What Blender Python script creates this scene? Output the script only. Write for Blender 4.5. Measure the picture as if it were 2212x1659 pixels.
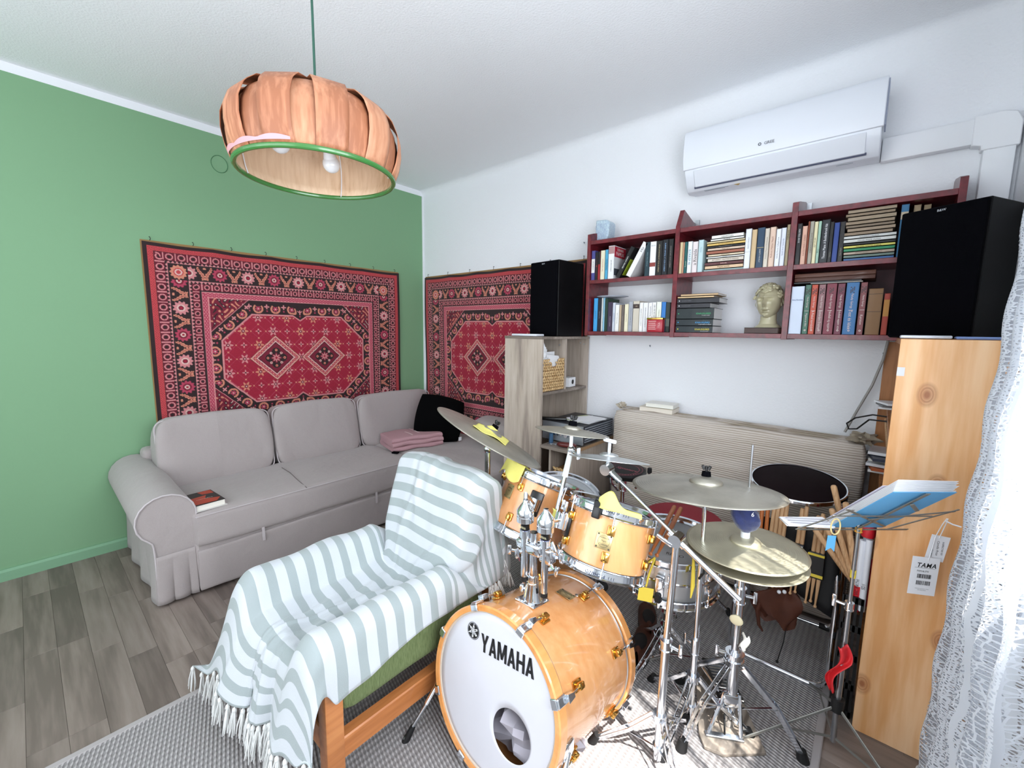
import bpy, bmesh, math, random
import numpy as np
from mathutils import Vector, Matrix
random.seed(7); np.random.seed(7)
PI=math.pi
for o in list(bpy.data.objects): bpy.data.objects.remove(o)
SC=bpy.context.scene; COL=SC.collection
# ---------------- camera, world, sun, lights, exposure ----------------
CAMP=(3.4234,-2.6276,1.3593); YAW,PITCH,ROLL,FPX=-0.7127,0.1253,0.0134,919.69
fw=Vector((math.sin(YAW)*math.cos(PITCH),math.cos(YAW)*math.cos(PITCH),-math.sin(PITCH)))
rt=Vector((math.cos(YAW),-math.sin(YAW),0)); up=rt.cross(fw)
r2=rt*math.cos(ROLL)+up*math.sin(ROLL); u2=-rt*math.sin(ROLL)+up*math.cos(ROLL)
cd=bpy.data.cameras.new('camera'); cam=bpy.data.objects.new('camera',cd); COL.objects.link(cam)
cam.matrix_world=Matrix(((r2.x,u2.x,-fw.x,CAMP[0]),(r2.y,u2.y,-fw.y,CAMP[1]),(r2.z,u2.z,-fw.z,CAMP[2]),(0,0,0,1)))
cd.sensor_fit='HORIZONTAL'; cd.sensor_width=36; cd.lens=FPX/2212*36; cd.clip_start=.05
SC.camera=cam
SC.view_settings.view_transform='Standard'; SC.view_settings.look='None'
SC.view_settings.gamma=1; SC.view_settings.use_curve_mapping=False; SC.view_settings.exposure=0.0
wd=bpy.data.worlds.new('sky'); SC.world=wd; wd.use_nodes=True
wb=wd.node_tree.nodes['Background']; wb.inputs[0].default_value=(.80,.90,1,1); wb.inputs[1].default_value=2.2
def light(name,kind,energy,loc,dirv,col=(1,1,1),size=(1,1)):
    l=bpy.data.lights.new(name,kind); l.energy=energy; l.color=col
    if kind=='AREA': l.shape='RECTANGLE'; l.size,l.size_y=size
    if kind=='SUN': l.angle=.009
    o=bpy.data.objects.new(name,l); COL.objects.link(o); o.location=loc
    o.rotation_euler=Vector(dirv).to_track_quat('-Z','Y').to_euler(); return o
sun=light('sun','SUN',15,(6,-2,6),(-1,.35,-1.9),(1,.97,.92))
# skylight entering by the balcony window beside the camera and added soft light from an assumed, unseen window behind the camera
light('window_skylight','AREA',55,(3.875,-2.02,1.5),(-1,0.25,.22),(.90,.95,1),(1.4,1.3))
light('rear_added_light','AREA',31,(2.35,-3.86,1.4),(-.05,1,.30),(.95,.97,1),(1.9,1.9))
# ---------------- helpers ----------------
def srgb(c):
    if isinstance(c,str): c=tuple(int(c[i:i+2],16) for i in (0,2,4))
    return tuple(((v/255)/12.92 if v/255<=.04045 else ((v/255+.055)/1.055)**2.4) for v in c)
ORG={}
def tag(o,label=None,cat=None,group=None,kind=None):
    if label: o['label']=label
    if cat: o['category']=cat
    if group: o['group']=group
    if kind: o['kind']=kind
    return o
def thing(name,label,cat,loc=(0,0,0),group=None):
    o=bpy.data.objects.new(name,None); COL.objects.link(o); o.location=loc; o.empty_display_size=.05
    ORG[o.name]=Vector(loc); return tag(o,label,cat,group)
def frame(n):
    n=Vector(n).normalized(); a=n.cross(Vector((0,0,1)))
    if a.length<1e-4: a=Vector((1,0,0))
    a.normalize(); return a,n.cross(a),n
_tc={}
def textmesh(s,bold=0):
    s0=s; s=(s,bold)
    if s in _tc: return _tc[s]
    c=bpy.data.curves.new('t','FONT'); c.body=s0; c.resolution_u=2; c.size=1; c.offset=bold; c.space_character=1+bold*6
    o=bpy.data.objects.new('t',c); me=o.to_mesh()
    v=np.array([tuple(x.co) for x in me.vertices]) if len(me.vertices) else np.zeros((0,3)); f=[tuple(p.vertices) for p in me.polygons]
    o.to_mesh_clear(); bpy.data.objects.remove(o); bpy.data.curves.remove(c)
    if len(v):
        mn=v.min(0); mx=v.max(0); v=v-(mn+mx)/2; w,h=(mx-mn)[:2]
    else: w=h=1
    _tc[s]=(v,f,w,h); return _tc[s]
class MB:
    def __init__(s): s.v=[]; s.f=[]
    def add(s,vs,fs):
        k=len(s.v); s.v+= [Vector(x) for x in vs]; s.f+=[tuple(i+k for i in f) for f in fs]; return s
    def box(s,c,size,R=None,bev=0,seg=2):
        bm=bmesh.new(); bmesh.ops.create_cube(bm,size=1)
        for v in bm.verts: v.co=Vector((v.co.x*size[0],v.co.y*size[1],v.co.z*size[2]))
        if bev: bmesh.ops.bevel(bm,geom=list(bm.edges),offset=min(bev,min(size)*.49),segments=seg,profile=.5,affect='EDGES')
        bm.verts.index_update(); c=Vector(c)
        s.add([(R@v.co if R else v.co)+c for v in bm.verts],[[v.index for v in f.verts] for f in bm.faces]); bm.free(); return s
    def b2(s,a,b,bev=0,seg=2):
        a=Vector(a); b=Vector(b); return s.box((a+b)/2,tuple(abs(x) for x in (b-a)),None,bev,seg)
    def cyl(s,p0,p1,r0,r1=None,n=16,cap=True):
        p0=Vector(p0); p1=Vector(p1); r1=r0 if r1 is None else r1
        a,b,_=frame(p1-p0); vs=[]
        for p,r in ((p0,r0),(p1,r1)):
            for k in range(n):
                t=2*PI*k/n; vs.append(p+a*(r*math.cos(t))+b*(r*math.sin(t)))
        fs=[(k,(k+1)%n,n+(k+1)%n,n+k) for k in range(n)]
        if cap: fs+=[tuple(range(n-1,-1,-1)),tuple(range(n,2*n))]
        return s.add(vs,fs)
    def tube(s,pts,r,n=10,closed=False,cap=True):
        pts=[Vector(p) for p in pts]; m=len(pts); vs=[]; rs=r if isinstance(r,(list,tuple)) else [r]*m
        prev=None
        for i,p in enumerate(pts):
            if closed: d=pts[(i+1)%m]-pts[i-1]
            else: d=pts[min(i+1,m-1)]-pts[max(i-1,0)]
            d.normalize()
            if prev is None: a,b,_=frame(d)
            else:
                a=prev-d*prev.dot(d); a.normalize(); b=d.cross(a)
            prev=a
            for k in range(n):
                t=2*PI*k/n; vs.append(p+a*(rs[i]*math.cos(t))+b*(rs[i]*math.sin(t)))
        fs=[]
        for i in range(m if closed else m-1):
            j=(i+1)%m
            for k in range(n): fs.append((i*n+k,i*n+(k+1)%n,j*n+(k+1)%n,j*n+k))
        if cap and not closed: fs+=[tuple(range(n-1,-1,-1)),tuple(range((m-1)*n,m*n))]
        return s.add(vs,fs)
    def lathe(s,o,ax,prof,n=40,closed=False,arc=(0,2*PI)):
        o=Vector(o); a,b,c=frame(ax); vs=[]; m=len(prof); full=abs(arc[1]-arc[0]-2*PI)<1e-6; nn=n if full else n+1
        for r,h in prof:
            for k in range(nn):
                t=arc[0]+(arc[1]-arc[0])*k/n; vs.append(o+a*(r*math.cos(t))+b*(r*math.sin(t))+c*h)
        fs=[]
        for i in range(m if closed else m-1):
            j=(i+1)%m
            for k in range(n):
                k2=(k+1)%nn; fs.append((i*nn+k,i*nn+k2,j*nn+k2,j*nn+k))
        return s.add(vs,fs)
    def grid(s,fn,nu,nv):
        vs=[fn(i/nu,j/nv) for j in range(nv+1) for i in range(nu+1)]
        return s.add(vs,[(j*(nu+1)+i,j*(nu+1)+i+1,(j+1)*(nu+1)+i+1,(j+1)*(nu+1)+i) for j in range(nv) for i in range(nu)])
    def ell(s,c,r,R=None,n=16,e=1.0):
        c=Vector(c); r=(r,r,r) if not isinstance(r,(tuple,list)) else r
        sp=lambda x:math.copysign(abs(x)**e,x)
        def fn(u,v):
            t=2*PI*u; p=-PI/2+PI*v
            q=Vector((r[0]*sp(math.cos(p))*sp(math.cos(t)),r[1]*sp(math.cos(p))*sp(math.sin(t)),r[2]*sp(math.sin(p))))
            return c+(R@q if R else q)
        return s.grid(fn,n,max(6,n//2))
    def prism(s,poly,o,X,Y,D):
        o=Vector(o);X=Vector(X);Y=Vector(Y);D=Vector(D); n=len(poly)
        vs=[o+X*a+Y*b for a,b in poly]+[o+X*a+Y*b+D for a,b in poly]
        return s.add(vs,[tuple(range(n-1,-1,-1)),tuple(range(n,2*n))]+[(k,(k+1)%n,n+(k+1)%n,n+k) for k in range(n)])
    def quad(s,a,b,c,d): return s.add([a,b,c,d],[(0,1,2,3)])
    def text(s,t,c,X,Y,h,maxw=None,slant=0,bold=0):
        v,f,w,hh=textmesh(t,bold); X=Vector(X).normalized();Y=Vector(Y).normalized(); k=h/hh; kx=k
        if maxw and w*k>maxw: kx=maxw/w; 
        if kx<k*.6: k=max(k*.75,kx/.6) if bold else kx/.6
        return s.add([Vector(c)+X*((p[0]+slant*p[1])*kx)+Y*(p[1]*k) for p in v],f)
    def build(s,name,m,parent=None,smooth=True,ang=35,solid=0,bevel=0,sub=0,origin=None,label=None,kind=None,fix=True):
        if parent is not None: org=ORG[parent.name]
        elif origin is not None: org=Vector(origin)
        else:
            xs=np.array([tuple(v) for v in s.v]); mn=xs.min(0); mx=xs.max(0); org=Vector(((mn[0]+mx[0])/2,(mn[1]+mx[1])/2,mn[2]))
        me=bpy.data.meshes.new(name); me.from_pydata([tuple(v-org) for v in s.v],[],s.f)
        if fix:
            bm=bmesh.new(); bm.from_mesh(me); bmesh.ops.remove_doubles(bm,verts=bm.verts,dist=1e-5); bmesh.ops.recalc_face_normals(bm,faces=bm.faces); bm.to_mesh(me); bm.free()
        me.materials.append(m)
        if smooth:
            me.polygons.foreach_set('use_smooth',[True]*len(me.polygons)); me.set_sharp_from_angle(angle=math.radians(ang))
        o=bpy.data.objects.new(name,me); COL.objects.link(o)
        if parent is not None: o.parent=parent
        else: o.location=org
        ORG[o.name]=org
        if solid: md=o.modifiers.new('s','SOLIDIFY'); md.thickness=solid; md.offset=0
        if bevel: md=o.modifiers.new('b','BEVEL'); md.width=bevel; md.segments=2; md.limit_method='ANGLE'
        if sub: md=o.modifiers.new('u','SUBSURF'); md.levels=sub; md.render_levels=sub
        if label: o['label']=label
        if kind: o['kind']=kind
        return o
def copyparts(src,dst,delta=None):
    for ch in list(src.children):
        c=ch.copy(); COL.objects.link(c); c.parent=dst; ORG[c.name]=ORG[dst.name]
        copyparts(ch,c)
# ---------------- materials ----------------
def nt(name):
    m=bpy.data.materials.new(name); m.use_nodes=True; t=m.node_tree; return m,t,t.nodes['Principled BSDF']
def N(t,k,**kw):
    n=t.nodes.new(k)
    for a,b in kw.items():
        if a.startswith('i_'): n.inputs[a[2:].replace('_',' ')].default_value=b
        else: setattr(n,a,b)
    return n
def ramp(t,fac,stops):
    r=t.nodes.new('ShaderNodeValToRGB'); e=r.color_ramp.elements
    while len(e)<len(stops): e.new(.5)
    for x,(p,c) in zip(e,stops): x.position=p; x.color=(*c,1)
    t.links.new(fac,r.inputs[0]); return r.outputs[0]
def mat(name,col,rough=.6,metal=0,bump=None,var=None,coat=0,alpha=1,sheen=0,spec=.5,stretch=(1,1,1),emit=0):
    m,t,b=nt(name); c=srgb(col); b.inputs['Base Color'].default_value=(*c,1); b.inputs['Roughness'].default_value=rough
    b.inputs['Metallic'].default_value=metal; b.inputs['Coat Weight'].default_value=coat; b.inputs['Specular IOR Level'].default_value=spec
    b.inputs['Coat Roughness'].default_value=.05
    if sheen: b.inputs['Sheen Weight'].default_value=sheen
    if bump or var:
        tc=N(t,'ShaderNodeTexCoord'); mp=N(t,'ShaderNodeMapping'); mp.inputs['Scale'].default_value=stretch; t.links.new(tc.outputs['Object'],mp.inputs[0])
    if var:
        n=N(t,'ShaderNodeTexNoise'); n.inputs['Scale'].default_value=var[0]; n.inputs['Detail'].default_value=5; t.links.new(mp.outputs[0],n.inputs['Vector'])
        c2=srgb(var[1]) if not isinstance(var[1],float) else tuple(max(0,x*(1-var[1])) for x in c)
        t.links.new(ramp(t,n.outputs[0],[(.3,c2),(.7,c)]),b.inputs['Base Color'])
    if bump:
        n=N(t,'ShaderNodeTexNoise'); n.inputs['Scale'].default_value=bump[0]; n.inputs['Detail'].default_value=4; t.links.new(mp.outputs[0],n.inputs['Vector'])
        bp=N(t,'ShaderNodeBump'); bp.inputs['Strength'].default_value=bump[1]; bp.inputs['Distance'].default_value=bump[2] if len(bump)>2 else .005
        t.links.new(n.outputs[0],bp.inputs['Height']); t.links.new(bp.outputs[0],b.inputs['Normal'])
    if emit: b.inputs['Emission Color'].default_value=(*c,1); b.inputs['Emission Strength'].default_value=emit
    return m
def wood(name,c1,c2,c3=None,axis=2,scale=1.0,rough=.45,coat=0,ring=14,grain=(60,1.2),knots=False,rand=0.0,bump=.15,swirl=.6):
    """axis = grain direction"""
    m,t,b=nt(name); tc=N(t,'ShaderNodeTexCoord'); mp=N(t,'ShaderNodeMapping'); t.links.new(tc.outputs['Object'],mp.inputs[0])
    oi=N(t,'ShaderNodeObjectInfo'); cx=N(t,'ShaderNodeVectorMath',operation='SCALE'); cx.inputs[0].default_value=(7.3,3.1,5.7)
    t.links.new(oi.outputs['Random'],cx.inputs['Scale']); ad=N(t,'ShaderNodeVectorMath',operation='ADD'); t.links.new(mp.outputs[0],ad.inputs[0])
    if rand: t.links.new(cx.outputs[0],ad.inputs[1])
    s=[1,1,1]; s[axis]=.09; mp.inputs['Scale'].default_value=tuple(x*scale for x in s)
    n1=N(t,'ShaderNodeTexNoise'); n1.inputs['Scale'].default_value=ring*.25; n1.inputs['Detail'].default_value=2; n1.inputs['Distortion'].default_value=swirl; t.links.new(ad.outputs[0],n1.inputs['Vector'])
    mu=N(t,'ShaderNodeMath',operation='MULTIPLY'); mu.inputs[1].default_value=ring; t.links.new(n1.outputs[0],mu.inputs[0])
    sn=N(t,'ShaderNodeMath',operation='SINE'); mu2=N(t,'ShaderNodeMath',operation='MULTIPLY'); mu2.inputs[1].default_value=3.1; t.links.new(mu.outputs[0],mu2.inputs[0]); t.links.new(mu2.outputs[0],sn.inputs[0])
    n2=N(t,'ShaderNodeTexNoise'); n2.inputs['Scale'].default_value=grain[0]; n2.inputs['Detail'].default_value=4; t.links.new(ad.outputs[0],n2.inputs['Vector'])
    mx=N(t,'ShaderNodeMath',operation='MULTIPLY_ADD'); mx.inputs[1].default_value=.22; t.links.new(sn.outputs[0],mx.inputs[0])
    sc=N(t,'ShaderNodeMath',operation='MULTIPLY'); sc.inputs[1].default_value=grain[1]; t.links.new(n2.outputs[0],sc.inputs[0]); t.links.new(sc.outputs[0],mx.inputs[2])
    c3=c3 or c1
    col=ramp(t,mx.outputs[0],[(.25,srgb(c2)),(.6,srgb(c1)),(.95,srgb(c3))])
    if rand:
        hs=N(t,'ShaderNodeHueSaturation'); mr=N(t,'ShaderNodeMapRange'); mr.inputs['To Min'].default_value=1-rand; mr.inputs['To Max'].default_value=1+rand
        t.links.new(oi.outputs['Random'],mr.inputs[0]); t.links.new(mr.outputs[0],hs.inputs['Value']); t.links.new(col,hs.inputs['Color']); col=hs.outputs[0]
    if knots:
        vo=N(t,'ShaderNodeTexVoronoi'); vo.voronoi_dimensions='2D'; vo.inputs['Scale'].default_value=knots; sx_=N(t,'ShaderNodeSeparateXYZ'); cb=N(t,'ShaderNodeCombineXYZ')
        t.links.new(tc.outputs['Object'],sx_.inputs[0]); t.links.new(sx_.outputs[0],cb.inputs[0]); q_=N(t,'ShaderNodeMath',operation='MULTIPLY'); q_.inputs[1].default_value=.62; t.links.new(sx_.outputs[2],q_.inputs[0]); t.links.new(q_.outputs[0],cb.inputs[1]); t.links.new(cb.outputs[0],vo.inputs['Vector'])
        kr=ramp(t,vo.outputs['Distance'],[(.02,(.9,.9,.9)),(.05,(.35,.35,.35)),(.055,(.75,.75,.75)),(.075,(.25,.25,.25)),(.08,(.5,.5,.5)),(.115,(0,0,0))])
        mixn=N(t,'ShaderNodeMixRGB'); t.links.new(kr,mixn.inputs[0]); t.links.new(col,mixn.inputs[1]); mixn.inputs[2].default_value=(*srgb('9a5a34'),1); col=mixn.outputs[0]
    t.links.new(col,b.inputs['Base Color']); b.inputs['Roughness'].default_value=rough; b.inputs['Coat Weight'].default_value=coat; b.inputs['Coat Roughness'].default_value=.06
    if bump:
        bp=N(t,'ShaderNodeBump'); bp.inputs['Strength'].default_value=bump; bp.inputs['Distance'].default_value=.001; t.links.new(mx.outputs[0],bp.inputs['Height']); t.links.new(bp.outputs[0],b.inputs['Normal'])
    return m
def vcol(name,rough=.9,bump=(900,.3,.001),sheen=.2):
    m,t,b=nt(name); a=N(t,'ShaderNodeVertexColor'); a.layer_name='Col'; t.links.new(a.outputs[0],b.inputs['Base Color']); b.inputs['Roughness'].default_value=rough
    b.inputs['Sheen Weight'].default_value=sheen
    tc=N(t,'ShaderNodeTexCoord'); n=N(t,'ShaderNodeTexNoise'); n.inputs['Scale'].default_value=bump[0]; t.links.new(tc.outputs['Object'],n.inputs['Vector'])
    bp=N(t,'ShaderNodeBump'); bp.inputs['Strength'].default_value=bump[1]; bp.inputs['Distance'].default_value=bump[2]; t.links.new(n.outputs[0],bp.inputs['Height']); t.links.new(bp.outputs[0],b.inputs['Normal'])
    return m
M={}
M['wall']=mat('textured_white_plaster','EEF0F4',.9,bump=(85,.55,.005))
M['ceil']=mat('ceiling_roughcast','F0F2F5',.95,bump=(110,.5,.004))
M['green']=mat('green_wall_paint','7EA780',.75,bump=(40,.08,.002))
M['greend']=mat('dark_green_line','4C7F58',.7)
M['white']=mat('white_plastic','E2E6EE',.35,coat=.2)
M['whitep']=mat('white_paint','EEF0F4',.6)
M['grey']=mat('grey_plastic','8C929B',.5)
M['black']=mat('black_rubber','0B0B0D',.6)
M['blackp']=mat('black_plastic','0A0A0C',.3)
M['blackf']=mat('black_fabric','050509',1,bump=(500,.3,.001),spec=.08)
M['chrome']=mat('chrome','E6EAF0',.1,1)
M['steel']=mat('brushed_steel','B9BDC2',.28,1,bump=(200,.05,.0005))
M['gold']=mat('gold_plated','E0AE5C',.14,1)
M['maple']=wood('maple_lacquer','DE9C62','CB874E','E8AE78',axis=2,scale=1.2,rough=.25,coat=.9,ring=5,grain=(25,1),bump=0,swirl=1.6)
M['hoopw']=wood('maple_hoop','E49C5A','CE8440','F0B070',axis=1,scale=1,rough=.25,coat=.8,ring=5,grain=(25,1),bump=0)
M['head']=mat('grey_white_drum_head','D5D5DC',.35,var=(6,.06))
M['headw']=mat('coated_drum_head','B8BCC0',.6,var=(14,.22))
M['brass']=None
M['sofa']=mat('beige_grey_linen','AAA19F',.95,bump=(15,.35,.014),var=(300,.07),sheen=.2)
M['piping']=mat('pale_piping','BDB5B6',.9)
M['cushb']=mat('black_cushion_cloth','030304',1,spec=.1)
M['pink']=mat('dusty_pink_terry','C49AA0',1,bump=(260,.9,.004),var=(200,.1))
M['pinkl']=mat('pale_pink_stripe','E3CCCF',1,bump=(260,.6,.003))
M['yellow']=mat('yellow_cleaning_cloth','E9E07A',.9,bump=(150,.5,.002))
M['yellowp']=mat('yellow_paper','E3CB4A',.8)
M['red']=mat('red_plastic','C8202E',.4)
M['redf']=mat('wine_red_fabric','932E38',.95,bump=(300,.3,.001))
M['dkmar']=mat('dark_maroon_vinyl','120408',.75,spec=.15)
M['paper']=mat('white_paper','F2F3F6',.8)
M['page']=mat('book_page_block','D9D2C3',.9,bump=(300,.2,.0005),stretch=(1,1,.1))
M['shelf']=mat('mahogany_burl_laminate','7A222C',.35,coat=.3,var=(38,'54131B'))
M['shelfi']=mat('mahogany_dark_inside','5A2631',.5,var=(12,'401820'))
M['oak']=wood('grey_oak_laminate','B0A294','8C7F76','C2B6AA',axis=2,scale=1,rough=.55,ring=9,grain=(55,1.05),bump=.08)
M['oakd']=wood('grey_oak_desktop','8E8278','756A60','A39789',axis=0,scale=1,rough=.55,ring=9,grain=(55,1.05),bump=.08)
M['chipboard']=mat('chipboard_edge','B08D68',.8,var=(160,.3))
M['pine']=wood('knotty_pine','EDBE8E','DDA268','F6D0A6',axis=2,scale=1,rough=.45,ring=8,grain=(40,1.05),bump=.04,knots=4.4,swirl=1.4)
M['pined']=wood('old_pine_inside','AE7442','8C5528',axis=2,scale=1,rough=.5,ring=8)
M['beech']=wood('orange_beech','C9804A','B06A36','D89158',axis=1,scale=1.4,rough=.4,coat=.3,ring=6,grain=(40,1.0),bump=.03)
M['stick']=wood('hickory','CDA57C','B38A60',axis=2,scale=3,rough=.5,ring=4)
M['sticko']=wood('orange_hickory','C0703A','A65A2A',axis=2,scale=3,rough=.4,ring=4)
M['plank']=wood('grey_laminate_plank','857870','6E625B','94877F',axis=0,scale=1,rough=.5,ring=7,grain=(45,1.05),rand=.13,bump=.05,swirl=2.0)
M['board']=wood('weathered_board','958A7E','6E645A','ADA296',axis=1,scale=1.3,rough=.7,ring=14,grain=(60,1.0),bump=.3)
M['olive']=mat('green_chenille','78865A',.95,bump=(60,.7,.004),var=(60,'5B6A40'),stretch=(5,5,.7))
M['navy']=mat('navy_velour','2B3566',.95,bump=(200,.4,.002),var=(40,.3),sheen=.4)
M['leather']=mat('brown_leather','5A3020',.55,bump=(60,.4,.003),var=(20,.3))
M['wicker']=mat('water_hyacinth','DDBE8E',.8,var=(60,'B48E5C'),bump=(120,.5,.002))
M['cable']=mat('grey_cable','9C9A96',.6)
M['bust']=mat('glazed_cream_ceramic','BDB698',.22,coat=.6)
M['bulb']=mat('opal_glass','F5F5F8',.2,coat=.3)
M['lampv']=wood('veneer_outer','C88C6A','A06648','D9A482',axis=2,scale=1.2,rough=.55,ring=6,grain=(60,1.0),rand=.1,bump=.05)
M['lampi']=wood('veneer_inner','D9B898','B98F6C','E6C9AB',axis=2,scale=1.2,rough=.6,ring=6,grain=(60,1.0),rand=.06,bump=.05)
M['lrim']=mat('green_enamel_rim','3E7A3C',.25,coat=.4)
M['cord']=mat('dark_green_cord','2F5A4C',.7)
M['blanketw']=mat('white_wool_strand','E3E4E2',.95)
M['futon']=None
M['blue']=mat('sky_blue_card','5FA8D8',.6)
M['ink']=mat('black_ink','111114',.6)
def cymbal_mat(name,c1,c2,rough=.38):
    m,t,b=nt(name); tc=N(t,'ShaderNodeTexCoord'); sx=N(t,'ShaderNodeVectorMath',operation='LENGTH'); t.links.new(tc.outputs['Object'],sx.inputs[0])
    mu=N(t,'ShaderNodeMath',operation='MULTIPLY'); mu.inputs[1].default_value=900; t.links.new(sx.outputs['Value'],mu.inputs[0])
    sn=N(t,'ShaderNodeMath',operation='SINE'); t.links.new(mu.outputs[0],sn.inputs[0])
    n=N(t,'ShaderNodeTexNoise'); n.inputs['Scale'].default_value=9; n.inputs['Detail'].default_value=6; t.links.new(tc.outputs['Object'],n.inputs['Vector'])
    t.links.new(ramp(t,n.outputs[0],[(.3,srgb(c2)),(.65,srgb(c1))]),b.inputs['Base Color'])
    b.inputs['Metallic'].default_value=.6; b.inputs['Roughness'].default_value=rough
    bp=N(t,'ShaderNodeBump'); bp.inputs['Strength'].default_value=.25; bp.inputs['Distance'].default_value=.0006; t.links.new(sn.outputs[0],bp.inputs['Height']); t.links.new(bp.outputs[0],b.inputs['Normal']); return m
M['brass']=cymbal_mat('aged_bronze','B5B1A4','928D80')
M['brassl']=cymbal_mat('sunlit_bronze','D2CDB4','B4AF98',.42)  # paler copy of the bronze, sunlight on the hi-hat put into the colour
def futon_mat():
    m,t,b=nt('striped_linen'); tc=N(t,'ShaderNodeTexCoord'); mp=N(t,'ShaderNodeMapping'); mp.inputs['Scale'].default_value=(1.6,1.6,12); t.links.new(tc.outputs['Object'],mp.inputs[0])
    n=N(t,'ShaderNodeTexNoise'); n.inputs['Scale'].default_value=1.5; n.inputs['Detail'].default_value=3; t.links.new(mp.outputs[0],n.inputs['Vector'])
    sp=N(t,'ShaderNodeSeparateXYZ'); t.links.new(tc.outputs['Object'],sp.inputs[0]); q=N(t,'ShaderNodeMath',operation='MULTIPLY_ADD'); q.inputs[1].default_value=560; t.links.new(sp.outputs[2],q.inputs[0])
    w=N(t,'ShaderNodeMath',operation='MULTIPLY'); w.inputs[1].default_value=9; t.links.new(n.outputs[0],w.inputs[0]); t.links.new(w.outputs[0],q.inputs[2]); s_=N(t,'ShaderNodeMath',operation='SINE'); t.links.new(q.outputs[0],s_.inputs[0])
    k=N(t,'ShaderNodeMath',operation='MULTIPLY_ADD'); k.inputs[1].default_value=.35; t.links.new(s_.outputs[0],k.inputs[0]); t.links.new(n.outputs[0],k.inputs[2])
    t.links.new(ramp(t,k.outputs[0],[(.15,srgb('A99B8C')),(.5,srgb('D2C8BE'))]),b.inputs['Base Color']); b.inputs['Roughness'].default_value=.9
    bp=N(t,'ShaderNodeBump'); bp.inputs['Strength'].default_value=.4; bp.inputs['Distance'].default_value=.002; t.links.new(s_.outputs[0],bp.inputs['Height']); t.links.new(bp.outputs[0],b.inputs['Normal'])
    return m
M['futon']=futon_mat()
def lace_mat():
    m,t,b=nt('white_lace_net'); uv=N(t,'ShaderNodeUVMap'); b.inputs['Base Color'].default_value=(.62,.65,.70,1); b.inputs['Roughness'].default_value=1; b.inputs['Specular IOR Level'].default_value=.1
    nz=N(t,'ShaderNodeTexNoise'); nz.inputs['Scale'].default_value=9; nz.inputs['Detail'].default_value=3; t.links.new(uv.outputs[0],nz.inputs['Vector'])
    mixv=N(t,'ShaderNodeMixRGB',blend_type='LINEAR_LIGHT'); mixv.inputs[0].default_value=.018; t.links.new(uv.outputs[0],mixv.inputs[1]); t.links.new(nz.outputs['Color'],mixv.inputs[2])
    sp=N(t,'ShaderNodeSeparateXYZ'); t.links.new(mixv.outputs[0],sp.inputs[0])
    def M2(op,a,b_=None):
        n=N(t,'ShaderNodeMath',operation=op)
        for i,x in enumerate((a,b_)):
            if x is None: continue
            if isinstance(x,(int,float)): n.inputs[i].default_value=x
            else: t.links.new(x,n.inputs[i])
        return n.outputs[0]
    # lengthwise stripes of open ladder work alternating with dense weave
    band=M2('FRACT',M2('MULTIPLY',sp.outputs[0],10.5)); ladder=M2('LESS_THAN',band,.52)
    def net(sx,sy,th):
        mp=N(t,'ShaderNodeMapping'); mp.inputs['Scale'].default_value=(sx,sy,1); t.links.new(mixv.outputs[0],mp.inputs[0])
        vo=N(t,'ShaderNodeTexVoronoi',feature='DISTANCE_TO_EDGE'); vo.voronoi_dimensions='2D'; vo.inputs['Scale'].default_value=1; vo.inputs['Randomness'].default_value=.75; t.links.new(mp.outputs[0],vo.inputs['Vector']); return M2('LESS_THAN',vo.outputs[0],th)
    a1=net(52,85,.10); a2=net(110,150,.24)
    rows=M2('LESS_THAN',M2('FRACT',M2('MULTIPLY',sp.outputs[1],16)),.06)
    edge=M2('LESS_THAN',M2('ABSOLUTE',M2('SUBTRACT',band,.54)),.06); e0=M2('LESS_THAN',sp.outputs[0],.016)
    f=M2('ADD',M2('MULTIPLY',a1,ladder),M2('MULTIPLY',a2,M2('SUBTRACT',1,ladder)))
    f=M2('MAXIMUM',f,M2('MAXIMUM',edge,e0)); f=M2('MAXIMUM',f,rows); f=M2('MINIMUM',f,1)
    tl=N(t,'ShaderNodeBsdfTranslucent'); tl.inputs[0].default_value=(.75,.8,.9,1); ms=N(t,'ShaderNodeMixShader'); ms.inputs[0].default_value=.15; t.links.new(b.outputs[0],ms.inputs[1]); t.links.new(tl.outputs[0],ms.inputs[2])
    tr=N(t,'ShaderNodeBsdfTransparent'); m4=N(t,'ShaderNodeMixShader'); t.links.new(f,m4.inputs[0]); t.links.new(tr.outputs[0],m4.inputs[1]); t.links.new(ms.outputs[0],m4.inputs[2])
    t.links.new(m4.outputs[0],t.nodes['Material Output'].inputs[0]); return m
M['lace']=lace_mat()
def glass_mat():
    m,t,b=nt('clear_window_glass'); tr=N(t,'ShaderNodeBsdfTransparent'); gl=N(t,'ShaderNodeBsdfGlossy'); gl.inputs['Roughness'].default_value=.02
    ms=N(t,'ShaderNodeMixShader'); ms.inputs[0].default_value=.06; t.links.new(tr.outputs[0],ms.inputs[1]); t.links.new(gl.outputs[0],ms.inputs[2]); t.links.new(ms.outputs[0],t.nodes['Material Output'].inputs[0]); return m
M['glass']=glass_mat()
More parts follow.
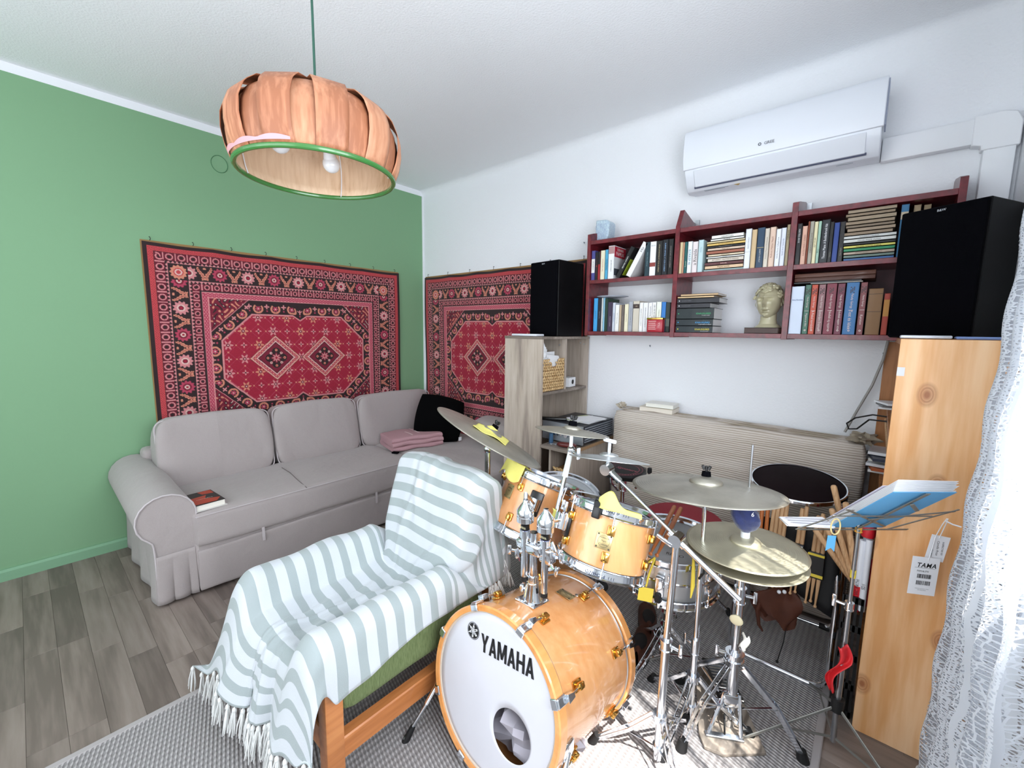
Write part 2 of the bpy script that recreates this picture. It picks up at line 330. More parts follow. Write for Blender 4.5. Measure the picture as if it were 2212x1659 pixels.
def rug_mat():
    m,t,b=nt('grey_basket_weave_rug'); tc=N(t,'ShaderNodeTexCoord')
    def sn(comp,fr,ph=0,other=None,sk=0):
        sp=N(t,'ShaderNodeSeparateXYZ'); t.links.new(tc.outputs['Object'],sp.inputs[0])
        a=N(t,'ShaderNodeMath',operation='MULTIPLY'); a.inputs[1].default_value=fr; t.links.new(sp.outputs[comp],a.inputs[0])
        if other is not None:
            q=N(t,'ShaderNodeMath',operation='MULTIPLY_ADD'); q.inputs[1].default_value=sk; t.links.new(sp.outputs[other],q.inputs[0]); t.links.new(a.outputs[0],q.inputs[2]); a=q
        s_=N(t,'ShaderNodeMath',operation='SINE'); t.links.new(a.outputs[0],s_.inputs[0]); return s_
    a=sn(0,300); c=sn(1,520,other=0,sk=150); mu=N(t,'ShaderNodeMath',operation='MULTIPLY_ADD'); mu.inputs[1].default_value=.6
    t.links.new(a.outputs[0],mu.inputs[0]); t.links.new(c.outputs[0],mu.inputs[2])
    t.links.new(ramp(t,mu.outputs[0],[(.0,srgb('8A8686')),(.75,srgb('B3AFAE'))]),b.inputs['Base Color']); b.inputs['Roughness'].default_value=.95
    bp=N(t,'ShaderNodeBump'); bp.inputs['Strength'].default_value=.6; bp.inputs['Distance'].default_value=.003; t.links.new(mu.outputs[0],bp.inputs['Height']); t.links.new(bp.outputs[0],b.inputs['Normal']); return m
M['rug']=rug_mat()
_cm={}
def cmat(hexc,rough=.55):
    k=(hexc,rough)
    if k not in _cm: _cm[k]=mat('cover_'+hexc,hexc,rough,coat=.15)
    return _cm[k]
# ---------------- the room ----------------
H=2.65; XR=3.76; YF=-4.0; WY0,WY1,WZ0,WZ1=-1.27,-2.75,.92,2.12
def struct(name,mb,m,parent=None,**k):
    o=mb.build(name,m,parent,kind='structure' if parent is None else None,**k); return o
fl=MB().b2((-.1,YF-.1,-.06),(XR+.1,.1,-.012)); floor=struct('floor',fl,mat('dark_plank_joint','37322E',.8),origin=(0,0,0),smooth=False)
pl_cache={}
def plank(x0,x1,y0,y1):
    k=(round(x1-x0,3),round(y1-y0,3))
    if k not in pl_cache:
        pl_cache[k]=MB().b2((0,0,-.013),(k[0]-.0012,k[1]-.0012,0),bev=.0006,seg=1).build('plank',M['plank'],floor,smooth=False); o=pl_cache[k]
    else:
        o=pl_cache[k].copy(); COL.objects.link(o); o.parent=floor
    o.location=(x0,y0,0)
rr=random.Random(3); W_=.0937
def plankrow(y,xa,xb):
    x=xa
    off=rr.choice([.15,.3,.45,.6])
    first=True
    while x<xb-.02:
        L=off if first else .6
        first=False
        x1=min(x+L,xb)
        plank(x,x1,y,y+W_); x=x1
for k in range(-5,19):
    y=-2.349-W_*k
    if y<YF-.05: break
    plankrow(y,0,1.8 if y>-2.95 else XR)
# strip of planks by the pine bookcase, right of the rug
for k in range(-22,6): plankrow(-2.349-W_*k,3.15,XR)
MB().b2((0,YF,-.013),(XR,0,-.002)).build('underlay',mat('grey_plank_field','766C64',.6),floor,smooth=False)
struct('ceiling',MB().b2((-.1,YF-.1,H),(XR+.1,.1,H+.1)),M['ceil'],smooth=False)
struct('wall_left',MB().b2((-.1,YF-.1,0),(0,0,H-.045)),M['green'],smooth=False)
tr=MB().b2((-.1,YF,H-.045),(.001,0,H)); struct('trim_1',tr,M['whitep'],smooth=False)
struct('wall_back',MB().b2((-.1,0,0),(XR+.1,.1,H)),M['wall'],smooth=False)
# rounded plaster cove between white wall and ceiling
def cove(u,v):
    t=v*PI/2; r=.05; return Vector((u*XR,-r+r*math.sin(t) if 0 else -r*(1-math.sin(t)),H-r*(1-math.cos(t))))
struct('trim_2',MB().grid(cove,2,8),M['wall'])
struct('trim_3',MB().b2((0,-.012,0),(.012,0,H-.045)),M['whitep'],smooth=False)
wr=MB(); wr.b2((XR,YF,0),(XR+.14,WY1,H)); wr.b2((XR,WY0,0),(XR+.14,0,H)); wr.b2((XR,WY1,0),(XR+.14,WY0,WZ0)); wr.b2((XR,WY1,WZ1),(XR+.14,WY0,H))
struct('wall_right',wr,M['wall'],smooth=False)
w1=thing('window_1',None,None,(XR,(WY0+WY1)/2,WZ0)); w1['kind']='structure'
f=MB(); t=.055
for a,b in (((XR+.06,WY1,WZ0),(XR+.11,WY0,WZ0+t)),((XR+.06,WY1,WZ1-t),(XR+.11,WY0,WZ1)),((XR+.06,WY1,WZ0),(XR+.11,WY1+t,WZ1)),((XR+.06,WY0-t,WZ0),(XR+.11,WY0,WZ1)),((XR+.06,-2.05,WZ0),(XR+.11,-1.99,WZ1))): f.b2(a,b,.004,1)
f.build('window_frame',M['white'],w1)
MB().b2((XR+.083,WY1+t,WZ0+t),(XR+.087,-2.05,WZ1-t)).build('pane',M['glass'],w1); MB().b2((XR+.083,-1.99,WZ0+t),(XR+.087,WY0-t,WZ1-t)).build('pane',M['glass'],w1)
MB().b2((XR-.05,WY1-.03,WZ0-.03),(XR+.06,WY0+.03,WZ0),.004).build('window_sill',M['white'],w1)
wf=MB(); wf.b2((-.1,YF-.1,0),(.2,YF,H)); wf.b2((3.2,YF-.1,0),(XR+.1,YF,H)); wf.b2((.2,YF-.1,0),(3.2,YF,.6)); wf.b2((.2,YF-.1,2.45),(3.2,YF,H))
struct('wall_front',wf,M['wall'],smooth=False)
w2=thing('assumed_window_2',None,None,(1.7,YF,.6)); w2['kind']='structure'  # unseen rear window, added to let light in from behind the camera
f=MB()
for a,b in (((.2,YF-.09,.6),(3.2,YF-.04,.66)),((.2,YF-.09,2.39),(3.2,YF-.04,2.45)),((.2,YF-.09,.6),(.26,YF-.04,2.45)),((3.14,YF-.09,.6),(3.2,YF-.04,2.45)),((1.67,YF-.09,.6),(1.73,YF-.04,2.45))): f.b2(a,b,.004,1)
f.build('window_frame',M['white'],w2); MB().b2((.26,YF-.067,.66),(1.67,YF-.063,2.39)).build('pane',M['glass'],w2); MB().b2((1.73,YF-.067,.66),(3.14,YF-.063,2.39)).build('pane',M['glass'],w2)
bb=MB(); bb.prism([(0,0),(.018,0),(.018,.05),(.010,.062),(0,.062)],(0,YF,0),(1,0,0),(0,0,1),(0,-YF-.05,0)); struct('baseboard_left',bb,mat('green_baseboard','7DA886',.6),smooth=False)
# round junction-box cover under the paint
tag(MB().tube([(.0015,-1.657+.047*math.cos(a),2.424+.053*math.sin(a)) for a in [2*PI*k/40 for k in range(40)]],.0022,5,closed=True).build('junction_cover_outline',M['greend']),'thin circular outline of a junction cover painted over high on the green wall','wall cover')
# ---------------- conduit ----------------
cz=2.175
cdt=thing('cable_duct','white plastic pipe duct running from the air conditioner to the corner and down','duct',(3.5,0,1.9))
MB().b2((3.34,-.045,cz-.05),(3.63,-.001,cz+.05),.008).build('duct_run',M['whitep'],cdt)
MB().b2((3.655,-.045,1.35),(3.745,-.001,cz-.07),.008).build('duct_run',M['whitep'],cdt)
MB().prism([(3.62,cz+.056),(3.70,cz+.056),(3.735,cz+.045),(3.752,cz+.01),(3.752,cz-.08),(3.648,cz-.08),(3.648,cz-.062),(3.62,cz-.056)],(0,-.05,0),(1,0,0),(0,0,1),(0,.049,0)).build('duct_elbow',M['whitep'],cdt,bevel=.004)
# ---------------- carpets: woven pattern computed per vertex ----------------
def hexa(h): return np.array(srgb(h))
def carpet_colors(X,Z,Wd,Ht):
    # X across 0..Wd, Z down 0..Ht ; returns (n,3)
    RED=hexa('A31835'); DK=hexa('2C1A1C'); ORR=hexa('C4464A'); PK=hexa('D88A8C'); PEA=hexa('D98A72'); CR=hexa('E3BDB4'); MAR=hexa('7C1730'); ROSE=hexa('B8405A')
    C=np.zeros(X.shape+(3,)); C[:]=RED
    dx=np.minimum(X,Wd-X); dz=np.minimum(Z,Ht-Z); d=np.minimum(dx,dz)
    hor=dz<dx; s=np.where(hor,X-Wd/2,Z-Ht/2)
    def put(m,c): C[m]=c
    fract=lambda v: v-np.floor(v)
    # field
    cx,cz=X-Wd/2,Z-Ht/2; ax,az=np.abs(cx),np.abs(cz)
    m=.0; hw,hh=Wd/2-.318,Ht/2-.318
    field=d>=.318
    # flowers on a diagonal lattice
    p=.098
    gx=np.round(cx/p);gz=np.round(cz/p); 
    lx=cx-gx*p; lz=cz-gz*p; r=np.hypot(lx,lz); th=np.arctan2(lz,lx); par=(gx+gz)%2
    kind=(np.abs(gx)*3+np.abs(gz)*5)%4
    lat=(np.abs(fract((cx+cz)/p)-.5)<.02)|(np.abs(fract((cx-cz)/p)-.5)<.02)
    put(field&lat,ROSE)
    pet=r<(.024+.010*np.cos(th*6)); 
    put(field&(par==0)&(r<.033+.004*np.cos(th*8)),RED); put(field&(par==0)&pet&(kind<2),PK); put(field&(par==0)&pet&(kind>=2),PEA); put(field&(par==0)&(r<.012),MAR); put(field&(par==0)&(r<.005),CR)
    put(field&(par==1)&(r<.012+.008*np.cos(th*4)),PK); put(field&(par==1)&(r<.005),DK)
    q=p/2; hx=np.round(cx/q)*q;hz=np.round(cz/q)*q; r3=np.hypot(cx-hx,cz-hz); put(field&(r3<.0055)&(((np.round(cx/q)+np.round(cz/q))%2)==1),PEA)
    # dark octagonal border
    oc=np.maximum(np.maximum(ax-(hw-.06),az-(hh-.10)),(ax+az*1.05-(hw+hh-.335))*.72)
    notch=np.maximum(ax*1.0-.06+(hh-.10-az)*1.2, 0)*0
    v=(hh-.10-az)- .035+ax*.7
    oc=np.where((ax<.05)&(az>hh-.16),np.maximum(oc,-v),oc)
    dark=field&(oc>0); put(dark,DK); put(field&(np.abs(oc)<.0055),PK)
    # wreath motifs in dark band
    diag=(ax+az*1.05-(hw+hh-.335))*.72>np.maximum(ax-(hw-.06),az-(hh-.10))
    sgn=np.sign(cx)*np.sign(cz)
    run=np.where(diag,(ax-az)*.72,np.where(az-(hh-.10)>ax-(hw-.06),ax,az)); 
    per=.115; lr=(fract(run/per)-.5)*per; lo=oc-.045; rr_=np.hypot(lr,lo); tt=np.arctan2(lo,lr)
    put(dark&(rr_<.034)&(rr_>.022)&(np.cos(tt+1.5)>-.75),PEA); put(dark&(rr_<.016+.004*np.cos(6*tt)),ROSE); put(dark&(rr_<.005),CR)
    l2=(fract(run/per+.5)-.5)*per; r5=np.hypot(l2,oc-.06); t5=np.arctan2(oc-.06,l2); put(dark&(r5<.012+.006*np.cos(4*t5)),PK); put(dark&(np.hypot(l2,oc-.03)<.006),ROSE)
    # corner spandrels
    sp=field&((ax+az*1.05-(hw+hh-.215))*.72>0)&(oc>.0); dd=(ax+az*1.05-(hw+hh-.215))*.72
    put(sp,MAR); put(sp&(np.abs(dd)<.004),PK)
    n1=np.sin(cx*90+np.sin(cz*60)*2)*np.sin(cz*85+np.cos(cx*70)*2); put(sp&(n1>.45)&(dd>.015),DK); put(sp&(n1<-.62)&(dd>.01),PEA); put(sp&(n1>.9),CR)
    # twin diamond medallions
    for s0 in (-.182,.182):
        dm=np.abs(cx-s0)/.182+az/.172; k=dm<1.0
        st=np.abs(fract(dm*1+(0))-.0)
        put(k,PEA); put((dm<1.0)&(dm>.965),MAR); put((dm<.93)&(dm>.9),CR); wav=np.sin((cx-s0+cz)*190)*np.sin((cx-s0-cz)*190)
        put((dm<.90)&(dm>.74),ROSE); put((dm<.88)&(dm>.76)&(wav>.1),PEA); put((dm<.74)&(dm>.69),CR); put(dm<.69,MAR); put((dm<.66)&(dm>.64),DK)
        r6=np.hypot(cx-s0,cz); t6=np.arctan2(cz,cx-s0); put((r6<.075*(.55+.45*np.abs(np.cos(2*t6)))),DK)
        put((r6<.034+.008*np.cos(8*t6)),MAR); put((r6<.022+.008*np.cos(8*t6)),PK); put(r6<.009,RED)
        for a in range(8):
            rr7=.058 if a%2==0 else .05; put(np.hypot(cx-s0-rr7*math.cos(a*PI/4),cz-rr7*math.sin(a*PI/4))<.009,[PEA,CR][a%2]); put(np.hypot(cx-s0-rr7*math.cos(a*PI/4),cz-rr7*math.sin(a*PI/4))<.004,RED)
    # borders from the field outwards
    def band(a,b): return (d>=a)&(d<b)
    put(band(.280,.318),ROSE); put(band(.280,.318)&(np.sin(s*260)*np.sin(d*420)>.3),PK); put(band(.312,.318)|band(.280,.284),PK)
    put(band(.270,.280),DK)
    def vine(a,b,per,base,c1,c2):
        k=band(a,b); put(k,base); mid=(a+b)/2; l=(fract(s/per)-.5)*per; r=np.hypot(l,(d-mid)); t=np.arctan2(d-mid,l)
        put(k&(r<(b-a)*.42)&(r>(b-a)*.28),c1); put(k&(r<(b-a)*.18),c2); put(k&(np.abs(np.abs(l)-per/2)<.004),c1)
    vine(.232,.270,.056,MAR*.8,PK,DK)
    def zig(a,b,per,c1,c2):
        k=band(a,b); tri=np.abs(fract(s/per)-.5)*2; put(k,c1); put(k&((d-a)/(b-a)<tri),c2)
    zig(.216,.232,.022,DK,PK); zig(.100,.114,.022,PK,DK)
    k=band(.114,.216); put(k,DK); mid=.165; per=.17
    idx=np.floor(s/per+.5); l=s-idx*per; dl=(d-mid); r=np.hypot(l,dl); t=np.arctan2(l,dl)
    fl_=(r<.039*(1+.14*np.cos(11*t))); odd=(np.abs(idx)%2)==1
    put(k&fl_&~odd,PK); put(k&fl_&odd,ROSE); put(k&(r<.022)&~odd,CR); put(k&(r<.024)&odd,MAR); put(k&(r<.014),MAR); put(k&(r<.014)&odd,CR); put(k&(r<.007),RED)
    for sg in (-1,1):
        l8=l-sg*.062; cv_=l8-sg*.014*np.sin(dl*52+.4); put(k&(np.abs(cv_)<.0115-.16*np.abs(dl)+.0022*np.cos(dl*420))&(np.abs(dl)<.042),PEA); put(k&(np.abs(cv_)<.0016)&(np.abs(dl)<.034),MAR)
    put(k&(np.hypot(np.abs(l)-.082,dl-.034)<.006),PEA); put(k&(np.hypot(np.abs(l)-.082,dl+.034)<.006),PEA)
    # corner flowers
    rc=np.hypot(dx-.166,dz-.166); tc_=np.arctan2(dz-.166,dx-.166); kc=(dx<.216)&(dz<.216)&(dx>.114)&(dz>.114)
    put(kc,DK); put(kc&(rc<.042*(1+.1*np.cos(12*tc_))),PEA); put(kc&(rc<.026),ORR); put(kc&(rc<.02)&(rc>.012),CR)
    vine(.052,.100,.062,MAR*.7,PK,DK)
    put(band(.048,.052),DK); put(band(.022,.048),ORR); put(band(.024,.046)&(np.sin(s*420)*np.sin(d*520)>.55),MAR); put(band(0,.022),DK)
    n=np.random.RandomState(1).rand(*X.shape)[...,None]; C*=(.76+.26*n)
    return C
def carpet_mesh(Wd=1.80,Ht=1.46,nx=640,nz=520):
    u=np.linspace(0,Wd,nx+1); v=np.linspace(0,Ht,nz+1); X,Z=np.meshgrid(u,v)
    C=carpet_colors(X,Z,Wd,Ht)
    wave=.0035*np.sin(X*7+.5)*np.exp(-Z*1.2)+.004*np.sin(X*21)*np.exp(-Z*9)
    Y=-.018-wave-.004*np.sin(Z*5); sag=.006*np.abs(np.sin(X/Wd*PI*5))*np.exp(-Z*10)
    vs=np.stack([X-Wd/2,Y,-Z-sag],-1).reshape(-1,3)
    me=bpy.data.meshes.new('hanging_carpet'); i=np.arange(nz)[:,None]*(nx+1)+np.arange(nx)[None]; q=np.stack([i,i+nx+1,i+nx+2,i+1],-1).reshape(-1,4)
    me.vertices.add(len(vs)); me.vertices.foreach_set('co',vs.ravel()); me.loops.add(q.size); me.loops.foreach_set('vertex_index',q.ravel()); me.polygons.add(len(q))
    me.polygons.foreach_set('loop_start',np.arange(0,q.size,4)); me.polygons.foreach_set('loop_total',np.full(len(q),4)); me.update(); me.validate()
    me.polygons.foreach_set('use_smooth',[True]*len(q))
    a=me.color_attributes.new('Col','FLOAT_COLOR','POINT'); a.data.foreach_set('color',np.concatenate([C.reshape(-1,3),np.ones((len(vs),1))],1).astype(np.float32).ravel())
    me.materials.append(vcol('carpet_pile')); return me
cme=carpet_mesh()
def carpet(loc,rz,label,n0):
    th_=thing('wall_carpet',label,'carpet',loc,'patterned carpets hung on the walls'); th_.rotation_euler=(0,0,rz)
    o=bpy.data.objects.new('woven_panel',cme); COL.objects.link(o); o.parent=th_
    b=MB(); b.b2((-.905,-.005,-1.44),(.903,-.001,.010)); 
    ORG[th_.name]=Vector((0,0,0)); b.build('backing_edge',mat('tan_carpet_backing','9C7A4E',.9),th_)
    for k in range(n0):
        x=-.86+1.72*k/(n0-1); MB().tube([(x,-.001,.03),(x,-.014,.03),(x+.004,-.016,.018),(x,-.012,.008)],.0018,5).build('hook',M['ink'],th_)
    ORG[th_.name]=Vector(loc)
carpet((0.001,-1.195,1.863),PI/2,'red and black persian carpet hung on the green wall above the sofa',9)
carpet((.945,-.001,1.848),0,'red and black persian carpet hung on the white wall behind the small black speaker',7)
# rug
rg=thing('floor_rug','grey basket-weave flat rug under the drum kit and armchair','rug',(2.5,-1.6,0))
MB().b2((1.62,-3.1,.0),(3.375,-.27,.009),.003,1).build('rug_field',M['rug'],rg)
eb=MB(); 
for a,b in (((1.6,-3.12,0),(1.625,-.25,.0105)),((3.37,-3.12,0),(3.395,-.25,.0105)),((1.6,-.275,0),(3.395,-.25,.0105)),((1.6,-3.12,0),(3.395,-3.095,.0105))): eb.b2(a,b,.003,1)
eb.build('bound_edge',mat('rug_binding','A8A3A2',.9),rg)
# ---------------- pendant lamp ----------------
LC=Vector((1.889,-1.894,1.884)); LR=.25
lp=thing('pendant_lamp','round pendant lamp of overlapping orange-brown wood veneer strips with a green rim','lamp',LC)
MB().tube([LC+Vector((.25*math.cos(a),.25*math.sin(a),0)) for a in [2*PI*k/72 for k in range(72)]],.0085,10,closed=True).build('rim',M['lrim'],lp)
def lampR(h): # h 0..1 from rim to crown
    z=h*.275; r=LR*(1.0+.14*math.sin(min(1,h*1.7)*PI*.5)) if h<.3 else 0
    pts=[(0,.248),(.15,.259),(.32,.264),(.5,.259),(.68,.238),(.82,.203),(.93,.150),(1,.09)]
    for (a,ra),(b,rb) in zip(pts,pts[1:]):
        if a<=h<=b: k=(h-a)/(b-a); r=ra+(rb-ra)*k
    zz=[(0,0),(.15,.035),(.32,.08),(.5,.127),(.68,.171),(.82,.200),(.93,.214),(1,.220)]
    for (a,ra),(b,rb) in zip(zz,zz[1:]):
        if a<=h<=b: k=(h-a)/(b-a); z=ra+(rb-ra)*k
    return r,z
NS=22
for k in range(NS):
    a0=2*PI*k/NS; outer=k%2
    def strip(u,v,a0=a0,outer=outer):
        r,z=lampR(v*.985); y=(u-.5)*(.088 if outer else .090); ang=y/max(r,.085)
        off=.003+outer*(.0045+.010*math.sin(v*PI*.55))+(.006*(abs(u-.5)*2)**2*v if outer else 0)
        return LC+Vector((math.cos(a0+ang)*(r+off),math.sin(a0+ang)*(r+off),z+.004+(.008*v if outer else 0)))
    o=MB().grid(strip,6,18).build('veneer_strip',M['lampv'],lp,solid=.0016)
    o.data.materials.append(M['lampi'])
o=MB().lathe(LC,(0,0,1),[(.244,.004),(.254,.035),(.259,.08),(.254,.127),(.233,.170),(.198,.198),(.145,.211),(.02,.216)],54).build('inner_lining',M['lampi'],lp,solid=.001)
for k in range(4):
    a=PI/4+k*PI/2; MB().tube([LC+Vector((math.cos(a)*(lampR(h)[0]-.012),math.sin(a)*(lampR(h)[0]-.012),lampR(h)[1])) for h in (0,.1,.25,.4,.55,.7,.85,.95)],.002,6).build('frame_wire',M['white'],lp)
for a in (-.35,2.3,4.4):
    d=Vector((math.cos(a),math.sin(a),0)); p=LC+d*.085+Vector((0,0,.125))
    MB().cyl(LC+d*.03+Vector((0,0,.185)),p,.017,.019,14).build('bulb_socket',M['white'],lp)
    b=MB().ell(p+d*.03+Vector((0,0,-.045)),.031,n=18); b.cyl(p,p+d*.02+Vector((0,0,-.03)),.015,.024,14,False); b.build('light_bulb',M['bulb'],lp)
MB().cyl(LC+Vector((0,0,.17)),LC+Vector((0,0,.275)),.03,.022,20).build('ceiling_cup',M['white'],lp)
MB().tube([LC+Vector((0,0,.27)),LC+Vector((.001,0,.5)),LC+Vector((0,0,H-LC.z))],.0042,8).build('cord',M['cord'],lp)
# pink paint smear on the rim edge of the veneer
def smear(u,v):
    a=-.72-u*1.1; r,z=lampR(.02+v*(.03+.03*abs(math.sin(u*9)))); return LC+Vector((math.cos(a)*(r+.0125),math.sin(a)*(r+.0125),z+.006))
MB().grid(smear,30,3).build('paint_smear',mat('pink_primer','D7A0A6',.7),lp)
# ---------------- air conditioner ----------------
ax0,ax1=2.525,3.345
ac=thing('air_conditioner','white wall-mounted split air conditioner above the bookshelf','air conditioner',((ax0+ax1)/2,0,2.12))
prof=[(0,2.135),(-.10,2.118),(-.135,2.125),(-.165,2.15),(-.195,2.195),(-.212,2.26),(-.212,2.34),(-.205,2.395),(-.19,2.412),(0,2.418)]
def acp(x0,x1,pr,name,m,bev=.004): return MB().prism([(p[0],p[1]) for p in pr],(x0,0,0),(0,1,0),(0,0,1),(x1-x0,0,0)).build(name,m,ac,bevel=bev)
acp(ax0+.006,ax1-.006,[(0,2.135),(-.10,2.118),(-.132,2.124),(-.158,2.15),(-.182,2.19),(-.196,2.22),(-.19,2.40),(0,2.412)],'body',M['white'])
acp(ax0,ax1,[(-.19,2.222),(-.203,2.222),(-.215,2.27),(-.216,2.33),(-.208,2.40),(-.196,2.418),(0,2.42),(0,2.41),(-.17,2.41)],'front_panel',M['white'],.003)
acp(ax0+.055,ax1-.055,[(-.150,2.138),(-.160,2.140),(-.186,2.183),(-.201,2.212),(-.193,2.214),(-.178,2.185)],'air_flap',M['white'],.002)
acp(ax0+.05,ax1-.05,[(-.148,2.134),(-.153,2.134),(-.158,2.142),(-.150,2.142)],'flap_shadow_gap',mat('dark_slot','4A5068',.6),0)
MB().b2((ax1-.001,-.19,2.23),(ax1+.004,-.1,2.41)).build('end_trim',mat('pale_blue_trim','9FA8BE',.4),ac)
lg=MB(); lg.text('GREE',(2.93,-.2168,2.262),(1,0,0),(0,0,1),.013); lg.lathe((2.89,-.2168,2.262),(0,-1,0),[(.004,0),(.007,0)],20); lg.build('logo_lettering',mat('logo_grey','55585F',.5),ac,smooth=False)
lb=MB(); 
for k in range(4): lb.b2((2.62,-.135+.012*k,2.1205),(2.74-.02*k,-.130+.012*k,2.1215))
lb.b2((3.19,-.125,2.1195),(3.25,-.12,2.1205)); lb.build('rating_label',mat('label_grey','A4A8B2',.7),ac,smooth=False)
MB().prism([(0,0),(.03,0),(.015,.024)],(2.77,-.145,2.1195),(1,0,0),(0,1,0),(0,0,.0008)).build('warning_triangle',mat('label_yellow','C9A65A',.7),ac,smooth=False)
# small picture hooks left on the white wall
for x,z in ((2.31,1.276),(3.43,1.277),(1.8,1.97)):
    tag(MB().tube([(x,-.0,z),(x,-.012,z),(x+.006,-.014,z-.008)],.003,6).build('wall_hook',M['grey']),{2.31:'small metal hook in the white wall below the left end of the bookshelf',3.43:'small metal hook in the white wall below the right end of the bookshelf',1.8:'tiny nail mark in the white wall above the small black speaker'}[x],'hook')
# ---------------- mahogany wall bookshelf ----------------
bs=thing('wall_bookshelf','dark red burl-laminate three-bay bookshelf fixed high on the white wall','bookshelf',(2.79,0,1.338))
D0=-.25
for (z0,z1,nm) in ((1.338,1.360,'shelf_board'),(1.655,1.677,'shelf_board'),(1.893,1.916,'shelf_board')):
    for (xa,xb) in ((1.999,2.523),(2.547,3.055),(3.079,3.588)): MB().b2((xa,D0+.001,z0),(xb,-.004,z1),.001,1).build(nm,M['shelf'],bs)
for (xa,xb) in ((1.977,1.999),(2.523,2.547),(3.055,3.079),(3.588,3.611)):
    MB().prism([(D0-.002,1.333),(D0-.002,1.955),(D0+.03,1.965),(-.05,2.0),(-.004,2.0),(-.004,1.333)] if xa<2 or xa>2.9 else [(D0-.002,1.333),(D0-.002,1.925),(D0+.05,2.02),(-.05,1.985),(-.004,1.985),(-.004,1.333)],(xa,0,0),(0,1,0),(0,0,1),(xb-xa,0,0)).build('upright',M['shelf'],bs,bevel=.001)
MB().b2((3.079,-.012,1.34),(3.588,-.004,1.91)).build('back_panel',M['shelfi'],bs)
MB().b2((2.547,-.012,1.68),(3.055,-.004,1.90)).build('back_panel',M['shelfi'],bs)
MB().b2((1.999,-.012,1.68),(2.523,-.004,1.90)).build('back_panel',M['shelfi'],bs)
for x in (2.547,3.079): MB().b2((x,-.02,1.93),(x+.02,-.005,2.0)).build('mounting_plate',M['steel'],bs)
# ---------------- books ----------------
UPR={'bt':((0,0,1),(-1,0,0)),'tb':((0,0,-1),(1,0,0)),'h':((1,0,0),(0,0,1))}
def book(x0,x1,zt,zb,hexc,label,txt=None,tc='1A1A1A',dr='bt',dep=.15,y=-.238,extra=None,group=None,tilt=0,band=None,h=None,name='book',fh=None,pos=0):
    """upright book: spine faces -y"""
    w=x1-x0-.0015; cx=(x0+x1)/2
    R=Matrix.Rotation(tilt,3,'Y'); piv=Vector((x0 if tilt<0 else x1,0,zb)) if tilt else Vector((0,0,0))
    tf=(lambda mb:[v.__setitem__(slice(0,3),(R@(v-piv)+piv)) for v in mb.v]) if tilt else (lambda mb:None)
    t=thing(name,label,'book',(cx,y+dep/2,zb),group)
    c=MB(); th=.0022
    c.b2((x0,y,zb),(x0+w,y+.004,zt),.0015,1); c.b2((x0,y,zb),(x0+th,y+dep,zt)); c.b2((x0+w-th,y,zb),(x0+w,y+dep,zt)); tf(c); c.build('cover',cmat(hexc),t)
    p=MB().b2((x0+th,y+.003,zb+.002),(x0+w-th,y+dep-.002,zt-.003)); tf(p); p.build('page_block',M['page'],t,smooth=False)
    if band:
        for (f0,f1,bc) in band:
            b=MB().b2((x0+.0004,y-.0006,zb+(zt-zb)*f0),(x0+w-.0004,y,zb+(zt-zb)*f1)); tf(b); b.build('spine_band',cmat(bc),t,smooth=False)
    if txt:
        X,Y=UPR[dr]; zz=(zb+zt)/2+pos*(zt-zb); L=(zt-zb)*.8 if pos==0 else (zt-zb)*.45
        hh=fh or min(w*.42,.012)
        l=MB()
        if dr=='h': l.text(txt,(cx,y-.0012,zz),X,Y,fh or .006,w*.85)
        else: l.text(txt,(cx,y-.0012,zz),X,Y,hh,L)
        tf(l); l.build('spine_lettering',cmat(tc),t,smooth=False)
    if extra: extra(t,tf)
    return t
G1='books standing on the upper shelf, left bay'; G2='books standing on the lower shelf, left bay'
def row(lst,group,y=-.238):
    for a in lst:
        (x0,x1,zt,zb),hexc,label=a[:3]; kw=dict(a[3]) if len(a)>3 else {}
        book(x0,x1,zt,zb,hexc,label,group=group,y=kw.pop('y',y),**kw)
def pamuk(t,tf):
    b=MB().b2((2.1568,-.235,1.808),(2.1580,-.09,1.868)); b.build('red_cover_panel',cmat('C2233A'),t,smooth=False)
    l=MB(); l.text('ORHAN',(2.1585,-.165,1.852),(0,1,0),(0,0,1),.016,.1); l.text('PAMUK',(2.1585,-.165,1.828),(0,1,0),(0,0,1),.022,.12); l.build('cover_lettering',cmat('F5F5F5'),t,smooth=False)
    MB().b2((2.1568,-.235,1.70),(2.1578,-.09,1.74)).build('cover_picture',cmat('4A5058'),t,smooth=False)
